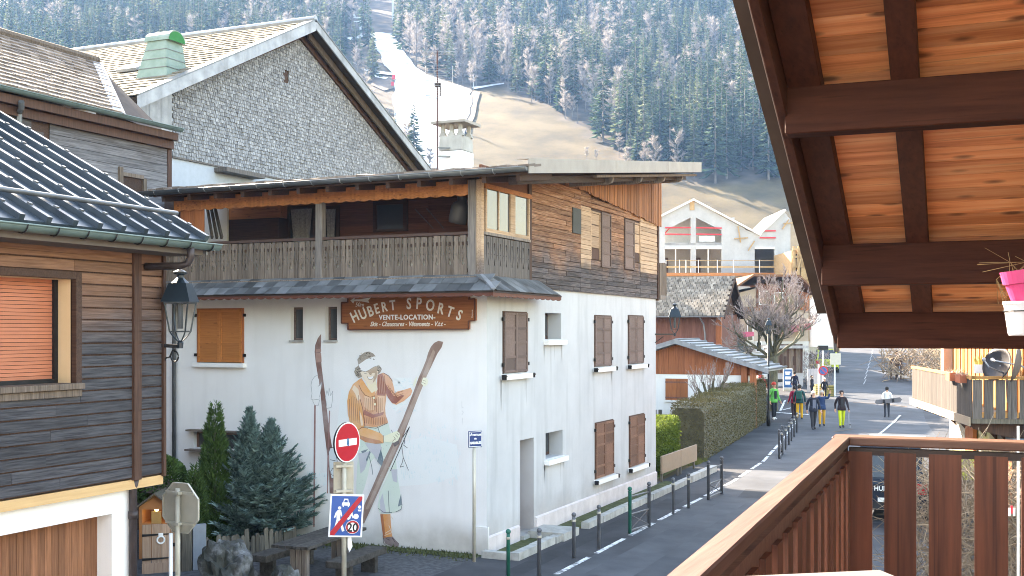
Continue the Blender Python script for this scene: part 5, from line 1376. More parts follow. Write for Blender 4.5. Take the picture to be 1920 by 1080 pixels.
pl([circ(.40,-.52,.41,32)], 4, 'speed_disc', sign_white); pl([circ(.40,-.52,.385,32)], 5, 'speed_ring', sign_red); pl([circ(.40,-.52,.28,32)], 6, 'speed_field', sign_white)
mb = MB(); text_mb(mb, '20', .20, c3+u3*(.40*pw)+v3*((-.52)*ph-.072)+n3*.0225, u3, v3, n3, .002, bold=.004, sx=.95); mb.build('speed_number', black_m, zp)
bag = MB(); b0 = Vector((pb.x,pb.y,zc-ph-.02))+u3*.09
bag.prism([b0+u3*x+Vector((0,0,z)) for x, z in ((-.03,.03),(.03,.02),(.05,-.14),(.0,-.24),(-.03,-.16))], n3*.03); bag.build('paper_strip', sign_white, sp_)

# octagonal stop sign seen from behind
D2 = 18.0; sb = atD(333,1040,D2); sb.z = 0; cz = atD(338,953,D2).z
st = thing('stop_sign', 'octagonal stop sign seen from its bare grey back on a pale post', 'road sign', sb)
nb_ = facing(radians(180-47), D2, 338); un_ = Vector((0,0,1)).cross(nb_).normalized(); ro = 46.5/FPX*D2/cos(pi/8)
cc = Vector((sb.x,sb.y,cz))+nb_*.07
oc = [cc+un_*ro*cos(pi/8+pi/4*k)+Vector((0,0,ro*sin(pi/8+pi/4*k))) for k in range(8)]
pt = MB().prism(oc, nb_*.012).build('octagon_plate', signback, st)
mb = MB()
for a, b in zip(oc, oc[1:]+oc[:1]): mb.beam(a+nb_*-.008, b+nb_*-.008, .012, .035, nb_)
mb.build('folded_rim', galv, pt)
fr_ = MB().prism([cc+(p-cc)*.98+nb_*.013 for p in oc], nb_*.003).build('red_front', sign_red, pt)
mb = MB()
for dz in (-.24,.24): mb = MB(); mb.obox(cc+Vector((0,0,dz))-nb_*.025, un_*ro*.72, Vector((0,0,.02)), nb_*.018).obox(Vector((sb.x,sb.y,cz+dz)), un_*.07, Vector((0,0,.022)), nb_*.058).build('clamp', galv, pt)
MB().tube([(sb.x,sb.y,0),(sb.x,sb.y,cz+.31)], .042, 12).build('post', galv, st, smooth=True)
MB().tube([(sb.x-.05,sb.y-.10,0),(sb.x-.05,sb.y-.10,cz-.38)], .03, 10).build('cable_pipe', sign_white, st, smooth=True)

# blue street name plate on its own pole
pb2 = atZ(889,1056,0); D3 = camxy(pb2.x,pb2.y)[1]
nm = thing('street_name_sign', 'small navy enamel street name plate on a thin pale pole', 'street sign', pb2)
zt_ = atD(889,838,D3).z
MB().tube([(pb2.x,pb2.y,0),(pb2.x,pb2.y,zt_+.3)], .035, 10).build('post', galv, nm, smooth=True)
n4 = facing(radians(25), D3, 890); u4 = Vector((0,0,1)).cross(n4).normalized(); c4 = Vector((pb2.x,pb2.y,atD(890,823,D3).z))+n4*.05+u4*.0
a4, b4 = 14.2/FPX*D3, 15.5/FPX*D3
npl = MB().obox(c4, u4*a4, Vector((0,0,b4)), n4*.008).build('name_plate', sign_navy, nm, bevel=.006)
mb = MB()
for s in (-1,1):
    mb.obox(c4+Vector((0,0,s*b4*.88))+n4*.009, u4*a4*.88, Vector((0,0,.005)), n4*.001); mb.obox(c4+u4*s*a4*.88+n4*.009, u4*.005, Vector((0,0,b4*.86)), n4*.001)
mb.build('plate_border', sign_white, npl)
mb = MB(); text_mb(mb, 'Avenue', .085, c4+Vector((0,0,.07))+n4*.009, u4, Vector((0,0,1)), n4, .002, shear=.2, sx=.95, bold=.002); text_mb(mb, 'de', .055, c4+Vector((0,0,-.005))+n4*.009, u4, Vector((0,0,1)), n4, .002, bold=.002); text_mb(mb, 'NARRIBLES', .07, c4+Vector((0,0,-.10))+n4*.009, u4, Vector((0,0,1)), n4, .002, sx=.72, bold=.003)
mb.build('plate_lettering', sign_white, npl)

# picnic table with two plank benches
A, B = atZ(546,1023,.76), atZ(652,988,.76); A.z = B.z = 0
ax = (B-A).normalized(); sd = Vector((ax.y,-ax.x,0)); Lt = (B-A).length+.15
pc = thing('picnic_table', 'blackened timber picnic table by the painted wall', 'picnic table', (A+B)/2)
cT = (A+B)/2; its = []
for i in range(5): its.append((unit_box(picnic_m), boxm(cT+sd*(-.32+.16*i)+Vector((0,0,.735)), .15, Lt+R(-.03,.03), .055, frame(sd, ax, (0,0,1)))))
pieces('table_board', its, pc)
for s in (-1,1):
    mb = MB(); c = cT+ax*s*(Lt/2-.38)
    for k in (-.13,.0,.13): mb.obox(c+sd*k+Vector((0,0,.35)), sd*.058, ax*.05, Vector((0,0,.35)))
    mb.build('leg', post_wood, pc, bevel=.006); MB().obox(c+Vector((0,0,.68)), sd*.36, ax*.04, Vector((0,0,.03))).build('crossbar', picnic_m, pc)
for nm_, p0, p1, z, lab in (('near',(628,1055),(708,1025),.45,'blackened plank bench between the picnic table and the street'),('far',(482,1043),(560,1020),.45,'blackened plank bench between the picnic table and the picket fence')):
    a, b = atZ(*p0,z), atZ(*p1,z); 
    if nm_ == 'far': b = a+(b-a).normalized()*2.0
    a.z = b.z = 0; c = (a+b)/2; d = (b-a).normalized(); s = Vector((d.y,-d.x,0)); L = (b-a).length
    be = thing('bench', lab, 'bench', c, 'benches of the picnic table')
    MB().obox(c+Vector((0,0,z-.05)), s*.21, d*(L/2), Vector((0,0,.065))).build('seat', picnic_m, be, bevel=.012)
    for k in (-1,1): MB().obox(c+d*k*(L/2-.35)+Vector((0,0,(z-.12)/2)), s*.16, d*.06, Vector((0,0,(z-.12)/2))).build('leg', picnic_m, be, bevel=.008)

# boulders
def boulder(name, label, c, rx, ry, rz_, seed):
    bm = bmesh.new(); bmesh.ops.create_icosphere(bm, subdivisions=4, radius=1)
    from mathutils import noise as ns_
    for v in bm.verts:
        p = v.co.copy(); n = ns_.fractal(p*1.3+Vector((seed,0,0)),1.0,2.0,5)*.42+ns_.noise(p*.9+Vector((seed*2,3,1)))*.25
        f = 1+n; f += (abs(ns_.noise(p*2.2+Vector((0,seed,0))))-.2)*.3
        v.co = Vector((p.x*rx*f, p.y*ry*f, max(-.08, p.z*rz_*f)))
    me = bpy.data.meshes.new(name); bm.to_mesh(me); bm.free(); me.materials.append(rock_m)
    o = bpy.data.objects.new(name, me); COL.objects.link(o); o.location = (c.x,c.y,0); return tag(o, label, 'boulder')
b = atZ(422,1095,0); boulder('boulder', 'large pale grey boulder in front of the picket fence', b, .52,.5,.78, 3.1)
b = atZ(532,1104,0); boulder('boulder', 'small dark boulder at the near end of the picnic table', b, .34,.3,.36, 8.4)
b = atZ(695,1108,0); boulder('boulder', 'low flat rock under the bench beside the zone sign post', b, .36,.3,.22, 12.2)

# low picket fence
pf0, pf1 = atZ(350,1068,0), atZ(556,1032,0); dv = (pf1-pf0).normalized()
pf = thing('picket_fence', 'low weathered wooden picket fence round the conifers', 'fence', pf0)
its = []; t = 0; L = (pf1-pf0).length; pm = []
for k in range(3):
    h = .50+.04*k; m = MB().prism([(-.055,0,0),(.055,0,0),(.05,0,h-.05),(.02+.01*k,0,h),(-.03,0,h-.01),(-.05,0,h-.06)], (0,.022,0)).mesh('picket', picket_m); pm.append(m)
ang = atan2(dv.y, dv.x)
while t < L:
    its.append((random.choice(pm), Matrix.Translation(pf0+dv*t) @ Matrix.Rotation(ang,4,'Z') @ Matrix.Rotation(R(-.05,.05),4,'Y') @ Matrix.Scale(R(.9,1.12),4))); t += .122
pieces('picket', its, pf)
MB().beam(pf0+Vector((0,0,.3))+Vector((-dv.y,dv.x,0))*.05, pf1+Vector((0,0,.3))+Vector((-dv.y,dv.x,0))*.05, .03, .07).build('fence_rail', picket_m, pf)

# wooden garden gate with its post, and the playhouse behind
Dg = 22.6; g0, g1 = atD(266,1060,Dg), atD(337,1060,Dg+.3); g0.z = g1.z = 0; gv = (g1-g0).normalized(); gn = Vector((gv.y,-gv.x,0)); W_ = (g1-g0).length
gt_ = thing('garden_gate', 'narrow plank gate with a white ring and black strap hinges', 'gate', (g0+g1)/2)
zt2 = atD(300,985,Dg).z
its = []
for i in range(4):
    its.append((unit_box(gate_m), boxm(g0+gv*(W_*(i+.5)/4)+Vector((0,0,(zt2+.12)/2+.0)), W_/4-.012, .03, zt2-.12+R(-.02,.02), frame(gv, -gn, (0,0,1)))))
pieces('gate_board', its, gt_)
MB().obox(g0+gv*W_/2+Vector((0,0,.11)), gv*W_/2, gn*.02, Vector((0,0,.10))).build('kick_board', gate_m, gt_)
for z in (.30,zt2-.2): MB().prism([g0+gn*.02+Vector((0,0,z-.025)), g0+gn*.02+Vector((0,0,z+.025)), g0+gv*W_*.82+gn*.02+Vector((0,0,z+.008)), g0+gv*W_*.82+gn*.02+Vector((0,0,z-.008))], gn*.012).build('hinge', black_m, gt_)
rc = g0+gv*W_*.49+gn*.03+Vector((0,0,zt2-.31)); mb = MB()
mb.tube([rc+gv*.07*cos(t)+Vector((0,0,.07*sin(t))) for t in [2*pi*k/16 for k in range(17)]], .018, 6).obox(rc+Vector((0,0,.11)), gv*.045, gn*.012, Vector((0,0,.025))); mb.build('ring', white_m, gt_)
MB().obox(g0+gv*W_*.93+gn*.03+Vector((0,0,zt2-.42)), gv*.09, gn*.02, Vector((0,0,.035))).build('latch', black_m, gt_)
gp_ = thing('gate_post', 'stout grey wooden gate post beside the plank gate', 'post', g1+gv*.13)
MB().obox(g1+gv*.12+Vector((0,0,zt2/2-.03)), gv*.10, gn*.09, Vector((0,0,zt2/2))).build('post_timber', picket_m, gp_, bevel=.01)
MB().obox(g1+gv*.38+Vector((0,0,.46)), gv*.13, gn*.05, Vector((0,0,.46))).build('post_board', paint('blue_grey_board',(.22,.25,.29)), gp_)
ph_ = atD(290,985,24.0); ph_.z = 0
hx = Vector((CT,ST,0)); hy = Vector((-ST,CT,0))
hut = thing('playhouse', 'tiny orange wooden playhouse with gable roof and a lamp inside', 'playhouse', ph_)
z0 = atD(290,983,24.0).z; zr_ = atD(290,927,24.0).z; ze_ = atD(262,952,24.0).z
f = lambda a, b, z: ph_+hx*a+hy*b+Vector((0,0,z))
fm = .33
mb = MB(); mb.obox(f(0,.5,z0/2), hx*.36, hy*.4, Vector((0,0,z0/2)))
mb.obox(f(-.33,.5,(z0+ze_)/2), hx*.035, hy*.4, Vector((0,0,(ze_-z0)/2))).obox(f(.33,.5,(z0+ze_)/2), hx*.035, hy*.4, Vector((0,0,(ze_-z0)/2))).obox(f(0,.88,(z0+ze_)/2), hx*.33, hy*.03, Vector((0,0,(ze_-z0)/2)))
mb.prism([f(-.36,.08,ze_-.05),f(.36,.08,ze_-.05),f(.36,.08,ze_),f(0,.08,zr_-.05),f(-.36,.08,ze_)], hy*.03)
mb.build('wall', paint('playhouse_orange',(.45,.19,.07)), hut)
for s in (-1,1): MB().prism([f(s*.46,-.05,ze_-.07),f(0,-.05,zr_),f(0,-.05,zr_+.035),f(s*.46,-.05,ze_-.03)], hy*1.0).build('roof', picket_m, hut)
MB().ball(f(-.02,.2,ze_-.06), .045, 8).build('lamp_bulb', lamp_glow, hut)
MB().obox(f(.0,.12,(z0+ze_)/2-.05), hx*.10, hy*.02, Vector((0,0,.13))).build('counter_board', paint('playhouse_yellow',(.55,.30,.10)), hut)
srf = atD(292,890,25.6)
sh = thing('lean_to', 'small slate lean-to roof against the white wall behind the playhouse', 'lean-to', (srf.x,srf.y,0))
P = [atD(258,922,25.0), atD(335,915,25.2), atD(345,907,25.6), atD(312,893,26.4), atD(298,893,26.4)]
MB().prism(P, (0,0,-.05)).build('roof', slat_grey, sh)
a, b = P[0], P[1]
for p in (P[0]+Vector((.1,.1,-.05)), P[1]+Vector((-.1,.1,-.05))): MB().box(p.x-.04,p.x+.04,p.y-.04,p.y+.04,0,p.z).build('post', dark_woodz, sh)

# conifers against the wall
def conifer_spray(mb, c, h, r, n, fill, leaf, droop=.2, top_r=.03, up=.5, seed=0):
    rng = random.Random(seed)
    for i in range(n):
        u = rng.random(); z = h*(1-sqrt(u))*.97+.05 if fill == 'cone' else h*u
        f = 1-z/h; rr = (top_r+r*(f**.75)*min(1, .55+f*2.4 if False else 1))
        if f > .86: rr *= 1-(f-.86)*2.2
        a = rng.uniform(0,2*pi); k = rng.uniform(.55,1.0)**.5; lump = 1+.16*sin(a*5+z*7+seed)+.12*sin(a*3-z*11)
        p = c+Vector((cos(a)*rr*k*lump, sin(a)*rr*k*lump, z))
        out = Vector((cos(a+rng.uniform(-.6,.6)), sin(a+rng.uniform(-.6,.6)), up+rng.uniform(-.4,.4))).normalized()
        s = out.cross(Vector((rng.uniform(-1,1),rng.uniform(-1,1),rng.uniform(-.3,1)))).normalized()
        L = leaf*rng.uniform(.6,1.4); w_ = L*rng.uniform(.22,.4)
        mb.add([p-s*w_*.5, p+s*w_*.5, p+out*L+s*w_*.1, p+out*L*1.05-s*w_*.2], [(0,1,2,3)])
def spruce_sprays(mb, c, h, r, nb, seed, leaf=.10, lean=(0,0)):
    rng = random.Random(seed)
    for b in range(nb):
        z = h*(.04+.95*(b/nb)**.9); f = 1-z/h; L = r*(f**1.0)*rng.uniform(.6,1.15)+.08; a = b*2.4+rng.uniform(-.5,.5)
        o = c+Vector((lean[0]*z,lean[1]*z,z)); el = .25+.9*(1-f)+rng.uniform(-.25,.25)
        d = Vector((cos(a)*cos(el), sin(a)*cos(el), sin(el)))
        m = max(3, int(L/.035))
        for k in range(m):
            t = (k+.5)/m; p = o+d*L*t+Vector((0,0,.10*L*t*t-.05*L*t)); w2 = .5*L*(1-t*.75)*.42+.03
            for s in (-1,1,rng.choice((-1,1))):
                sd_ = d.cross(Vector((0,0,1))).normalized()*s; dd = (d*.7+sd_*rng.uniform(.3,1)+Vector((0,0,rng.uniform(-.25,.5)))).normalized()
                ll = min(w2, .16)*rng.uniform(.7,1.3)+leaf*.4; q = dd.cross(Vector((rng.uniform(-1,1),rng.uniform(-1,1),1))).normalized()*ll*.20
                mb.add([p-q, p+q, p+dd*ll+q*.25, p+dd*ll-q*.25], [(0,1,2,3)])
def tree(name, label, px, base_py, top_py, D, r, kind, seed, group, mat, n, lean=(0,0), leaf=.09):
    b = atD(px, base_py, D); b.z = 0; h = atD(px, top_py, D).z
    t = thing(name, label, 'conifer', b, group)
    MB().tube([b, b+Vector((lean[0]*h*.5,lean[1]*h*.5,h*.5)), b+Vector((lean[0]*h*.96,lean[1]*h*.96,h*.96))], [.05,.035,.006], 7).build('trunk', bark_m, t)
    mb = MB()
    if kind == 'thuja': conifer_spray(mb, b, h, r, n, 'cone', leaf, seed=seed, up=1.1)
    else: spruce_sprays(mb, b, h, r, n, seed, leaf, lean)
    mb.build('crown', mat, t)
    return t
gg = 'conifers against the painted wall'
tree('thuja', 'short dark green columnar thuja behind the stop sign', 366, 1040, 872, 25.0, .36, 'thuja', 1, gg, thuja_m, 9000, leaf=.085)
tree('thuja', 'tall slender bright green thuja with a pointed tip', 403, 1045, 748, 25.4, .46, 'thuja', 2, gg, thuja_m, 16000, leaf=.085)
tree('blue_spruce', 'taller blue green spruce beside the tall thuja', 470, 1040, 768, 25.6, 1.2, 'spruce', 5, gg, spruce_m, 400, (-.01,.0), .10)
tree('blue_spruce', 'shorter leaning blue green spruce nearest the painted ski', 506, 1040, 790, 25.9, 1.45, 'spruce', 9, gg, spruce_m, 330, (.015,.0), .10)
b = atD(296,960,25.3); b.z = 0
sb_ = thing('evergreen_shrub', 'rounded dark evergreen shrub behind the playhouse', 'shrub', b)
mb = MB()
for i in range(2600):
    v = Vector((random.gauss(0,1),random.gauss(0,1),random.gauss(0,1))).normalized(); p = b+Vector((v.x*.62,v.y*.5,1.5+v.z*.5))*1.0
    d = (v+Vector((R(-.5,.5),R(-.5,.5),R(-.2,.8)))).normalized(); s = d.cross(Vector((R(-1,1),R(-1,1),R(-1,1)))).normalized()*.03
    mb.add([p-s,p+s,p+d*.11+s*.3,p+d*.11-s*.3],[(0,1,2,3)])
mb.build('foliage', thuja_m, sb_); MB().tube([b,b+Vector((.05,0,1.5))],.05,6).build('stem', bark_m, sb_)

# ------------------------------------------------------------------ bollards along the street edge
def bollard_parts(t, h=1.0, mat=None):
    l = (0,0,0)
    MB().lathe([(.038,0),(.038,h*.80),(.045,h*.81),(.045,h*.84),(.036,h*.85),(.034,h*.92)], l, 10).build('post', mat or bollard_m, t, local=True, smooth=True)
    MB().ball((0,0,h*.955), .052, 10).build('knob', mat or bollard_m, t, local=True, smooth=True)
    MB().lathe([(.039,h*.80),(.047,h*.805),(.047,h*.845),(.039,h*.85)], l, 10).build('band', galv, t, local=True)
def on_ground(px, py): p = ground_at(px, py); return p
def barrier(label, p, q, mat, h=1.05):
    d = q-p; d.z = 0; L = d.length; t = thing('street_barrier', label, 'barrier', p, 'cross braced street barriers', rz=atan2(d.y,d.x))
    for x, m in ((0,mat),(L,bollard_m)):
        MB().lathe([(.042,0),(.042,h*.92),(.05,h*.93),(.05,h*.95)], (x,0,0), 10).build('post', m, t, local=True, smooth=True)
        MB().ball((x,0,h), .056, 10).build('knob', m, t, local=True, smooth=True)
    MB().tube([(0,0,h*.82),(L,0,h*.82)], .02, 8).build('top_rail', bollard_m, t, local=True)
    MB().tube([(0,0,h*.42),(L,0,h*.42)], .02, 8).build('middle_rail', bollard_m, t, local=True)
    MB().tube([(0,0,h*.06),(L,0,h*.06)], .02, 8).build('bottom_rail', bollard_m, t, local=True)
    MB().tube([(0,0,h*.42),(L,0,h*.06)], .012, 6).tube([(0,.01,h*.06),(L,.01,h*.42)], .012, 6).build('brace', bollard_m, t, local=True)
proto = None
BL = [((953,1085),'teal green topped bollard nearest the street name pole',bollard_g),((1011,1082),'grey bollard in front of the shop doorway',bollard_m),((1076,1046),'grey bollard second before the green barrier post',bollard_m),((1123,1028),'grey bollard just before the green barrier post',bollard_m),
      ((1262,964),'grey bollard just beyond the first barrier, in front of the timber planter',bollard_m),((1291,953),'grey bollard just before the second barrier',bollard_m)]
for (pp, lab, m) in BL:
    p = atZ(*pp, .03)
    t = thing('bollard', lab, 'bollard', p, 'bollards along the street edge', )
    if proto is None or m is bollard_g:
        bollard_parts(t, .95, m)
        if m is bollard_m: proto = t
    else:
        for c in proto.children: k = c.copy(); COL.objects.link(k); k.parent = t
barrier('street barrier with one green post in front of the shop shutters', atZ(1181,1000,.03), atZ(1217,988,.03), bollard_g)
barrier('street barrier nearest the timber planter and the sunlit patch', atZ(1328,937,.03), atZ(1353,926,.03), bollard_m)
far = [(1466,852),(1473,843),(1479,834),(1484,827),(1489,819),(1494,811)]
for i, pp in enumerate(far):
    p = atZ(*pp, .03)
    t = thing('bollard', 'grey bollard in the close row beside the dark hedge', 'bollard', p, 'bollards in the row by the dark hedge')
    for c in proto.children: k = c.copy(); COL.objects.link(k); k.parent = t
barrier('street barrier at the near end of the bollard row by the dark hedge', atZ(1461,860,.03), atZ(1467,850,.03), bollard_m)
# ------------------------------------------------------------------ the chalet we stand in: balcony and roof overhang
BA = YAW - math.atan((1805-960)/FPX)                     # balcony axis, turned a little from the street
E1 = Vector((-sin(BA), cos(BA), 0)); E2 = Vector((E1.y, -E1.x, 0))
def nb(s, t, z): return Vector((CAM.x,CAM.y,0))+E1*s+E2*t+Vector((0,0,z))
F1 = sqrt(FPX**2+(1805-960)**2)
near = thing('near_chalet', 'dark varnished chalet balcony and roof overhang we look out from', 'building', nb(4,0,0))
ZR = 4.8-.55
def st(px, py, z):                                       # place on a level plane, in balcony coordinates
    p = atZ(px, py, z)-Vector((CAM.x,CAM.y,0)); return p.dot(E1), p.dot(E2)
sF, tL = st(1591,819.5,ZR)
tO = st(1565,820,ZR)[1]
MB().obox(nb(sF/2+.5,(tL+tO)/2,ZR-.022), E1*(sF/2-.5+.0), E2*((tL-tO)/2+.008), Vector((0,0,.022))).build('handrail', near_rail, near, bevel=.006)
MB().obox(nb(sF+.085,tO+3.0,ZR-.0225), E1*.082, E2*3.02, Vector((0,0,.022))).build('handrail', near_railx, near, bevel=.006)
wR = .05
zs = ZR-.075
# lower rails, posts and balusters
MB().obox(nb(sF+.05,tL+3.0,zs-.0), E1*.03, E2*3.0, Vector((0,0,.018))).build('lower_rail', near_post, near)
MB().obox(nb(sF/2,(tL+tO)/2+.01,zs-.03), E1*(sF/2), E2*.022, Vector((0,0,.035))).build('lower_rail', near_railx, near)
its = []; t = tL+.018
while t < tL+3:
    its.append((unit_box(near_balus), boxm(nb(sF+.03,t+.02,zs-.40), .155, .03, .80, frame(E2,E1*-1,(0,0,1)) if False else frame(E2,E1,(0,0,1))))); t += .2155
s = sF-.16
k = 0
while s > .9:
    its.append((unit_box(near_balus), boxm(nb(s,(tL+tO)/2+.035,zs-.44), .12, .03, .80, frame(E1,E2*-1,(0,0,1))))); s -= .235
pieces('baluster', its, near)
for s_, t_ in ((sF-.02,tL-.035),(sF-.99,tL-.06),(sF-1.95,tL-.06),(sF-2.9,tL-.06)):
    MB().obox(nb(s_,t_,zs-.46), E1*.045, E2*.03, Vector((0,0,.50))).build('post', near_post, near, bevel=.004)
MB().obox(nb(3.2,tO+2.4,zs-1.02), E1*(sF-3.2+.1), E2*2.4, Vector((0,0,.06))).build('balcony_floor', near_raft, near)
# roof: plane falls away along E1
S1, S2, S3 = [d/ (F1/FPX) *1.0 for d in (0,0,0)] if False else (0,0,0)
def sdepth(px, D):                                       # along-axis distance of a point at camera depth D on the column px
    p = ray(px,HORIZON)*D; return p.dot(E1), p.dot(E2)
beams = [(1490,163,5.27,.215),(1537,459,6.66,.238),(1566,587,7.5,.234)]
sl_ = .4215
b3s, b3t = sdepth(1566,7.5); zb3 = atD(1566,587,7.5).z
zp = lambda s: zb3-(s-b3s)*sl_                           # underside of the rafters
tV = b3t
dn = Vector((E1.x,E1.y,-sl_)).normalized(); up_ = Vector((E1.x*sl_,E1.y*sl_,1)).normalized()
SE = b3s+.02
for px, py, D, hgt in beams+[(1440,-230,4.2,.21)]:
    s_, t_ = sdepth(px, D); z_ = zp(s_)
    MB().obox(nb(s_+.07,tV+.012+3.0,z_-hgt/2+.005), E1*.07, E2*3.0, Vector((0,0,hgt/2))).build('purlin', near_beam, near, bevel=.005)
# rafters along the slope, on top of the purlins
RH = .09
t_list = []
s2, t2 = sdepth(1728, 6.66)
for tt, wd in ((tV+.10,.15),(sdepth(1722,6.66)[1],.12),(sdepth(1940,6.66)[1],.12),(sdepth(1722,6.66)[1]+1.4,.12)):
    c0, c1 = nb(2.2,tt,zp(2.2)), nb(SE+.12,tt,zp(SE+.12))
    MB().obox((c0+c1)/2+up_*RH/2, dn*((c1-c0).length/2), E2*wd/2, up_*RH/2).build('rafter', near_raft, near, bevel=.004)
# soffit boards
its = []; s_ = 2.1; pb_ = .128
while s_ < SE+.1:
    sc_ = s_+pb_*.46
    its.append((unit_box(near_soff), boxm(nb(sc_,tV+3.0,zp(sc_))+up_*(RH+.012), 6.0, pb_/ (1/sqrt(1+sl_**2))-.006, .022, frame(E2,dn,E2.cross(dn)) @ Matrix.Rotation(R(-.01,.01),3,'X')))); s_ += pb_
pieces('soffit_board', its, near)
c0, c1 = nb(2.0,tV+2.95,zp(2.0)), nb(SE+.25,tV+2.95,zp(SE+.25))
MB().obox((c0+c1)/2+up_*(RH+.06), dn*((c1-c0).length/2), E2*3.1, up_*.025).build('roof', roof_under, near)
# barge board and metal drip edge on the verge
c0, c1 = nb(2.0,tV+.0,zp(2.0)), nb(SE+.2,tV+.0,zp(SE+.2))
MB().obox((c0+c1)/2+up_*.00, dn*((c1-c0).length/2), E2*.022, up_*.12).build('barge_board', near_raft, near, bevel=.004)
MB().obox((c0+c1)/2-E2*.030+up_*.04, dn*((c1-c0).length/2), E2*.010, up_*.10).build('drip_edge', paint('drip_edge_metal',(.30,.27,.25),.4), near)
MB().tube([nb(SE+.2,tV-.02,zp(SE+.2)-.02), nb(SE+.26,tV-.02,zp(SE+.2)-.16)], .02, 8).build('drip_pipe', zinc, near)
# chalet wall behind the camera
MB().obox(nb(2.2,tL+3.4,3.0), E1*5.5, E2*.1, Vector((0,0,3.0))).build('wall', near_raft, near)
MB().obox(nb(2.5,tL+5,1.5), E1*2.8, E2*5, Vector((0,0,1.5))).build('ground_floor', plaster, near)

# flower pots hung at the end of the balcony
D = 4.6
c = atD(1921,597,D); zt_, zb_ = atD(1921,565,D).z, atD(1921,629,D).z; rt = 37/FPX*D
pw = thing('white_pot', 'white plastic flower pot hanging at the edge under the roof', 'flower pot', (c.x,c.y,zb_))
MB().lathe([(.001,zb_),(rt*.74,zb_),(rt*.78,zb_+.006),(rt*.99,zt_-.012),(rt*1.03,zt_-.012),(rt*1.03,zt_),(rt*.95,zt_),(rt*.72,zb_+.02),(.001,zb_+.02)], (c.x,c.y,0), 28).build('pot_wall', potwhite, pw, smooth=False)
MB().tube([Vector((c.x,c.y,zt_-.035))+Vector((cos(t)*rt*1.0,sin(t)*rt*1.0,-.004)) for t in [2*pi*k/28 for k in range(29)]], .0022, 5).build('hoop', black_m, pw)
MB().tube([(c.x+rt*.7,c.y,zt_-.02),(c.x+rt*.75,c.y,zt_+.5)], .003, 5).build('hanging_wire', black_m, pw)
p0 = atD(1929,570,D); p1 = atD(1919,505,D); axd = (p1-p0).normalized(); 
Mx = Vector((0,0,1)).rotation_difference(axd).to_matrix(); L = (p1-p0).length; r0 = 36/FPX*D
pk = thing('pink_pot', 'tilted pink flower pot standing in the white one', 'flower pot', p0)
MB().lathe([(.001,-.02),(r0*.72,-.02),(r0*1.0,L*.62),(r0*1.10,L*.64),(r0*1.17,L),(r0*1.08,L),(r0*.95,L*.6),(.001,L*.55)], p0, 28, Mx).build('pot_wall', pink_m, pk)
mb = MB(); 
for i in range(9):
    a = p1+Vector((R(-.06,.06),R(-.05,.05),-.02)); mb.tube([a, a+Vector((R(-.05,.05),R(-.05,.05),.05)), a+Vector((R(-.14,.05),R(-.08,.08),R(-.02,.11)))], .0011, 4)
for i in range(5):
    a = p1-ray(0,0).normalized()*0+Vector((-CT*.075,-ST*.075,-.01)); e = a+Vector((-CT*R(.0,.03),-ST*.02,-R(.08,.15))); mb.tube([a, a+Vector((-.03,-.01,-.03)), e+Vector((R(-.02,.03),0,0))], .0011, 4)
mb.build('dead_stem', paint('straw',(.22,.155,.07)), pk)
# pale tray in the lower foreground
tb = thing('side_table', 'pale grey table edge in the lower foreground of the balcony', 'table', atD(1500,1120,2.3)-Vector((0,0,.1)))
cA = atD(1650,1068,2.5); cB = atZ(1372,1080.5,cA.z); dx = (cA-cB).normalized(); cB = cA-dx*.9; dy = Vector((dx.y,-dx.x,0))
MB().prism([cA, cB, cB+dy*.5, cA+dy*.5], (0,0,-.022)).build('table_top', paint('pale_table',(.15,.143,.136),.6), tb, bevel=.003)
for q_ in (cA-dx*.05+dy*.05, cA-dx*.85+dy*.05, cA-dx*.05+dy*.45, cA-dx*.85+dy*.45): MB().tube([(q_.x,q_.y,cA.z-.02),(q_.x,q_.y,zs-.96)], .014, 6).build('leg', near_post, tb)
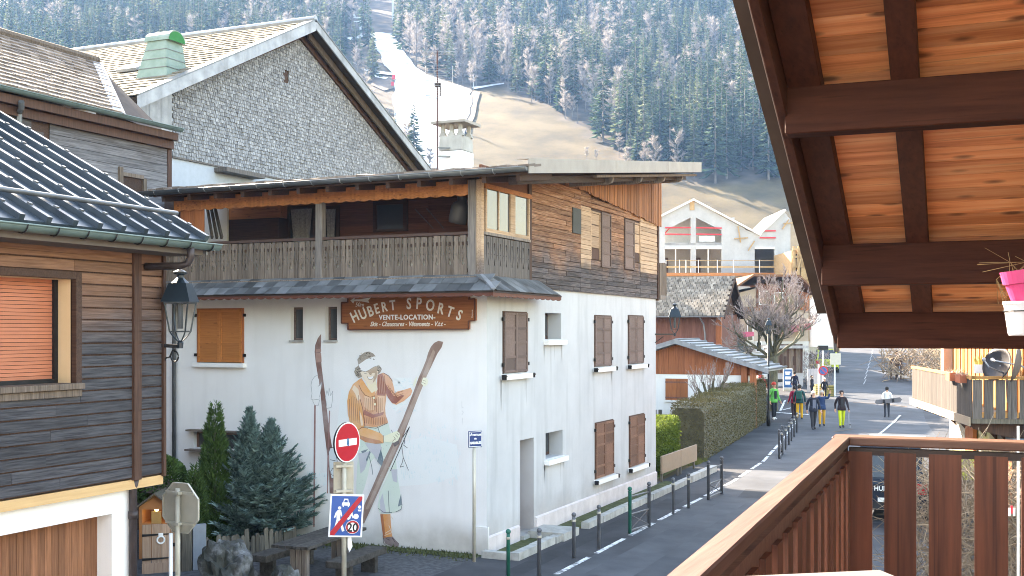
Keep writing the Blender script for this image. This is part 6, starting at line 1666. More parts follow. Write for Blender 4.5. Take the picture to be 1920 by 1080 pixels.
# ------------------------------------------------------------------ hedges
def leafy_box(name, label, P0, P1, wd, h0, h1, mat, n, leaf=.07, top_bump=.08, seed=0, back=None):
    """clipped hedge between two ground points: a lumpy core covered in leaves"""
    rng = random.Random(seed); d = (P1-P0); L = d.length; d.normalize(); s = Vector((-d.y,d.x,0))
    t = thing(name, label, 'hedge', P0)
    def hh(u): return h0+(h1-h0)*u+.05*sin(u*L*1.7+seed)
    mb = MB(); m = 24
    for i in range(m+1):
        u = i/m; c = P0+d*L*u; h = hh(u)-.06; w_ = wd/2-.05
        mb.v += [tuple(c+s*a*w_+Vector((0,0,z))) for a, z in ((1,0),(1,h*.9),(.75,h),(-.75,h),(-1,h*.9),(-1,0))]
    for i in range(m):
        for k in range(5): mb.f.append([i*6+k,i*6+k+1,i*6+7+k,i*6+6+k]); mb.mi.append(0)
    mb.f += [[0,1,2,3,4,5],[m*6+5,m*6+4,m*6+3,m*6+2,m*6+1,m*6]]; mb.mi += [0,0]
    mb.build('hedge_core', bark_m if mat is hedge_d else mat, t)
    mb = MB()
    for i in range(n):
        u = rng.random(); k = rng.random(); c = P0+d*(L*u); h = hh(u)
        if k < .62:
            sg = 1 if rng.random() < (.5) else -1; z = h*rng.random(); p = c+s*sg*(wd/2+rng.uniform(-.07,.03)); nn = s*sg
        elif k < .84: p = c+s*rng.uniform(-wd/2,wd/2)+Vector((0,0,h+rng.uniform(-.05,top_bump))); nn = Vector((0,0,1)); z = 0
        else:
            e = rng.choice((0,1)); p = P0+d*(L*e+(-1 if e == 0 else 1)*rng.uniform(-.06,.04))+s*rng.uniform(-wd/2,wd/2); nn = d*(1 if e else -1); z = h*rng.random()
        if k < .62 or k >= .84: p = p+Vector((0,0,z))
        o = (nn+Vector((rng.uniform(-1,1),rng.uniform(-1,1),rng.uniform(-.5,1.1)))).normalized(); q = o.cross(Vector((rng.uniform(-1,1),rng.uniform(-1,1),rng.uniform(-1,1)))).normalized()
        l = leaf*rng.uniform(.6,1.4); mb.add([p, p+o*l*.5+q*l*.3, p+o*l, p+o*l*.5-q*l*.3], [(0,1,2,3)])
    mb.build('leaves', mat, t)
    return t
Hh = lambda px, py: ground_at(px, py)
a, b = Vector((-1.0,13.0,0)), Vector((-1.3,17.4,0))
leafy_box('clipped_hedge', 'bright yellow green clipped hedge right behind the ski shop', a, b, 1.1, 1.75, 1.7, hedge_g, 17000, .07, seed=2)
a, b = Hh(1322,868)+Vector((-.75,.4,0)), Hh(1441,791)+Vector((-.75,0,0))
leafy_box('clipped_hedge', 'tall dark winter hedge along the pavement by the red chalet', a, b, 1.3, 2.05, 2.25, hedge_d, 42000, .05, seed=5)
pz = thing('timber_planter', 'pale timber planter board under the bright green hedge', 'planter', (.15,15,0))
for y0, y1 in ((12.75,14.85),(14.9,16.9)):
    MB().box(-.02,.05,y0,y1,.30,.86).build('planter_board', paint('planter_wood',(.30,.22,.155)), pz, bevel=.008); MB().box(-.05,.0,y0+.1,y0+.22,0,.3).box(-.05,.0,y1-.22,y1-.1,0,.3).build('post', picket_m, pz)
sheet('lawn', lawn_m, pts=[(-9,17.8),(-.35,17.8),(-.75,19.0),(-1.6,19.8),(-9,22)], dz=.03)
sheet('lawn', lawn_m, pts=[(-14,12.4),(-.3,12.4),(-.6,17.7),(-9,17.7),(-9,40),(-3.2,40),(-3.2,42),(-14,42)], dz=.018)
mb = MB()
for i in range(1400):
    x, y = R(-1.9,-.2), R(17.4,19.6); h = R(.05,.22); dx, dy = R(-.02,.02), R(-.02,.02)
    mb.add([(x-.012,y,.02),(x+.012,y,.02),(x+dx*3,y+dy*3,h)], [(0,1,2)])
mb.build('grass', lawn_m, kind='stuff')
fn = thing('rail_fence', 'dark wooden rail fence behind the bright green hedge', 'fence', (-3,19,0))
fp = [atD(p,778,46) for p in (1228,1238,1279,1307)]
for p in fp: MB().box(p.x-.06,p.x+.06,p.y-.06,p.y+.06,0,1.65).build('post', slat_dark, fn)
for z in (1.42,.9):
    MB().beam((fp[0].x,fp[0].y,z),(fp[-1].x,fp[-1].y,z),.04,.09).build('fence_rail', slat_dark, fn)

# bare trees grown by branching
def branch_tree(mb, p, d, L, r, lev, rng, spread=.6, up=.25, kids=(3,4), shrink=.72, nseg=3, twist=.22, minr=.006, tw=None):
    pts = [p]; rs = [r]; q = p.copy(); dd = d.copy()
    for k in range(nseg):
        dd = (dd+Vector((rng.uniform(-twist,twist),rng.uniform(-twist,twist),rng.uniform(-twist,twist)+up*.3))).normalized(); q = q+dd*L/nseg; pts.append(q); rs.append(max(minr, r*(1-.35*(k+1)/nseg)))
    (tw if (tw is not None and lev <= 2) else mb).tube(pts, rs, 6 if r > .05 else (4 if r > .014 else 3), caps=False)
    if lev == 0: return
    for k in range(rng.randint(*kids)):
        t = rng.uniform(.35,1.0) if k else 1.0; i = min(nseg-1, int(t*nseg)); o = pts[i].lerp(pts[i+1], t*nseg-i if t < 1 else 1)
        a = Vector((rng.uniform(-1,1),rng.uniform(-1,1),rng.uniform(-.6,.8))).normalized()
        nd = (dd+a*spread*rng.uniform(.7,1.3)+Vector((0,0,up))).normalized()
        branch_tree(mb, o, nd, L*shrink*rng.uniform(.75,1.15), max(minr, r*.58), lev-1, rng, spread, up, kids, shrink, nseg, twist, minr, tw)
# large pollarded street tree
Dt = 66.0; tb_ = atD(1449,780,Dt); tb_.z = T(tb_.x,tb_.y); zf = atD(1449,668,Dt).z; rng = random.Random(4)
bt = thing('bare_street_tree', 'large bare pollarded tree with mossy limbs behind the metal roofed chalet', 'tree', tb_)
mb = MB(); tw = MB(); f0 = Vector((tb_.x,tb_.y,zf))
mb.tube([tb_, tb_.lerp(f0,.6)+Vector((.03,0,0)), f0], [.30,.25,.27], 9)
for px, py in ((1395,612),(1412,578),(1436,560),(1455,548),(1478,560),(1500,585),(1512,612),(1380,640),(1468,600),(1425,600)):
    tgt = atD(px,py,Dt+rng.uniform(-1.6,1.6)); v = tgt-f0; L = v.length
    branch_tree(mb, f0+Vector((0,0,-.1)), (v.normalized()+Vector((0,0,-.1))).normalized(), L*.62, .105, 5, rng, .62, .10, (3,4), .64, 3, .18, .0095, tw)
mb.build('trunk', bark_m, bt); tw.build('crown', twig_m, bt)
# small pollard by the red chalet
Ds = 52.0; b = atD(1332,800,Ds); b.z = 0; rng = random.Random(8)
ps = thing('bare_pollard', 'small bare pollard with upright pale twigs in front of the red chalet', 'tree', b)
mb = MB(); tw = MB(); hd = atD(1332,755,Ds)
mb.tube([b,Vector((b.x,b.y,hd.z))],[.22,.18],8)
for px, py in ((1306,716),(1318,706),(1330,712),(1345,722),(1358,705),(1366,690),(1312,735),(1350,735),(1338,700)):
    e = atD(px,py+10,Ds+rng.uniform(-.7,.7)); h0 = Vector((b.x,b.y,hd.z)); mid = h0.lerp(e,.5)+Vector((0,0,-.1)); mb.tube([h0,mid,e],[.10,.07,.05],6)
    for k in range(9):
        branch_tree(tw, e+Vector((rng.uniform(-.1,.1),rng.uniform(-.1,.1),rng.uniform(-.2,.1))), ((e-h0).normalized()*.6+Vector((rng.uniform(-.5,.5),rng.uniform(-.5,.5),1.0))).normalized(), rng.uniform(.3,.6), .014, 1, rng, .5, .3, (1,3), .7, 2, .15, .008)
mb.build('trunk', bark_m, ps); tw.build('crown', twig_m, ps)

# ------------------------------------------------------------------ red chalet with metal roof
rc = thing('red_chalet', 'low chalet with red timber gable, white base and pale ribbed metal roof', 'building', (-5.7,34,0))
D = 58.0; ap = atD(1266,637,D); GYv = ap.y; ea = atY(1441,693,GYv); hw_ = ea.x-ap.x; zap, zea = ap.z, ea.z
xr = atY(1420,720,GYv+.3).x; zw = atY(1300,703,GYv).z; wz = lambda x: zap-.22-abs(x-ap.x)*(zap-zea)/hw_
yf = GYv+.55
MB().box(ap.x-hw_+.6,xr-.55,yf,yf+1.0,0,zw).build('ground_floor_wall', plaster, rc)
its = []; x = ap.x-hw_+.6
while x < xr-.02:
    z1 = wz(x+.06)-.02; its.append((unit_box(red_clad), boxm((x+.062,yf-.01,(zw+z1)/2), .118, .03, max(.05,z1-zw)))); x += .124
MB().prism([(ap.x-hw_+.6,yf+.03,zw),(xr,yf+.03,zw),(xr,yf+.03,wz(xr)),(ap.x,yf+.03,wz(ap.x)),(ap.x-hw_+.6,yf+.03,wz(ap.x-hw_+.6))],(0,.9,0)).build('gable_wall', red_clad2, rc)
pieces('cladding_board', its, rc)
a, b, c, d = rY(1248,1290,710,750,yf)
wi = MB().box(a-.04,b+.04,yf-.05,yf,d,d+.07).box(a-.04,b+.04,yf-.10,yf,c-.10,c-.02).build('window', white_m, rc)
its = [(unit_box(orange_z), boxm((a+(b-a)*(i+.5)/6, yf-.03, (c+d)/2), (b-a)/6-.01, .04, d-c)) for i in range(6)]; pieces('shutter_board', its, wi)
MB().box(a,b,yf-.065,yf-.05,d-.22,d-.14).box(a,b,yf-.065,yf-.05,c+.08,c+.16).build('shutter_ledge', red_clad2, wi)
for pp in (1397,1413): p = atY(pp,730,yf); MB().box(p.x-.14,p.x+.14,yf-.25,yf+.05,0,wz(p.x)+.0).build('post', red_clad, rc)
for s in (-1,1):
    xe = ap.x+s*hw_; n_ = Vector((s*(zap-zea)/hw_,0,1)).normalized(); ud = Vector((-s,0,(zap-zea)/hw_)); Lr = ud.length*hw_
    q = MB().prism([(xe,GYv,zea),(ap.x,GYv,zap),(ap.x,GYv+4.6,zap),(xe,GYv+4.6,zea)], -n_*.10).build('roof', seam_m, rc)
    MB().prism([(xe,GYv-.03,zea-.2),(ap.x,GYv-.03,zap-.2),(ap.x,GYv-.03,zap+.05),(xe,GYv-.03,zea+.05)], (0,.03,0)).build('verge_board', tin, rc)
    its = []; k = 0
    n = 12
    for i in range(n+1):
        c = Vector((xe,GYv+2.3,zea))+ud*(hw_*i/n)+n_*.03; its.append((unit_box(seam_dk), boxm(c,.09,4.6,.07,frame(ud,(0,1,0),n_))))
    if s > 0: pieces('roof_rib', its, q)

# ------------------------------------------------------------------ brown chalet with speckled tile roof
D = 69.0; e1 = atD(1358,592,D); xr = e1.x; r1 = atX(1378,519,xr); yE, zE_, yR, zR = e1.y, e1.z, r1.y, r1.z; xl = xr-10.5
bc = thing('brown_chalet', 'brown boarded chalet with speckled tile roof above the red chalet', 'building', (xr-4,yE+2,T(xr,yE)))
g0 = T(xr,yE)-.5
MB().box(xl+.4,xr-.45,yE+.8,yR+3.2,g0,zE_+.15).build('wall', red_clad2, bc)
MB().prism([(xr-.45,yE+.8,zE_+.1),(xr-.45,2*yR-yE-.8,zE_+.1),(xr-.45,yR,zR-.25)],(-.2,0,0)).build('gable_wall', dark_woodz, bc)
ud = Vector((0,yR-yE,zR-zE_)); Lr = ud.length; ud.normalize(); n_ = Vector((0,-ud.z,ud.y))
q = MB().prism([(xl,yE,zE_),(xr,yE,zE_),(xr,yR,zR),(xl,yR,zR)], -n_*.12).build('roof', roof_under, bc)
MB().prism([(xl,yR,zR),(xr,yR,zR),(xr,2*yR-yE,zE_),(xl,2*yR-yE,zE_)], (0,0,-.15)).build('rear_roof', roof_under, bc)
its = []; nr = 15; ex = Lr/nr
for i in range(nr):
    x = xr-.12-(i%2)*.13
    while x > xr-6.3:
        its.append((unit_box(tile_spek), boxm(Vector((x,yE,zE_))+ud*(ex*(i+.5))+n_*(.03+R(-.008,.012)), .235, ex+.03, .04, frame((-1,0,0),ud,Vector((-1,0,0)).cross(ud)) @ Matrix.Rotation(R(-.12,-.04),3,'X')))); x -= .27
pieces('roof_tile', its, q, rest='roof_tiles')
for yy, zz in ((yE,zE_),(2*yR-yE,zE_)): MB().beam((xr,yy,zz-.12),(xr,yR,zR-.12),.05,.22).build('verge_board', dark_wood, bc)
half_gutter((xl,yE-.08,zE_-.02),(xr,yE-.08,zE_-.02),.07,tin,bc)
p = atY(1321,600,yE+.7); MB().tube([(p.x-.12,yE-.05,zE_-.08),(p.x-.05,yE+.65,zE_-.5),(p.x+.03,yE+.72,zE_-1.2),(p.x+.03,yE+.72,g0)], .05, 7).build('downpipe', tin, bc)
MB().box(xr-.7,xr-.38,yE+.72,yE+1.0,g0,zE_).build('corner_board', red_clad, bc)
its = []; x = xl+.5
while x < xr-.75: its.append((unit_box(red_clad2), boxm((x+.1,yE+.78,(g0+zE_+.1)/2),.19,.03,zE_+.1-g0))); x += .2
pieces('cladding_board', its, bc)

# ------------------------------------------------------------------ concrete house under construction
D = 112.0; c0 = atD(1300,520,D); AX = Vector((cos(radians(6)),sin(radians(6)),0)); AX = Vector((CT,ST,0)); AY = Vector((-ST,CT,0))
cs = thing('concrete_house', 'raw concrete house shell under construction with red and timber safety rails', 'building', Vector((c0.x,c0.y,T(c0.x,c0.y))))
def cp(px, py, back=0.0): return atP(px,py,c0,AY)+AY*back
gz = T(c0.x,c0.y)-1
def cpoly(P, name, mat, th, back=0.0, par=cs): mb = MB(); mb.prism([cp(x,y,back) for x, y in P], AY*th); return mb.build(name, mat, par)
gb = (HORIZON-(gz-CAM.z)/D*FPX)
# facade as strips round the openings
S_ = [([(1222,416),(1247,402),(1247,520),(1222,520)]),([(1295,377),(1305,377),(1305,520),(1295,520)]),([(1247,402),(1295,378),(1295,408),(1247,432)]),([(1305,378),(1353,405),(1353,432),(1305,408)]),
      ([(1353,405),(1396,428),(1396,520),(1353,520)]),([(1247,455),(1295,455),(1295,463),(1247,463)]),([(1305,455),(1353,455),(1353,463),(1305,463)]),
      ([(1396,430),(1424,440),(1424,463),(1396,463)]),([(1424,440),(1446,420),(1470,396),(1482,412),(1482,463),(1424,463)]),([(1396,463),(1415,463),(1415,520),(1396,520)]),([(1452,463),(1482,463),(1482,520),(1452,520)])]
for s in S_: cpoly(s, 'facade_panel', concrete_w, .3)
cpoly([(1218,516),(1490,516),(1490,gb),(1218,gb)], 'podium_wall', concrete_w, .3, -.9)
cpoly([(1218,513),(1492,513),(1492,518.5),(1218,518.5)], 'deck_edge', paint('deck_rust',(.40,.17,.07)), 2.0, -1.6)
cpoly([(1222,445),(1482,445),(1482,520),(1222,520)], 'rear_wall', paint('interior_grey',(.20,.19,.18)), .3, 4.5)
cpoly([(1246,404),(1300,378),(1354,404),(1396,430),(1396,460),(1222,460),(1222,418)], 'gable_rear_wall', paint('interior_pale',(.60,.59,.58)), .3, 3.0)
cpoly([(1247,456),(1353,456),(1353,459),(1247,459)], 'floor_slab', concrete_w, 6)
for a, b, c in (((1222,414),(1301,374),5),((1299,374),(1426,441),5),((1424,439),(1472,394),5)):
    p, q = cp(*a,-.25), cp(*b,-.25); MB().beam(p+AY*.25,q+AY*.25,.6,.16).build('roof_slab_edge', white_m, cs)
MB().prism([cp(1222,414),cp(1300,375),cp(1300,372),cp(1222,411)], AY*8).prism([cp(1300,375),cp(1425,441),cp(1425,438),cp(1300,372)], AY*8).build('roof_slab', concrete_w, cs)
MB().prism([cp(1293,394),cp(1302,394),cp(1302,374),cp(1293,374)], AY*-.06).build('formwork_post', timber_y, cs)
for l, r in ((1247,1295),(1305,1353)):
    for py_ in (427,439): MB().beam(cp(l,py_,-.06),cp(r,py_+R(-1.2,1.2),-.06),.06,.13).build('safety_rail', red_rail, cs)
MB().beam(cp(1262,420,.6),cp(1249,436,.6),.06,.1).build('safety_rail', red_rail, cs)
for py_ in (433,446): MB().beam(cp(1424,py_,-.12),cp(1454,py_,-.12),.06,.12).build('safety_rail', red_rail, cs)
MB().prism([cp(1313,452,.7),cp(1343,452,.7),cp(1343,441,.7),cp(1313,441,.7)], AY*.3).build('wrapped_pallet', white_m, cs)
for py_, m in ((490,.05),(502,.16)): MB().beam(cp(1245,py_,-1.4),cp(1485,py_,-1.4),.05,m).build('guard_rail', timber_y, cs)
for px_ in (1245,1270,1282,1305,1340,1370,1418,1484): MB().beam(cp(px_,489,-1.42),cp(px_,515,-1.42),.06,.06,AX).build('guard_post', white_m, cs)
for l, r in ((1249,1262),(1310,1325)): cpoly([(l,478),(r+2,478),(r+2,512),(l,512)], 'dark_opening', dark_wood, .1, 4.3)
for px_ in (1267,1328): MB().beam(cp(px_,464,.1),cp(px_,512,.1),.08,.08,AX).build('prop', white_m, cs)
for l, r in ((1247,1295),(1305,1353),(1415,1452)): cpoly([(l,463),(r,463),(r,467),(l,467)], 'lintel', white_m, .05, -.06)
for (a, b) in (((1383,424),(1388,455)),((1376,448),(1402,446)),((1402,470),(1414,452)),((1466,430),(1478,412)),((1468,420),(1486,418))): MB().beam(cp(*a,-.2),cp(*b,-.2),.08,.12).build('timber_brace', timber_y, cs)
cpoly([(1310,385),(1343,385),(1343,379),(1312,379)], 'parapet', concrete_w, 3, 3.5)
cpoly([(1372,418),(1392,418),(1392,400),(1374,402)], 'stair_head', concrete_w, 2.5, 4.0)

MB().prism([cp(1478,412,.3),cp(1482,412,.3),cp(1482,gb,.3),cp(1478,gb,.3)], AY*9).prism([cp(1396,428,.3),cp(1400,430,.3),cp(1400,gb,.3),cp(1396,gb,.3)], AY*9).build('side_wall', concrete_w, cs)
MB().prism([cp(1424,440),cp(1471,395),cp(1471,392),cp(1424,437)], AY*9).build('roof_slab', concrete_w, cs)
# unseen houses added and sized only to cast shade bands on the street
for lab, x0, x1, y0, y1, he, hr in (('unseen plain rendered house with pitched roof added behind the ski shop for its shadow',-25,-12,27.3,39.5,12.3,12.8),('first of two unseen tall white houses added behind the brown chalet to shade the street',-28,-15,45,50,14.1,14.5),('second of two unseen tall white houses added behind the brown chalet to shade the street',-28,-15,53.4,58.5,14.1,14.5)):
    rh = thing('unseen_shadow_house', lab, 'building', ((x0+x1)/2,y0,0)); xm = (x0+x1)/2
    MB().prism([(x0,y0,0),(x1,y0,0),(x1,y0,he),(xm,y0,hr-.1),(x0,y0,he)], (0,y1-y0,0)).build('wall', plaster, rh)
    for e in (x0-.5,x1+.5): MB().prism([(e,y0-.4,he-.15),(xm,y0-.4,hr),(xm,y1+.4,hr),(e,y1+.4,he-.15)], (0,0,.15)).build('roof', tile_brown, rh)
    for k in range(3):
        wq = MB().box(x1,x1+.05,y0+1+k*1.4,y0+1.9+k*1.4,he-3,he-1.6).build('window', white_m, rh); MB().box(x1+.04,x1+.06,y0+1.1+k*1.4,y0+1.8+k*1.4,he-2.9,he-1.7).build('pane', glass_m, wq)
# unseen white chalets added behind us: sunny fronts bounce light, panes mirror them
for lab, x0, x1 in (('unseen white chalet with broad roof added to bounce sunlight onto the square',-17,-2.5),('second unseen white chalet, nearer the street, added to bounce sunlight onto the square',-1,14)):
    oc_ = thing('unseen_bounce_chalet', lab, 'building', ((x0+x1)/2,-44,0)); xm = (x0+x1)/2
    MB().prism([(x0,-44,0),(x1,-44,0),(x1,-44,9),(xm,-44,12.5),(x0,-44,9)], (0,9,0)).build('wall', plaster, oc_)
    for s in (-1,1): MB().prism([(xm+s*8.4,-45,8.4),(xm,-45,12.8),(xm,-34,12.8),(xm+s*8.4,-34,8.4)], (0,0,.25)).build('roof', snow_m, oc_)
    for k in range(4):
        for z in (1.2,4.2,7.0): wq = MB().box(x0+1.8+k*3.2,x0+2.9+k*3.2,-35.02,-34.95,z,z+1.4).build('window', shutter_b, oc_); MB().box(x0+1.95+k*3.2,x0+2.75+k*3.2,-34.96,-34.94,z+.1,z+1.3).build('pane', glass_m, wq)
# timber house frame going up beside it
D = 104.0; c0b = atD(1510,520,D)
tf = thing('timber_frame_house', 'new timber house frame with lattice of yellow beams beside the concrete shell', 'building', Vector((c0b.x,c0b.y,T(c0b.x,c0b.y))))
def tp(px, py, back=0): return atP(px,py,c0b,AY)+AY*back
MB().prism([tp(1484,470),tp(1526,462),tp(1546,470),tp(1546,640),tp(1484,640)], AY*7).build('sheathing', timber_y, tf)
for px_ in (1488,1496,1506,1516,1526): MB().beam(tp(px_,462,-.2),tp(px_,525,-.2),.12,.22 if px_ != 1506 else .5,AX).build('stud', timber_y, tf)
for py_ in (468,482,500,522): MB().beam(tp(1484,py_,-.3),tp(1530,py_,-.3),.12,.2).build('rail_beam', timber_y, tf)
for a, b in (((1490,520),(1504,470)),((1512,520),(1526,466)),((1494,470),(1508,500))): MB().beam(tp(*a,-.45),tp(*b,-.45),.1,.12).build('brace', timber_y, tf)
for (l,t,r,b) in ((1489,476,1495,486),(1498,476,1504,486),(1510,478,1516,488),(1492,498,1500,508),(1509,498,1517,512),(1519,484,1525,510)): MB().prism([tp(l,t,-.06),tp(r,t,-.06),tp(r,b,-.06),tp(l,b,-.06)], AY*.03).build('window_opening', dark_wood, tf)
MB().prism([tp(1518,560,-2),tp(1560,540,-2),tp(1560,650,-2),tp(1518,650,-2)], AY*3).build('side_wing', plaster, tf)

# brown and white house behind the street tree
D = 86.0; c0h = atD(1440,640,D)
hh_ = thing('street_corner_house', 'house with broad brown eaves and balcony seen through the bare street tree', 'building', Vector((c0h.x,c0h.y,T(c0h.x,c0h.y))))
def hp(px, py, back=0): return atP(px,py,c0h,AY)+AY*back
MB().prism([hp(1345,560),hp(1448,532),hp(1516,560),hp(1516,720),hp(1345,720)], AY*16).build('wall', paint('warm_render',(.46,.38,.31)), hh_)
for a, b in (((1336,562),(1405,516)),((1405,516),(1490,517)),((1490,517),(1522,549))):
    MB().prism([hp(*a,-1.6),hp(*b,-1.6),hp(b[0],b[1]+4,-1.6),hp(a[0],a[1]+4,-1.6)], AY*18).build('roof', paint('rust_roof',(.20,.095,.05)), hh_)
MB().prism([hp(1418,530,-.1),hp(1512,548,-.1),hp(1512,580,-.1),hp(1418,580,-.1)], AY*.08).build('upper_cladding', loggia_w, hh_)
for l, r, t, b in ((1422,1440,545,572),(1450,1468,548,575),(1478,1496,552,575),(1400,1412,600,640),(1416,1428,640,660)):
    wi = MB().prism([hp(l,t,-.16),hp(r,t,-.16),hp(r,b,-.16),hp(l,b,-.16)], AY*.05).build('window', white_m, hh_); MB().prism([hp(l+2,t+2,-.18),hp(r-2,t+2,-.18),hp(r-2,b-2,-.18),hp(l+2,b-2,-.18)], AY*.02).build('pane', glass_m, wi)
MB().prism([hp(1350,580,-1.2),hp(1420,575,-1.2),hp(1420,584,-1.2),hp(1350,589,-1.2)], AY*1.1).build('balcony', paint('rust_roof',(.3,.14,.07)), hh_)
its = [(unit_box(orange_z), Matrix.Translation(hp(1500+2.9*i,564+i*.5,-.25)) @ Matrix.Rotation(YAW,4,'Z') @ Matrix.Diagonal((.10,.04,1.35,1))) for i in range(6)]; pieces('cladding_board', its, hh_)
MB().prism([hp(1460,612,-1.4),hp(1512,606,-1.4),hp(1512,618,-1.4),hp(1460,626,-1.4)], AY*1.3).build('awning', paint('awning_red',(.30,.12,.12)), hh_)
MB().prism([hp(1362,622,-1.6),hp(1405,622,-1.6),hp(1405,630,-1.6),hp(1362,634,-1.6)], AY*1.5).build('shop_awning', paint('awning_pink',(.45,.10,.16)), hh_)
MB().prism([hp(1345,640,-.05),hp(1516,640,-.05),hp(1516,720,-.05),hp(1345,720,-.05)], AY*.04).build('ground_floor_wall', paint('pale_render',(.58,.57,.55)), hh_)
# dark roofed annex beside the brown chalet
an = thing('dark_roof_annex', 'low annex with dark blue grey roof between the two brown chalets', 'building', (0,0,0)); D = 74.0; c0a = atD(1380,640,D); an.location = (c0a.x,c0a.y,T(c0a.x,c0a.y))
def apx(px, py, back=0): return atP(px,py,c0a,AY)+AY*back
MB().prism([apx(1342,608),apx(1362,606),apx(1412,656),apx(1380,664),apx(1346,640)], AY*3).build('roof', metal_bl, an); MB().prism([apx(1346,640,.2),apx(1408,660,.2),apx(1408,740,.2),apx(1346,740,.2)], AY*2.6).build('wall', plaster, an)

# grey boarded hut and concrete wall on the far side of the crossing
D = 80.0; c0g = atD(1490,690,D)
gh = thing('grey_hut', 'grey boarded hut and hoarding behind the blue information board', 'hut', Vector((c0g.x,c0g.y,T(c0g.x,c0g.y))))
def gp2(px, py, back=0): return atP(px,py,c0g,AY)+AY*back
its = []
for i in range(13):
    x = 1452+i*4.2; its.append((unit_box(slat_grey if i%3 else dark_woodz), Matrix.Translation(gp2(x,672,-.05)) @ Matrix.Rotation(YAW,4,'Z') @ Matrix.Diagonal((.145,.06,2.0,1))))
pieces('hut_board', its, gh)
MB().prism([gp2(1450,652),gp2(1506,652),gp2(1506,740),gp2(1450,740)], AY*3).build('wall', paint('grey_render',(.36,.36,.38)), gh)
MB().prism([gp2(1446,648,-.6),gp2(1512,648,-.6),gp2(1512,653,-.6),gp2(1446,653,-.6)], AY*4).build('roof', tin, gh)
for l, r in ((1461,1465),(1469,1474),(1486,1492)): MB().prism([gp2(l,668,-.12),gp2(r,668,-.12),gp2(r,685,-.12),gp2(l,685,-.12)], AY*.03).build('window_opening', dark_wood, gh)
hd_ = thing('hoarding', 'pale metal hoarding fence beside the blue information board', 'fence', gp2(1495,735,-4))
for i in range(9): MB().prism([gp2(1486+i*2.9,688,-4),gp2(1488.6+i*2.9,688,-4),gp2(1488.6+i*2.9,735,-4),gp2(1486+i*2.9,735,-4)], AY*(.05+.03*(i%2))).build('hoarding_panel', paint('hoarding_grey',(.40,.41,.45)), hd_)
D = 112.0; c0w = atD(1540,660,D)
wh = thing('white_far_building', 'pale flat roofed building with mossy green roof at the top of the street', 'building', Vector((c0w.x,c0w.y,T(c0w.x,c0w.y))))
def wp(px, py, back=0): return atP(px,py,c0w,AY)+AY*back
MB().prism([wp(1515,636),wp(1567,636),wp(1567,700),wp(1515,700)], AY*6).build('wall', paint('cream_render',(.55,.54,.50)), wh)
MB().prism([wp(1520,638,-.8),wp(1568,638,-.8),wp(1564,622,1.5),wp(1535,622,1.5)], (0,0,-.2)).build('roof', paint('mossy_roof',(.30,.27,.10)), wh)
MB().prism([wp(1532,647,-.05),wp(1541,647,-.05),wp(1541,652,-.05),wp(1532,652,-.05)], AY*.03).build('window_opening', dark_wood, wh)
hb = thing('street_hedge', 'shapeless frosted grey shrub beside the no parking sign', 'shrub', ground_at(1520,722)); mb = MB(); b = ground_at(1518,722)
for i in range(1500):
    v = Vector((R(-1,1),R(-1,1),R(0,1))); p = b+Vector((v.x*1.5,v.y*1.2,v.z*2.3)); d = Vector((R(-1,1),R(-1,1),R(.2,1))).normalized(); s = d.cross(Vector((R(-1,1),R(-1,1),1))).normalized()*.02; mb.add([p-s,p+s,p+d*.35],[(0,1,2)])
mb.build('twigs', twig_m, hb)

# ------------------------------------------------------------------ neighbour's house with a sunny balcony, on the right
VPX = 1336; ang = math.atan((VPX-960)/FPX); nE1 = Vector((sin(ang)*CT-cos(ang)*ST, sin(ang)*ST+cos(ang)*CT, 0)).normalized(); nE2 = Vector((nE1.y,-nE1.x,0))
pn = atD(1822,708,26.5); zt_, zb_ = pn.z, atD(1822,786,26.5).z; N0 = Vector((pn.x,pn.y,0))
Lb = (34.4-26.5)/cos(ang)
nh = thing('neighbour_chalet', 'neighbouring chalet with golden board wall and grey timber balcony in the sun', 'building', N0)
npt = lambda s, t, z: N0+nE1*s+nE2*t+Vector((0,0,z))
rn_ = MB().obox(npt(Lb/2,.02,zt_-.0), nE1*(Lb/2+.05), nE2*.05, Vector((0,0,.035))).obox(npt(-.0,1.2,zt_-.0), nE2*1.2, nE1*.05, Vector((0,0,.035))).obox(npt(Lb/2,.06,zb_+.08), nE1*(Lb/2), nE2*.03, Vector((0,0,.06))).obox(npt(.04,1.2,zb_+.1), nE2*1.2, nE1*.03, Vector((0,0,.06))).build('balcony_railing', lit_wood, nh)
its = []; s = .06
sunny_slat = mk('sunlit_slat_wood', [(.04,.034,.03),(.105,.092,.082)], GZ, 3, .85, .4, .25, crack=.5)
while s < Lb:
    its.append((unit_box(sunny_slat), boxm(npt(s,0,(zt_+zb_)/2-.02), .125, .025, zt_-zb_-.06+R(-.01,.01), frame(nE1,-nE2,(0,0,1))))); s += .135
t = .12
while t < 2.3: its.append((unit_box(slat_dark), boxm(npt(0,t,(zt_+zb_)/2-.02), .20, .025, zt_-zb_-.06, frame(nE2,nE1,(0,0,1))))); t += .255
pieces('slat', its, rn_)
MB().obox(npt(Lb/2,.62,zb_-.04), nE1*Lb/2, nE2*.62, Vector((0,0,.06))).build('balcony_floor', picket_m, nh)
MB().obox(npt(Lb/2,-.05,zb_-.06), nE1*(Lb/2+.03), nE2*.02, Vector((0,0,.10))).build('balcony_edge_board', paint('pale_edge',(.34,.27,.20)), nh)
for k in range(7):
    s = .3+k*(Lb-.5)/6; MB().prism([npt(s-.04,0,zb_-.1),npt(s-.04,1.2,zb_-.1),npt(s-.04,1.2,zb_-.75),npt(s-.04,.95,zb_-.45),npt(s-.04,.1,zb_-.25)], nE1*.08).build('balcony_bracket', dark_woodz, nh)
tw_ = 1.22
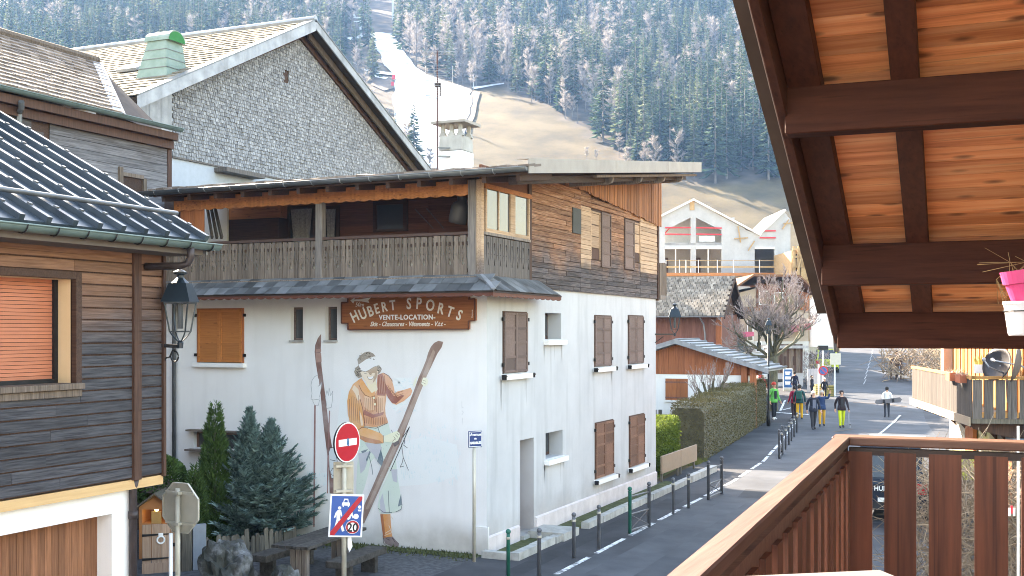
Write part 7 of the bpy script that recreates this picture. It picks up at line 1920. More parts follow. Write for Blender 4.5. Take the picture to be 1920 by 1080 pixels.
MB().obox(npt(Lb/2+.4,tw_+2,zb_/2), nE1*(Lb/2+.4), nE2*2, Vector((0,0,zb_/2))).build('ground_floor_wall', paint('sunny_render',(.42,.40,.36)), nh)
MB().obox(npt(Lb/2+.4,tw_+2.04,zb_+1.6), nE1*(Lb/2+.4), nE2*2, Vector((0,0,1.6))).build('upper_wall', lit_wood2, nh)
its = []; s = -.0; k = 0
while s < Lb+.8:
    its.append((unit_box(lit_wood), boxm(npt(s,tw_+.015,zb_+1.6), .16 if k%2 else .12, .05, 3.2, frame(nE1,-nE2,(0,0,1))))); s += .30 if k%2 else .19; k += 1
pieces('wall_batten', its, nh)
MB().obox(npt(Lb+.55,tw_-.12,zb_+1.2), nE1*.22, nE2*.14, Vector((0,0,1.7))).build('brick_pier', paint('pink_brick',(.50,.33,.25)), nh)
MB().obox(npt(-.05,2.42,zb_+.3), nE1*.09, nE2*.10, Vector((0,0,2.2))).build('corner_post', paint('sunny_post',(.42,.32,.22)), nh)
MB().obox(npt(-.3,5.0,zb_+.2), nE1*.1, nE2*2.4, Vector((0,0,3))).build('side_wall', slat_grey, nh)
MB().obox(npt(1.0,tw_-.1,.9), nE1*.35, nE2*.06, Vector((0,0,.9))).build('store_door', orange_z, nh)
MB().obox(npt(5.5,tw_-.08,1.1), nE1*.5, nE2*.05, Vector((0,0,1.1))).build('store_door', red_clad, nh)
MB().obox(npt(.2,1.9,zb_-.55), nE1*.5, nE2*1.0, Vector((0,0,.1))).build('awning_roof', paint('blue_grey_sheet',(.22,.27,.30)), nh)
its = [(unit_box(lit_wood if k%2 else slat_grey), boxm(npt(-.4,.9+k*.26,zb_-1.45), .24, .05, 1.6, frame(nE2,nE1,(0,0,1)))) for k in range(7)]; pieces('fence_board', its, nh)
cr = npt(4.2,.55,0); 
cb = thing('yellow_crates', 'stack of lime yellow crates under the neighbour balcony', 'crates', cr)
for k in range(3): MB().obox(cr+Vector((0,0,1.0+.24*k)), nE1*.45, nE2*.3, Vector((0,0,.105))).build('crate', paint('lime_crate',(.48,.55,.12)), cb)
MB().obox(cr+Vector((0,0,.43)), nE1*.55, nE2*.4, Vector((0,0,.43))).build('stand', picket_m, cb)
for k, (s, lab, m) in enumerate(((1.9,'terracotta flower box on the balcony rail nearer the wall',terra_m),(.75,'terracotta flower box at the near end of the balcony rail',terra_m))):
    p = npt(s,-.06,zt_-.05); fb = thing('flower_box', lab, 'flower box', p)
    MB().obox(p+Vector((0,0,.0)), nE1*.28, nE2*.10, Vector((0,0,.10))).build('box_wall', m, fb); mb = MB()
    for i in range(50): q = p+nE1*R(-.3,.3)+nE2*R(-.1,.1)+Vector((0,0,.1)); d = Vector((R(-1,1),R(-1,1),R(-.3,1))).normalized()*R(.08,.2); e_ = d.cross(Vector((0,0,1))).normalized()*.015; mb.add([q-e_,q+e_,q+d],[(0,1,2)])
    mb.build('dried_plants', paint('faded_plant',(.40,.33,.24)), fb)
def dish(label, c, r, nrm, mat):
    nrm = Vector(nrm).normalized(); M = Vector((0,0,1)).rotation_difference(nrm).to_matrix(); t = thing('satellite_dish', label, 'satellite dish', c, 'satellite dishes')
    MB().lathe([(.001,-.10*r/.4),(r*.4,-.08*r/.4),(r*.75,-.03*r/.4),(r,.03*r/.4),(r*1.01,.02),(r*.75,-.05*r/.4),(r*.4,-.10*r/.4),(.001,-.12*r/.4)], c, 24, M).build('reflector', mat, t, smooth=True)
    a = c+M@Vector((0,-r*.6,-.05)); e = c+M@Vector((0,-r*.55,r*1.0)); MB().tube([a,e,c+M@Vector((0,-.1*r,r*1.15))], .018, 6).ball(c+M@Vector((0,-.05*r,r*1.15)), .05, 8).build('feed_arm', tin, t)
    MB().tube([c+M@Vector((0,0,-.1)), c-nrm*.3+Vector((0,0,-.1)), c-nrm*.35+Vector((0,0,-.8))], .025, 6).build('mount', tin, t)
dc = atD(1870,683,26.6); dish('dark grey satellite dish facing the street above the balcony', dc, .40, -nE2*.7-nE1*.5+Vector((0,0,.25)), dish_m)
dc = atD(1904,683,25.9); dish('narrow edge-on satellite dish on the pale corner post', dc, .42, -nE2*1.0+nE1*.25+Vector((0,0,.2)), paint('dish_dark',(.14,.11,.10)))
p = atD(1838,690,27.4); fp_ = thing('wall_planter', 'white planter with yellow flowers on the golden wall', 'planter', p); MB().box(p.x-.14,p.x+.14,p.y-.1,p.y+.1,p.z-.12,p.z+.08).build('pot_wall', white_m, fp_); mb = MB()
for i in range(30): q = p+Vector((R(-.12,.12),R(-.1,.1),.08)); mb.add([q,q+Vector((.03,0,.02)),q+Vector((R(-.08,.08),R(-.05,.05),R(.08,.3)))],[(0,1,2)])
mb.build('yellow_flowers', paint('yellow_flower',(.55,.42,.08)), fp_)

# brushwood and bare shrubs along the right side of the street
def brush(name, label, c, rx, ry, rz_, n, L, seed, mat=brush_m, wd=.012, cat='shrub'):
    rng = random.Random(seed); t = thing(name, label, cat, c); mb = MB()
    for i in range(n):
        p = c+Vector((rng.uniform(-1,1)*rx, rng.uniform(-1,1)*ry, rng.random()*rz_*.7)); d = Vector((rng.uniform(-.8,.8),rng.uniform(-.8,.8),rng.uniform(-.2,1))).normalized(); l = L*rng.uniform(.4,1.2)
        m_ = p+d*l*.5+Vector((rng.uniform(-.1,.1),rng.uniform(-.1,.1),rng.uniform(-.05,.05)))*l; e = p+d*l+Vector((rng.uniform(-.2,.2),rng.uniform(-.2,.2),rng.uniform(-.3,.1)))*l
        mb.tube([p,m_,e],[wd,wd*.8,wd*.4],3,caps=False)
    mb.build('twigs', mat, t); return t
g = ground_at(1715,712); brush('brush_pile', 'heap of pale cut branches beside the street above the neighbour balcony', g, 2.2, 2.4, 2.9, 520, 1.6, 5, wd=.03, cat='branches')
for k, (px, D_, lab) in enumerate(((1796,18.0,'thicket of bare brown twigs right of the parked car behind the balustrade'),(1862,17.0,'thicket of bare twigs in the middle of the balustrade gaps'),(1936,16.5,'thicket of bare twigs behind the right end of the balustrade'))):
    p = atD(px,1000,D_); p.z = 0; brush('bare_shrub', lab, p, .85, 1.0, 3.7, 1150, .9, 20+k, wd=.007)
    
pole = atD(1909,1000,14.5); pole.z = 0
sp2 = thing('snow_pole', 'thin snow marker pole with red and white reflector behind the balustrade', 'marker pole', pole); MB().tube([pole,pole+Vector((0,0,3.6))],.018,6).build('pole', white_m, sp2)
z = atD(1893,960,14.5).z
for k in range(4): MB().obox(Vector((pole.x,pole.y,z))-Vector((CT,ST,0))*(.05+.03*k)+Vector((0,0,.03*(k%2))), Vector((CT,ST,0))*.013, Vector((0,0,.05)), Vector((-ST,CT,0))*.004).build('reflector', red_rail if k%2 else white_m, sp2)

# ------------------------------------------------------------------ cars
def car(name, label, loc, rz, col, L=4.4, W=1.8, H=1.5, kind='suv', roofc=None, cat='car', kidz=None):
    t = thing(name, label, cat, loc, 'vehicles in the street', rz)
    bm_ = paint('car_'+name+str(int(col[0]*1000)), col, .25)
    # lengthwise sections: (y, half width, bottom, shoulder height) front at +y
    hs = H*.56
    Ys = [(-L/2,.80,.35,hs*.9),(-L/2+.08,.93,.28,hs),(-L/2+.5,1,.24,hs*1.02),(0,1,.22,hs*1.0),(L/2-1.0,1,.24,hs*.96),(L/2-.4,.95,.26,hs*.85),(L/2-.06,.84,.30,hs*.70),(L/2,.72,.36,hs*.6)]
    mb = MB(); n = 8
    for y, k, b, s in Ys:
        w_ = W/2*k; mb.v += [(-w_*.9,y,b),(w_*.9,y,b),(w_,y,b+.18),(w_,y,s*.8),(w_*.94,y,s),(-w_*.94,y,s),(-w_,y,s*.8),(-w_,y,b+.18)]
    for i in range(len(Ys)-1):
        for k in range(n): mb.f.append([i*n+k,i*n+(k+1)%n,(i+1)*n+(k+1)%n,(i+1)*n+k]); mb.mi.append(0)
    mb.f += [list(range(n)), [ (len(Ys)-1)*n+k for k in range(n-1,-1,-1)]]; mb.mi += [0,0]
    mb.build('body', bm_, t, local=True, smooth=False, bevel=.03)
    rear = -L/2+(.12 if kind != 'sedan' else .7); fr = L/2-(1.0 if kind == 'van' else 1.75); fb = L/2-(.5 if kind == 'van' else 1.15)
    base = [(-W*.45,rear,hs-.02),(W*.45,rear,hs-.02),(W*.45,fb,hs*.94),(-W*.45,fb,hs*.94)]; top = [(-W*.39,rear+.28,H),(W*.39,rear+.28,H),(W*.39,fr,H*.985),(-W*.39,fr,H*.985)]
    MB().add(base+top, [(0,1,5,4),(1,2,6,5),(2,3,7,6),(3,0,4,7),(4,5,6,7)]).build('cabin', bm_, t, local=True, bevel=.02)
    if roofc: MB().prism([(-W*.40,rear+.25,H+.004),(W*.40,rear+.25,H+.004),(W*.40,fr,H*.99+.004),(-W*.40,fr,H*.99+.004)], (0,0,.03)).build('roof_panel', roofc, t, local=True)
    def inset(a, b, c, d, f, push):
        P = [Vector(base[a]),Vector(base[b]),Vector(top[c]),Vector(top[d])]; c0 = sum(P,Vector())/4; n_ = (P[1]-P[0]).cross(P[3]-P[0]).normalized(); return [c0+(p-c0)*f+n_*push for p in P]
    for nm_, q in (('rear_window',inset(0,1,1,0,.84,.006)),('windscreen',inset(2,3,3,2,.88,.006))): MB().add(q,[(0,1,2,3)]).build(nm_, carglass, t, local=True)
    for q in (inset(1,2,2,1,.84,.006), inset(3,0,0,3,.84,.006)): MB().add(q,[(0,1,2,3)]).build('side_window', carglass, t, local=True)
    for x in (-1,1):
        for y in (-L/2+.8,L/2-.85):
            M = Matrix.Rotation(pi/2,3,'Y'); w = MB().lathe([(.20,-.1),(.33,-.11),(.34,-.05),(.34,.05),(.33,.11),(.20,.1)], (x*(W/2-.10),y,.34), 18, M).build('wheel', tyre_m, t, local=True)
            MB().lathe([(.01,-.108),(.2,-.106),(.2,.106),(.01,.108)], (x*(W/2-.10),y,.34), 14, M).build('rim', tin, w, local=True)
        MB().box(x*W*.41-.14,x*W*.41+.14,-L/2-.015,-L/2+.12,hs*.70,hs*.95).build('tail_lamp', lamp_red, t, local=True); MB().box(x*W*.34-.16,x*W*.34+.16,L/2-.20,L/2+.005,hs*.62,hs*.74).build('headlight', glass_l, t, local=True)
    MB().box(-.27,.27,-L/2-.02,-L/2+.01,hs*.46,hs*.58).build('number_plate', white_m, t, local=True)
    MB().box(-W*.45,W*.45,-L/2-.05,-L/2+.1,.30,.50).build('bumper', paint('bumper',(.03,.03,.032)), t, local=True)
    return t
cl_ = atD(1640,985,28.7); cl_.z = .035
van = car('parked_van', 'dark blue parked van glimpsed through the gap in the balustrade', cl_+Vector((.25,2.3,0)), .04, (.012,.02,.035), 4.5, 1.85, 1.86, 'van', paint('van_roof_blue',(.16,.30,.48),.3))
mb = MB(); text_mb(mb, 'HUNTER', .17, Vector((-.36,-2.275,.78)), Vector((1,0,0)), Vector((0,0,1)), Vector((0,-1,0)), .008, sx=.9, bold=.004, align='LEFT'); mb.build('rear_lettering', sign_white, van, local=True)
mb = MB(); text_mb(mb, 'GL 013', .09, Vector((0,-2.272,.505)), Vector((1,0,0)), Vector((0,0,1)), Vector((0,-1,0)), .004); mb.build('plate_number', black_m, van, local=True)
MB().box(.15,.65,-1.6,-1.25,1.92,1.96).build('roof_load', pink_m, van, local=True)
g = ground_at(1452,724); car('parked_car', 'silver estate car parked beyond the green jacketed skier', g+Vector((-1.2,1.5,0)), .5, (.42,.44,.43), 4.4, 1.8, 1.5)
g = ground_at(1432,722); car('parked_car', 'white van parked beside the red chalet', g+Vector((-2.2,6.5,0)), .5, (.62,.62,.62), 5.0, 1.9, 2.1, 'van')
g = ground_at(1556,700); car('municipal_truck', 'small lime yellow truck parked at the top of the street', g+Vector((-.6,2,0)), .2, (.42,.50,.06), 4.2, 1.8, 1.9, 'van', cat='truck')

# ------------------------------------------------------------------ lamps, signs and planters up the street
lp = ground_at(1441,800); lt_ = atD(1441,598,camxy(lp.x,lp.y)[1]).z
sl2 = thing('street_lamp', 'black lantern lamp post at the end of the dark hedge', 'street lamp', lp)
MB().lathe([(.10,0),(.10,.5),(.07,.6),(.055,.9),(.045,lt_-.75-lp.z)], lp, 10).build('post', black_m, sl2, smooth=True); mb = MB(); lantern(mb, None, Vector((lp.x,lp.y,lt_-.45)), .62); mb.build('lantern_frame', lantern_m, sl2)
Dl = 36.3; lc2 = atD(1265,604,Dl)
wl = thing('wall_lantern', 'dark blue lantern on a bracket at the rear corner of the ski shop', 'lantern', (0,YB,lc2.z-.4)); mb = MB(); lantern(mb, None, lc2+Vector((0,0,.0)), .74); mb.build('lantern_frame', lantern_m, wl)
MB().beam((0,YB-.1,lc2.z-.38),lc2+Vector((0,0,-.38)),.04,.04).tube([(0,YB-.1,lc2.z-.65),(.25,YB-.02,lc2.z-.45)],.012,5).build('bracket', black_m, wl)
g = ground_at(1543,742); Dn = camxy(g.x,g.y)[1]; np_ = thing('no_parking_sign', 'round red and blue no parking sign on a white post', 'road sign', g)
MB().tube([g, Vector((g.x,g.y,atD(1543,655,Dn).z))], .04, 8).build('post', sign_white, np_); c = atD(1543,695,Dn); nn = -AY; rad = 9.0/FPX*Dn; c = c+nn*.06
mb = MB(); disc(mb, c, nn, rad, .02, 28); q = mb.build('disc', sign_red, np_); mb = MB(); disc(mb, c+nn*.021, nn, rad*.74, .004, 28); mb.build('blue_field', sign_blue, q)
sx_ = AX; MB().obox(c+nn*.028, (sx_*-1+Vector((0,0,1))).normalized()*rad*.74, (sx_+Vector((0,0,1))).normalized()*rad*.10, nn*.002).build('red_bar', sign_red, q)
MB().obox(Vector((g.x,g.y,atD(1543,652,Dn).z)), AX*.32, AY*.1, Vector((0,0,.14))).build('camera_box', black_m, np_)
for k, (px, pt, pb_, lab) in enumerate(((1565,664,744,'tall white sign post right of the no parking sign, with a faded plate'),(1535,683,742,'short white post left of the no parking sign'))):
    g = ground_at(px,pb_); Dn = camxy(g.x,g.y)[1]; t = thing('sign_post', lab, 'sign post', g); MB().tube([g, Vector((g.x,g.y,atD(px,pt,Dn).z))], .05, 8).build('post', sign_white, t)
    if k == 0: c = atD(px+1,673,Dn)-AY*.06; MB().obox(c, AX*.34, AY*.012, Vector((0,0,.36))).build('plate', paint('faded_plate',(.55,.52,.45)), t)
for k, (l, r, t_, b_, lab) in enumerate(((1527,1540,720,740,'slatted timber planter left of the no parking post'),(1545,1564,722,743,'slatted timber planter with green top right of the no parking post'))):
    g = ground_at((l+r)/2,b_); Dn = camxy(g.x,g.y)[1]; w_ = (r-l)/FPX*Dn; h = (b_-t_)/FPX*Dn; t = thing('slatted_planter', lab, 'planter', g)
    for i in range(5): MB().obox(g+Vector((0,0,h*(i+.5)/5)), AX*w_/2, AY*.3, Vector((0,0,h/5*.40))).build('slat', paint('planter_slat%d'%k,(.42,.34,.12) if k == 0 else (.26,.21,.07)), t)
    MB().obox(g+Vector((0,0,h/2)), AX*w_*.46, AY*.26, Vector((0,0,h*.49))).build('planter_core', paint('planter_core',(.05,.06,.03)), t)
g = ground_at(1477,733); Dn = camxy(g.x,g.y)[1]; ib = thing('information_board', 'tall blue information board with white print', 'board', g); zt2, zb2 = atD(1477,691,Dn).z, atD(1477,728,Dn).z; cB = Vector((g.x,g.y,(zt2+zb2)/2)); w_ = 8.5/FPX*Dn
MB().obox(cB, AX*w_, AY*.05, Vector((0,0,(zt2-zb2)/2))).build('board_frame', sign_white, ib); MB().obox(cB-AY*.055, AX*w_*.86, AY*.006, Vector((0,0,(zt2-zb2)/2*.92))).build('board_face', tarp_m, ib)
mb = MB()
for i, (u, v_, l) in enumerate(((-.1,.62,.6),(-.2,.45,.45),(0,.12,.6),(.05,-.02,.7),(-.1,-.38,.6),(-.15,-.55,.5))): mb.obox(cB-AY*.064+AX*w_*u*.5+Vector((0,0,v_*(zt2-zb2)/2)), AX*w_*l, AY*.002, Vector((0,0,.05)))
mb.build('printed_line', sign_white, ib); MB().obox(Vector((g.x,g.y,(g.z+zb2)/2)), AX*w_*.9, AY*.04, Vector((0,0,(zb2-g.z)/2))).build('leg', galv, ib)
g = ground_at(1672,712); gt2 = thing('gate_barrier', 'dark wooden barrier posts beside the far pedestrian', 'barrier', g)
for k in range(3): MB().box(g.x-.1+k*.35,g.x+k*.35,g.y-.05,g.y+.05,g.z,g.z+1.5).build('post', dark_woodz, gt2)
# ------------------------------------------------------------------ people: one skinned body each, clothes coloured by limb
def skin_body(name, joints, bones, mats_of_bone, mats, parent):
    me = bpy.data.meshes.new(name); keys = list(joints); ix = {k: i for i, k in enumerate(keys)}
    me.from_pydata([joints[k][0] for k in keys], [(ix[a], ix[b]) for a, b in bones], [])
    o = bpy.data.objects.new(name, me); COL.objects.link(o)
    o.modifiers.new('skin', 'SKIN'); me.skin_vertices[0].data
    for k in keys: v = me.skin_vertices[0].data[ix[k]]; r = joints[k][1]; v.radius = r if isinstance(r, tuple) else (r, r)
    me.skin_vertices[0].data[ix['pelvis']].use_root = True
    sb = o.modifiers.new('sub', 'SUBSURF'); sb.levels = 1; sb.render_levels = 1
    dg = bpy.context.evaluated_depsgraph_get(); m2 = bpy.data.meshes.new_from_object(o.evaluated_get(dg))
    bpy.data.objects.remove(o); bpy.data.meshes.remove(me)
    m2.materials.clear(); 
    for m in mats: m2.materials.append(m)
    segs = [(Vector(joints[a][0]), Vector(joints[b][0]), mats_of_bone[(a,b)]) for a, b in bones]
    for p in m2.polygons:
        c = p.center; best = 1e9
        for a, b, k in segs:
            d = b-a; t = max(0, min(1, (c-a).dot(d)/max(1e-9,d.length_squared))); q = (c-(a+d*t)).length
            if q < best: best = q; p.material_index = k
        p.use_smooth = True
    m2.name = name; o = bpy.data.objects.new(name, m2); COL.objects.link(o); o.parent = parent; return o
def person(label, foot, height, face, jacket, trousers, hair=(.06,.04,.03), hat=None, pack=None, skis=False, stride=.0, pose='walk', arms=None, shoes=(.05,.05,.055), board=None, poles=False, shirt=None):
    """face: rotation about z, 0 looks towards +Y"""
    s = height/1.75; t = thing('person', label, 'person', foot, 'people in the street', face)
    J = {}; st_ = stride*.5
    def j(k, x, y, z, r): J[k] = ((x*s, y*s, z*s), tuple(q*s for q in r) if isinstance(r, tuple) else r*s)
    j('pelvis',0,0,.95,(.165,.115)); j('waist',0,.0,1.10,(.155,.105)); j('chest',0,.0,1.32,(.185,.125)); j('collar',0,.0,1.45,(.12,.085)); j('neck',0,.01,1.51,.052); j('jaw',0,.025,1.58,(.062,.07)); j('head',0,.015,1.655,(.078,.092)); j('crown',0,.01,1.725,(.055,.065))
    for sd_, k in ((-1,'l'),(1,'r')):
        f = st_*sd_
        j('hip'+k,.09*sd_,0,.90,.105); j('knee'+k,.10*sd_,f*.55+.03,.50,.075); j('ankle'+k,.105*sd_,f-(.05 if f < 0 else 0),.11,.058); j('toe'+k,.12*sd_,f+.14,.05,(.045,.038))
        j('shoulder'+k,.19*sd_,0,1.40,.075)
        a = (arms or {}).get(k)
        if a: ex, ey, ez, hx_, hy_, hz_ = a
        else: ex, ey, ez, hx_, hy_, hz_ = .27,-.05-f*.4,1.13,.28,.08-f*.7,.90
        j('elbow'+k,ex*sd_,ey,ez,.058); j('wrist'+k,hx_*sd_,hy_,hz_,.042); d = Vector((hx_*sd_-ex*sd_,hy_-ey,hz_-ez)).normalized()*.10
        j('hand'+k,hx_*sd_+d.x,hy_+d.y,hz_+d.z,(.042,.028))
    B = {('pelvis','waist'):1,('waist','chest'):1,('chest','collar'):1,('collar','neck'):0,('neck','jaw'):0,('jaw','head'):0,('head','crown'):0}
    for k in 'lr': B.update({('pelvis','hip'+k):2,('hip'+k,'knee'+k):2,('knee'+k,'ankle'+k):2,('ankle'+k,'toe'+k):3,('collar','shoulder'+k):1,('shoulder'+k,'elbow'+k):1,('elbow'+k,'wrist'+k):1,('wrist'+k,'hand'+k):0})
    pc = lambda n, c: paint(n+'_%d_%d_%d' % tuple(int(x*999) for x in c), c, .8)
    body = skin_body('body', J, list(B), B, [skin_m, pc('jacket',jacket), pc('trousers',trousers), pc('shoes',shoes)], t)
    zc = lambda x, y, z: (x*s, y*s, z*s)
    # fingers: four and a thumb on each hand
    for k in 'lr':
        h = Vector(J['hand'+k][0]); w_ = Vector(J['wrist'+k][0]); d = (h-w_).normalized(); q = d.cross(Vector((0,1,0)));  q = q.normalized() if q.length > .1 else Vector((0,0,1)); mb = MB()
        for i, l in enumerate((.055,.065,.06,.045)): o = h+q*(i-1.5)*.019*s; mb.tube([o-d*.01*s, o+d*l*.6*s+Vector((0,.008,0))*s, o+d*l*s+Vector((0,.028,0))*s], [.010*s,.009*s,.007*s], 5)
        mb.tube([w_+d*.03*s+q*.03*s, w_+d*.06*s+q*.055*s+Vector((0,.02,0))*s, w_+d*.09*s+q*.055*s+Vector((0,.035,0))*s], [.011*s,.01*s,.008*s], 5); mb.build('finger', skin_m, body, local=True)
    # face
    mb = MB()
    for x in (-.028,.028): mb.ball(zc(x,.100,1.662), .010*s, 6)
    mb.build('eye', paint('eye_dark',(.03,.025,.02)), body, local=True)
    MB().tube([zc(0,.100,1.665), zc(0,.125,1.635), zc(0,.108,1.625)], [.009*s,.016*s,.010*s], 5).build('nose', skin_m, body, local=True)
    MB().tube([zc(-.025,.090,1.592), zc(0,.100,1.588), zc(.025,.090,1.592)], .007*s, 5).build('mouth', paint('lips',(.40,.16,.13)), body, local=True)
    mb = MB()
    for x in (-.088,.088): mb.ball(zc(x,.01,1.645), .02*s, 6, 1.5)
    mb.build('ear', skin_m, body, local=True)
    if hat: MB().lathe([(.102*s,1.665*s),(.112*s,1.68*s),(.112*s,1.71*s),(.09*s,1.77*s),(.05*s,1.80*s),(.001,1.81*s)], zc(0,.0,0), 14).build('hat', pc('hat',hat), t, local=True, smooth=True)
    else:
        mb = MB(); mb.lathe([(.090*s,1.60*s),(.098*s,1.66*s),(.100*s,1.70*s),(.085*s,1.755*s),(.04*s,1.782*s),(.001,1.785*s)], zc(0,-.022,0), 14); mb.build('hair', pc('hair',hair), t, local=True, smooth=True)
    MB().lathe([(.195*s,.84*s),(.20*s,.90*s),(.185*s,1.0*s),(.172*s,1.08*s)], zc(0,0,0), 14, Matrix.Diagonal((1,.72,1))).build('jacket_hem', pc('jacket',jacket), t, local=True, smooth=True)
    if shirt: MB().obox(zc(0,.118,1.18), (.075*s,0,0), (0,.012*s,0), (0,0,.20*s)).build('shirt_front', pc('shirt',shirt), t, local=True, bevel=.01)
    if pack: MB().obox(zc(0,-.20,1.24), (.14*s,0,0), (0,.09*s,0), (0,0,.22*s)).build('backpack', pc('pack',pack), t, local=True, bevel=.04)
    if board:
        wh_ = board; c = Vector(zc(*wh_[0])); ax_ = Vector(wh_[1]).normalized(); sd_ = ax_.cross(Vector(wh_[2])).normalized(); nn = sd_.cross(ax_)
        q = thing('snowboard', 'dark snowboard carried behind the back of the white jacketed boarder', 'snowboard', (0,0,0)); bpy.data.objects.remove(q)
        P = []
        for k in range(17): u = -1+2*k/16; P.append((u, .14*(1-.12*(1-u*u))*(1 if abs(u) < .85 else max(.1, sqrt(max(0,1-((abs(u)-.85)/.15)**2))))))
        pts = [c+ax_*u*.74*s+sd_*w_*s for u, w_ in P]+[c+ax_*u*.74*s-sd_*w_*s for u, w_ in P[::-1]]; R_ = Matrix.Rotation(face,3,'Z'); F_ = Vector(foot)
        b_ = thing('snowboard', 'dark snowboard carried across the back by the white jacketed boarder', 'snowboard', foot)
        MB().prism([F_+R_@p for p in pts], R_@(nn*.02)).build('board_deck', paint('board_grey',(.16,.15,.16)), b_)
        for u in (-.25,.25): MB().obox(F_+R_@(c+ax_*u*s+nn*.05), R_@(ax_*.06), R_@(sd_*.10), R_@(nn*.04)).build('binding', black_m, b_)
    if poles:
        F_ = Vector(foot); R_ = Matrix.Rotation(face,3,'Z'); h = Vector(J['hand'+('l' if poles == 'l' else 'r')][0])
        for k in range(1): 
            pl_ = thing('ski_poles', poles if len(poles) > 1 else 'ski poles with black baskets held by the skier in yellow trousers', 'ski poles', foot)
            MB().tube([F_+R_@(h+Vector((0,-.1,.15))*s), F_+R_@(h+Vector((.0,.25,-.75))*s)], .010, 6).tube([F_+R_@(h+Vector((.04,-.1,.15))*s), F_+R_@(h+Vector((.05,.22,-.76))*s)], .010, 6).build('shaft', tin, pl_); MB().ball(F_+R_@(h+Vector((0,.20,-.62))*s), .05, 8, .5).ball(F_+R_@(h+Vector((0,-.05,.05))*s), .05, 8, 1.6).build('basket', black_m, pl_)
    return t
def place(px, py_foot, py_head):
    g = ground_at(px, py_foot); D = camxy(g.x,g.y)[1]; return g, (py_foot-py_head)/FPX*D
TO = YAW+pi                                              # looking towards the camera
g, h = place(1525,806,734); person('white haired man in dark open jacket and light shirt walking towards us', g, h, TO+.1, (.022,.025,.04), (.03,.03,.036), (.62,.58,.54), stride=.34, shirt=(.13,.14,.19))
g, h = place(1541,800,733); person('skier in blue jacket with one arm raised and orange yellow trousers', g, h, TO-.2, (.02,.045,.12), (.60,.33,.035), (.45,.40,.36), stride=.3, arms={'l':(.30,.12,1.42,.36,.16,1.64),'r':(.28,-.05,1.14,.26,.1,.92)})
g, h = place(1578,803,733); person('dark haired skier in black open jacket and lime yellow trousers', g, h, TO-.05, (.028,.018,.022), (.52,.60,.02), (.03,.02,.02), stride=.36, poles='l', shirt=(.03,.03,.034))
g, h = place(1499,787,722); person('skier seen from behind in dark green jacket and amber trousers', g, h, YAW-.35, (.012,.055,.058), (.62,.34,.02), (.03,.025,.02), stride=.15, pack=(.02,.09,.075))
g, h = place(1489,785,724); person('person in crimson jacket half hidden behind the green jacketed skier', g, h, YAW+.3, (.32,.018,.05), (.045,.03,.035), (.04,.03,.03), stride=.1)
g, h = place(1451,788,718); person('skier in black overalls with lime green jacket and red helmet by the lamp post', g, h, TO+.5, (.10,.42,.09), (.014,.018,.028), hat=(.50,.06,.04), shoes=(.7,.7,.7), stride=.12, shirt=(.014,.018,.028))
g, h = place(1663,783,726); person('snowboarder seen from behind in white jacket and dark baggy trousers', g, h, YAW-.2, (.70,.70,.72), (.035,.04,.055), (.02,.02,.02), stride=.12, board=((.05,-.26,.98),(1,.0,.12),(0,-1,.0)), arms={'l':(.27,-.10,1.14,.22,-.22,.98),'r':(.28,-.12,1.14,.30,-.22,1.0)})
g, h = place(1522,746,704); person('person in black coat holding a hand to the head beside the slatted planter', g, h, TO+.9, (.018,.018,.024), (.02,.02,.026), (.05,.04,.035), stride=.1, arms={'r':(.30,.05,1.35,.16,.12,1.62)})
g, h = place(1546,748,709); person('person in black jacket and pale cap standing under the no parking sign', g, h, TO+.1, (.014,.014,.02), (.02,.02,.026), hat=(.60,.61,.63), stride=.1)
g, h = place(1490,742,697); person('person in navy coat standing right of the blue information board', g, h, YAW-.6, (.02,.022,.045), (.02,.022,.035), (.03,.025,.02), stride=.1)
g, h = place(1430,748,704); person('person in red jacket behind the hedge by the lamp post', g, h, TO+.2, (.42,.03,.04), (.06,.05,.06), (.25,.12,.06), stride=.1)
g, h = place(1681,710,658); person('distant pedestrian in grey clothes walking up the street by the barrier posts', g, h, YAW, (.10,.09,.11), (.14,.12,.13), (.05,.04,.04), stride=.3)
# ------------------------------------------------------------------ hillside forest
def fir_mesh(name, h, r, seed, mat, layers=15, thin=False):
    rng = random.Random(seed); mb = MB(); mb.m = 1
    mb.tube([(0,0,-.6),(0,0,h*.5),(0,0,h*.97)], [.24,.15,.02], 5, caps=False); mb.m = 0
    n = int(layers*13)
    for i in range(n):
        u = (i+rng.random())/n; z = h*(.10+.88*u); f = 1-u; L = (r*(f**.85)+.18)*rng.uniform(.6,1.2); a = rng.uniform(0,2*pi)
        d = Vector((cos(a),sin(a),rng.uniform(-.45,.05)+.35*u)).normalized(); s = Vector((-sin(a),cos(a),0))*L*rng.uniform(.14,.25)+Vector((0,0,rng.uniform(-.08,.08)))
        o = Vector((0,0,z)); t = o+d*L+Vector((0,0,-.10*L)); m_ = o+d*L*.55
        mb.add([o+Vector((0,0,.12)), m_+s+Vector((0,0,-.18*L)), t, m_-s+Vector((0,0,-.18*L))], [(0,1,2),(0,2,3)])
    return mb.mesh(name, [mat, trunk_m])
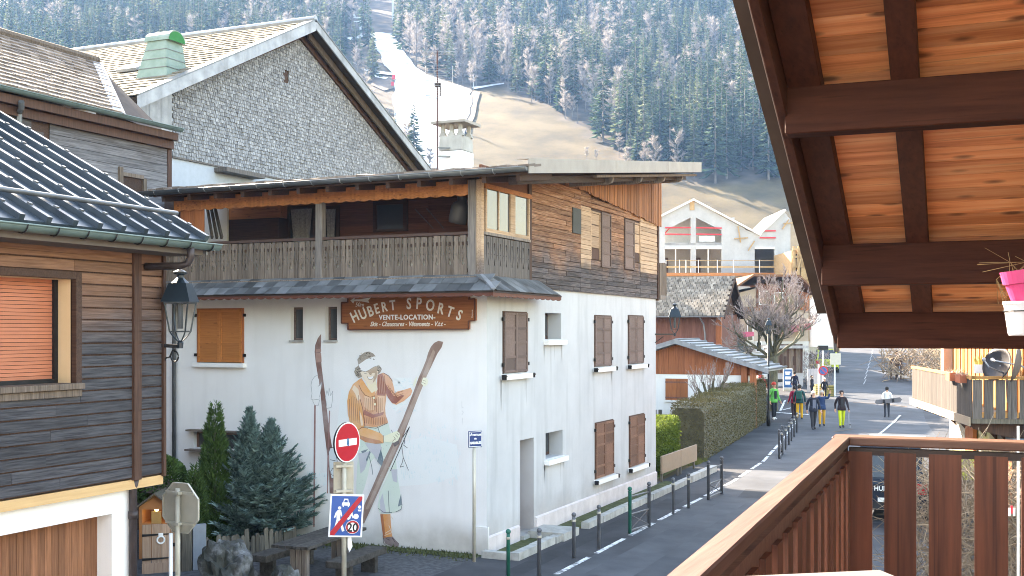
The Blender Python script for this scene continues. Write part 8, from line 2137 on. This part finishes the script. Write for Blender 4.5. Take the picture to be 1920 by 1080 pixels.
def bare_mesh(name, h, r, seed, mat=None):
    rng = random.Random(seed); mb = MB(); mb.m = 1
    mb.tube([(0,0,-.6),(rng.uniform(-.2,.2),0,h*.45),(rng.uniform(-.3,.3),0,h*.92)], [.17,.11,.03], 4, caps=False)
    mb.m = 0
    for i in range(24):
        z = h*rng.uniform(.22,.88); a = rng.uniform(0,2*pi); L = r*rng.uniform(.5,1.1)*(1.1-z/h*.55); d = Vector((cos(a),sin(a),rng.uniform(.45,1.3))).normalized(); o = Vector((0,0,z)); e = o+d*L
        mb.m = 1; mb.tube([o,e],[.05,.02],3,caps=False); mb.m = 0
        for k in range(44):
            p = o.lerp(e, rng.uniform(.25,1.05)); dd = (d+Vector((rng.uniform(-1,1),rng.uniform(-1,1),rng.uniform(-.3,.9)))).normalized(); s = dd.cross(Vector((rng.uniform(-1,1),rng.uniform(-1,1),.3))).normalized()*rng.uniform(.03,.06); l = rng.uniform(.6,1.6)
            mb.add([p-s,p+s,p+dd*l],[(0,1,2)])
    return mb.mesh(name, [mat or birch_m, trunk_m])
firs = [fir_mesh('fir_tree', h, r, k, fir_m) for k, (h, r) in enumerate(((17,2.7),(20,3.1),(14,2.5),(22,2.9)))]
pale = [fir_mesh('pale_fir_tree', h, r, 30+k, larch_m) for k, (h, r) in enumerate(((15,2.7),(18,3.0)))]
bares = [bare_mesh('bare_tree', h, r, 60+k) for k, (h, r) in enumerate(((13,3.0),(11,2.8),(15,3.2),(9,2.6)))]
ALL = firs+pale+bares
rng = random.Random(77)
from mathutils import noise as NZ
spots = []
dd_ = 262.0
def in_forest(px, py):
    return ground_kind(px, py) == 'forest'
while dd_ < 1010:
    xc = -.50*dd_
    while xc < .33*dd_:
        x_, d_ = xc+rng.uniform(-2.9,2.9), dd_+rng.uniform(-3.4,3.4); X, Y = from_cam(x_, d_); z = T(X, Y); px, py = proj((X,Y,z)); xc += 6.0
        if py < -62 or px < -80 or px > 1640: continue
        g = ground_kind(px, py)
        if g != 'forest':
            ok = False
            if g == 'clear' and px < 705 and rng.random() < .16: ok = True
            if g == 'meadow' and 1100 < px and py > 300 and rng.random() < .004: ok = True
            if g == 'meadow' and 330 < py < 352 and px > 1440: ok = rng.random() < .5
            if not ok: continue
        if py > 345: continue
        nv = NZ.noise(Vector((X*.012,Y*.012,3)))+.5*NZ.noise(Vector((X*.05,Y*.05,7)))
        if nv < -.50: continue
        # mix of kinds: dense firs at lower right and high up, bare trees and pale conifers between
        pf = .56+.6*nv
        if px > 1150 and py > 235: pf += .40
        elif px > 940 and 90 < py < 300: pf -= .30
        elif 760 < px < 960 and py > 60: pf -= .32
        if py < 75 and px > 720: pf += .22
        if px < 660: pf += .22
        k = rng.random()
        if k < pf: i = rng.choice((0,1,2,3)) if rng.random() < (.72 if px > 1100 or py < 80 or px < 650 else .40) else rng.choice((4,5))
        else: i = rng.choice((6,7,8,9))
        edge = 1.0
        sc_ = rng.uniform(.85,1.75)*(1.0 if i < 6 else rng.uniform(.8,1.1))
        spots.append((d_, X, Y, z, i, sc_, rng.uniform(0,6.28), px, py))
    dd_ += 7.2
# shrubs and small trees edging the runs
for px, py, k, s_ in ((1068,165,4,1.0),(975,150,1,1.05),(986,152,0,.9),(1076,150,1,.95),(1160,160,0,1.1),(1210,328,7,1.0),(1228,332,6,1.1),(1175,322,9,.9),(1100,300,9,.5),(1118,303,9,.45)):
    p = ground_at(px,py); spots.append((camxy(p.x,p.y)[1], p.x, p.y, p.z, k, s_, R(0,6), px, py))
spots.sort()
def vis(s): return -20 < s[7] < 1500 and s[8] > -30
nf = nb_ = 0; rest = []
for s in spots:
    d_, X, Y, z, i, k, a, px, py = s
    hid = py > 0 and ((px < 800 and py > 300) or px > 1560)
    if vis(s) and not hid and ((i < 6 and nf < 285) or (i >= 6 and nb_ < 285)):
        fir = i < 6; nf += fir; nb_ += (not fir)
        o = bpy.data.objects.new('fir_tree' if fir else 'bare_tree', ALL[i]); COL.objects.link(o); o.location = (X,Y,z); o.rotation_euler = (0,0,a); o.scale = (k,k,k)
        tag(o, 'green fir tree standing in the wood on the hillside' if fir else 'leafless pale twigged tree standing in the wood on the hillside', 'tree', 'firs on the hillside' if fir else 'leafless trees on the hillside')
    else: rest.append(s)
print('forest', len(spots), nf, nb_, len(rest))
pc_ = bpy.data.collections.new('tree_kinds')
for n, m in enumerate(ALL): o = bpy.data.objects.new('kind_%02d' % n, m); pc_.objects.link(o)
def forest_obj(name, S):
    me = bpy.data.meshes.new(name); me.from_pydata([(s[1],s[2],s[3]) for s in S], [], [])
    for nm_, ty, vals in (('kind','INT',[s[4] for s in S]),('size','FLOAT',[s[5] for s in S]),('turn','FLOAT',[s[6] for s in S])):
        a = me.attributes.new(nm_, ty, 'POINT'); a.data.foreach_set('value', vals)
    o = bpy.data.objects.new(name, me); COL.objects.link(o); o['kind'] = 'stuff'
    ng = bpy.data.node_groups.new(name, 'GeometryNodeTree'); ng.interface.new_socket('Geometry', in_out='INPUT', socket_type='NodeSocketGeometry'); ng.interface.new_socket('Geometry', in_out='OUTPUT', socket_type='NodeSocketGeometry')
    N = ng.nodes.new; L = ng.links.new; gi, go = N('NodeGroupInput'), N('NodeGroupOutput'); ip = N('GeometryNodeInstanceOnPoints'); ci = N('GeometryNodeCollectionInfo')
    ci.inputs['Collection'].default_value = pc_; ci.inputs['Separate Children'].default_value = True; ci.inputs['Reset Children'].default_value = True
    def at(nm_, ty): n = N('GeometryNodeInputNamedAttribute'); n.data_type = ty; n.inputs[0].default_value = nm_; return n.outputs[0]
    cx = N('ShaderNodeCombineXYZ'); L(at('turn','FLOAT'), cx.inputs[2])
    mp = N('GeometryNodeMeshToPoints'); L(gi.outputs[0], mp.inputs[0])
    L(mp.outputs[0], ip.inputs['Points']); L(ci.outputs[0], ip.inputs['Instance']); ip.inputs['Pick Instance'].default_value = True
    L(at('kind','INT'), ip.inputs['Instance Index']); L(cx.outputs[0], ip.inputs['Rotation']); L(at('size','FLOAT'), ip.inputs['Scale'])
    L(ip.outputs[0], go.inputs[0]); md = o.modifiers.new('forest', 'NODES'); md.node_group = ng
forest_obj('forest', rest)

# ------------------------------------------------------------------ ski lift
def pylon(label, px, pt, pb):
    g = ground_at(px, pb); D = camxy(g.x,g.y)[1]; zt = atD(px,pt,D).z; t = thing('lift_pylon', label, 'lift pylon', g, 'ski lift pylons')
    MB().tube([g-Vector((0,0,2)), Vector((g.x,g.y,zt))], [.75,.5], 8).build('mast', paint('pylon_grey',(.45,.47,.50),.6), t)
    w_ = (zt-g.z)*.40; mb = MB()
    for dz in (0,-2.2): mb.obox(Vector((g.x,g.y,zt+dz)), AX*w_, AY*.35, Vector((0,0,.3)))
    for s in (-1,1): mb.obox(Vector((g.x,g.y,zt+.8))+AX*w_*s*.85, AY*2.2, AX*.35, Vector((0,0,.45)))
    mb.build('crossarm', paint('pylon_grey',(.45,.47,.50),.6), t); return Vector((g.x,g.y,zt)), w_
P1, w1_ = pylon('pale lift pylon at the top of the snow run', 676, 33, 66)
P2, w2_ = pylon('distant lift pylon higher in the dark clearing', 737, -14, 38)
cab = None
for k, (px, py) in enumerate(((687,44),(695,34),(709,36),(714,16),(727,12),(728,19),(731,-2))):
    D = 745+k*12; p = atD(px,py,D); t = thing('gondola_cabin', 'small white gondola cabin hanging over the dark clearing', 'gondola cabin', p, 'gondola cabins')
    if cab is None:
        MB().lathe([(.6,-1.1),(1.0,-1.0),(1.15,-.2),(1.1,.8),(.8,1.1),(.1,1.15)], (0,0,0), 8).build('cabin_shell', white_m, t, local=True); MB().lathe([(1.16,-.25),(1.18,0),(1.13,.7)], (0,0,0), 8).build('window_band', carglass, t, local=True); MB().tube([(0,0,1.1),(0,0,3.0)], .12, 5).build('hanger', tin, t, local=True); cab = t
    else:
        for c in cab.children: q = c.copy(); COL.objects.link(q); q.parent = t
for px, pt, pb in ((797,70,118),(842,95,145),(888,140,168),(747,36,62),(997,160,193),(1022,150,194),(1083,195,232)):
    g = ground_at(px,pb); D = camxy(g.x,g.y)[1]; t = thing('piste_post', 'thin pale post standing at the edge of the ski run', 'post', g, 'posts along the ski run'); MB().tube([g-Vector((0,0,1)), Vector((g.x,g.y,atD(px,pt,D).z))], .16, 5).build('shaft', trunk_m if px > 900 else paint('pylon_grey',(.45,.47,.50),.6), t)
for k, (px, py) in enumerate(((738,150),(736,163))):
    g = ground_at(px,py); t = thing('safety_net', 'red safety net at the edge of the snow run', 'safety net', g, 'red nets along the snow run'); a = AX*.7
    MB().obox(g+Vector((0,0,1.3)), AX*.7, AY*.05, Vector((0,0,1.0))).build('net', red_rail, t); MB().tube([g-a,g-a+Vector((0,0,3))],.08,5).tube([g+a,g+a+Vector((0,0,3))],.08,5).build('post', tin, t)

# ------------------------------------------------------------------ air: even haze over the whole valley
HZ_DENS = 0.00018
mb = MB(); c1 = [from_cam(*q) for q in ((-1180,-70),(1180,-70),(1180,1120),(-1180,1120))]
mb.prism([Vector((x,y,-3.2)) for x, y in c1], (0,0,560))
hm = bpy.data.materials.new('haze_air'); hm.use_nodes = True; t = hm.node_tree; t.nodes.clear(); o = t.nodes.new('ShaderNodeOutputMaterial'); v = t.nodes.new('ShaderNodeVolumePrincipled')
v.inputs['Color'].default_value = (.27,.53,1.0,1); v.inputs['Density'].default_value = HZ_DENS; v.inputs['Anisotropy'].default_value = 0.0; t.links.new(v.outputs[0], o.inputs['Volume'])
hz_o = mb.build('haze', hm, kind='stuff')
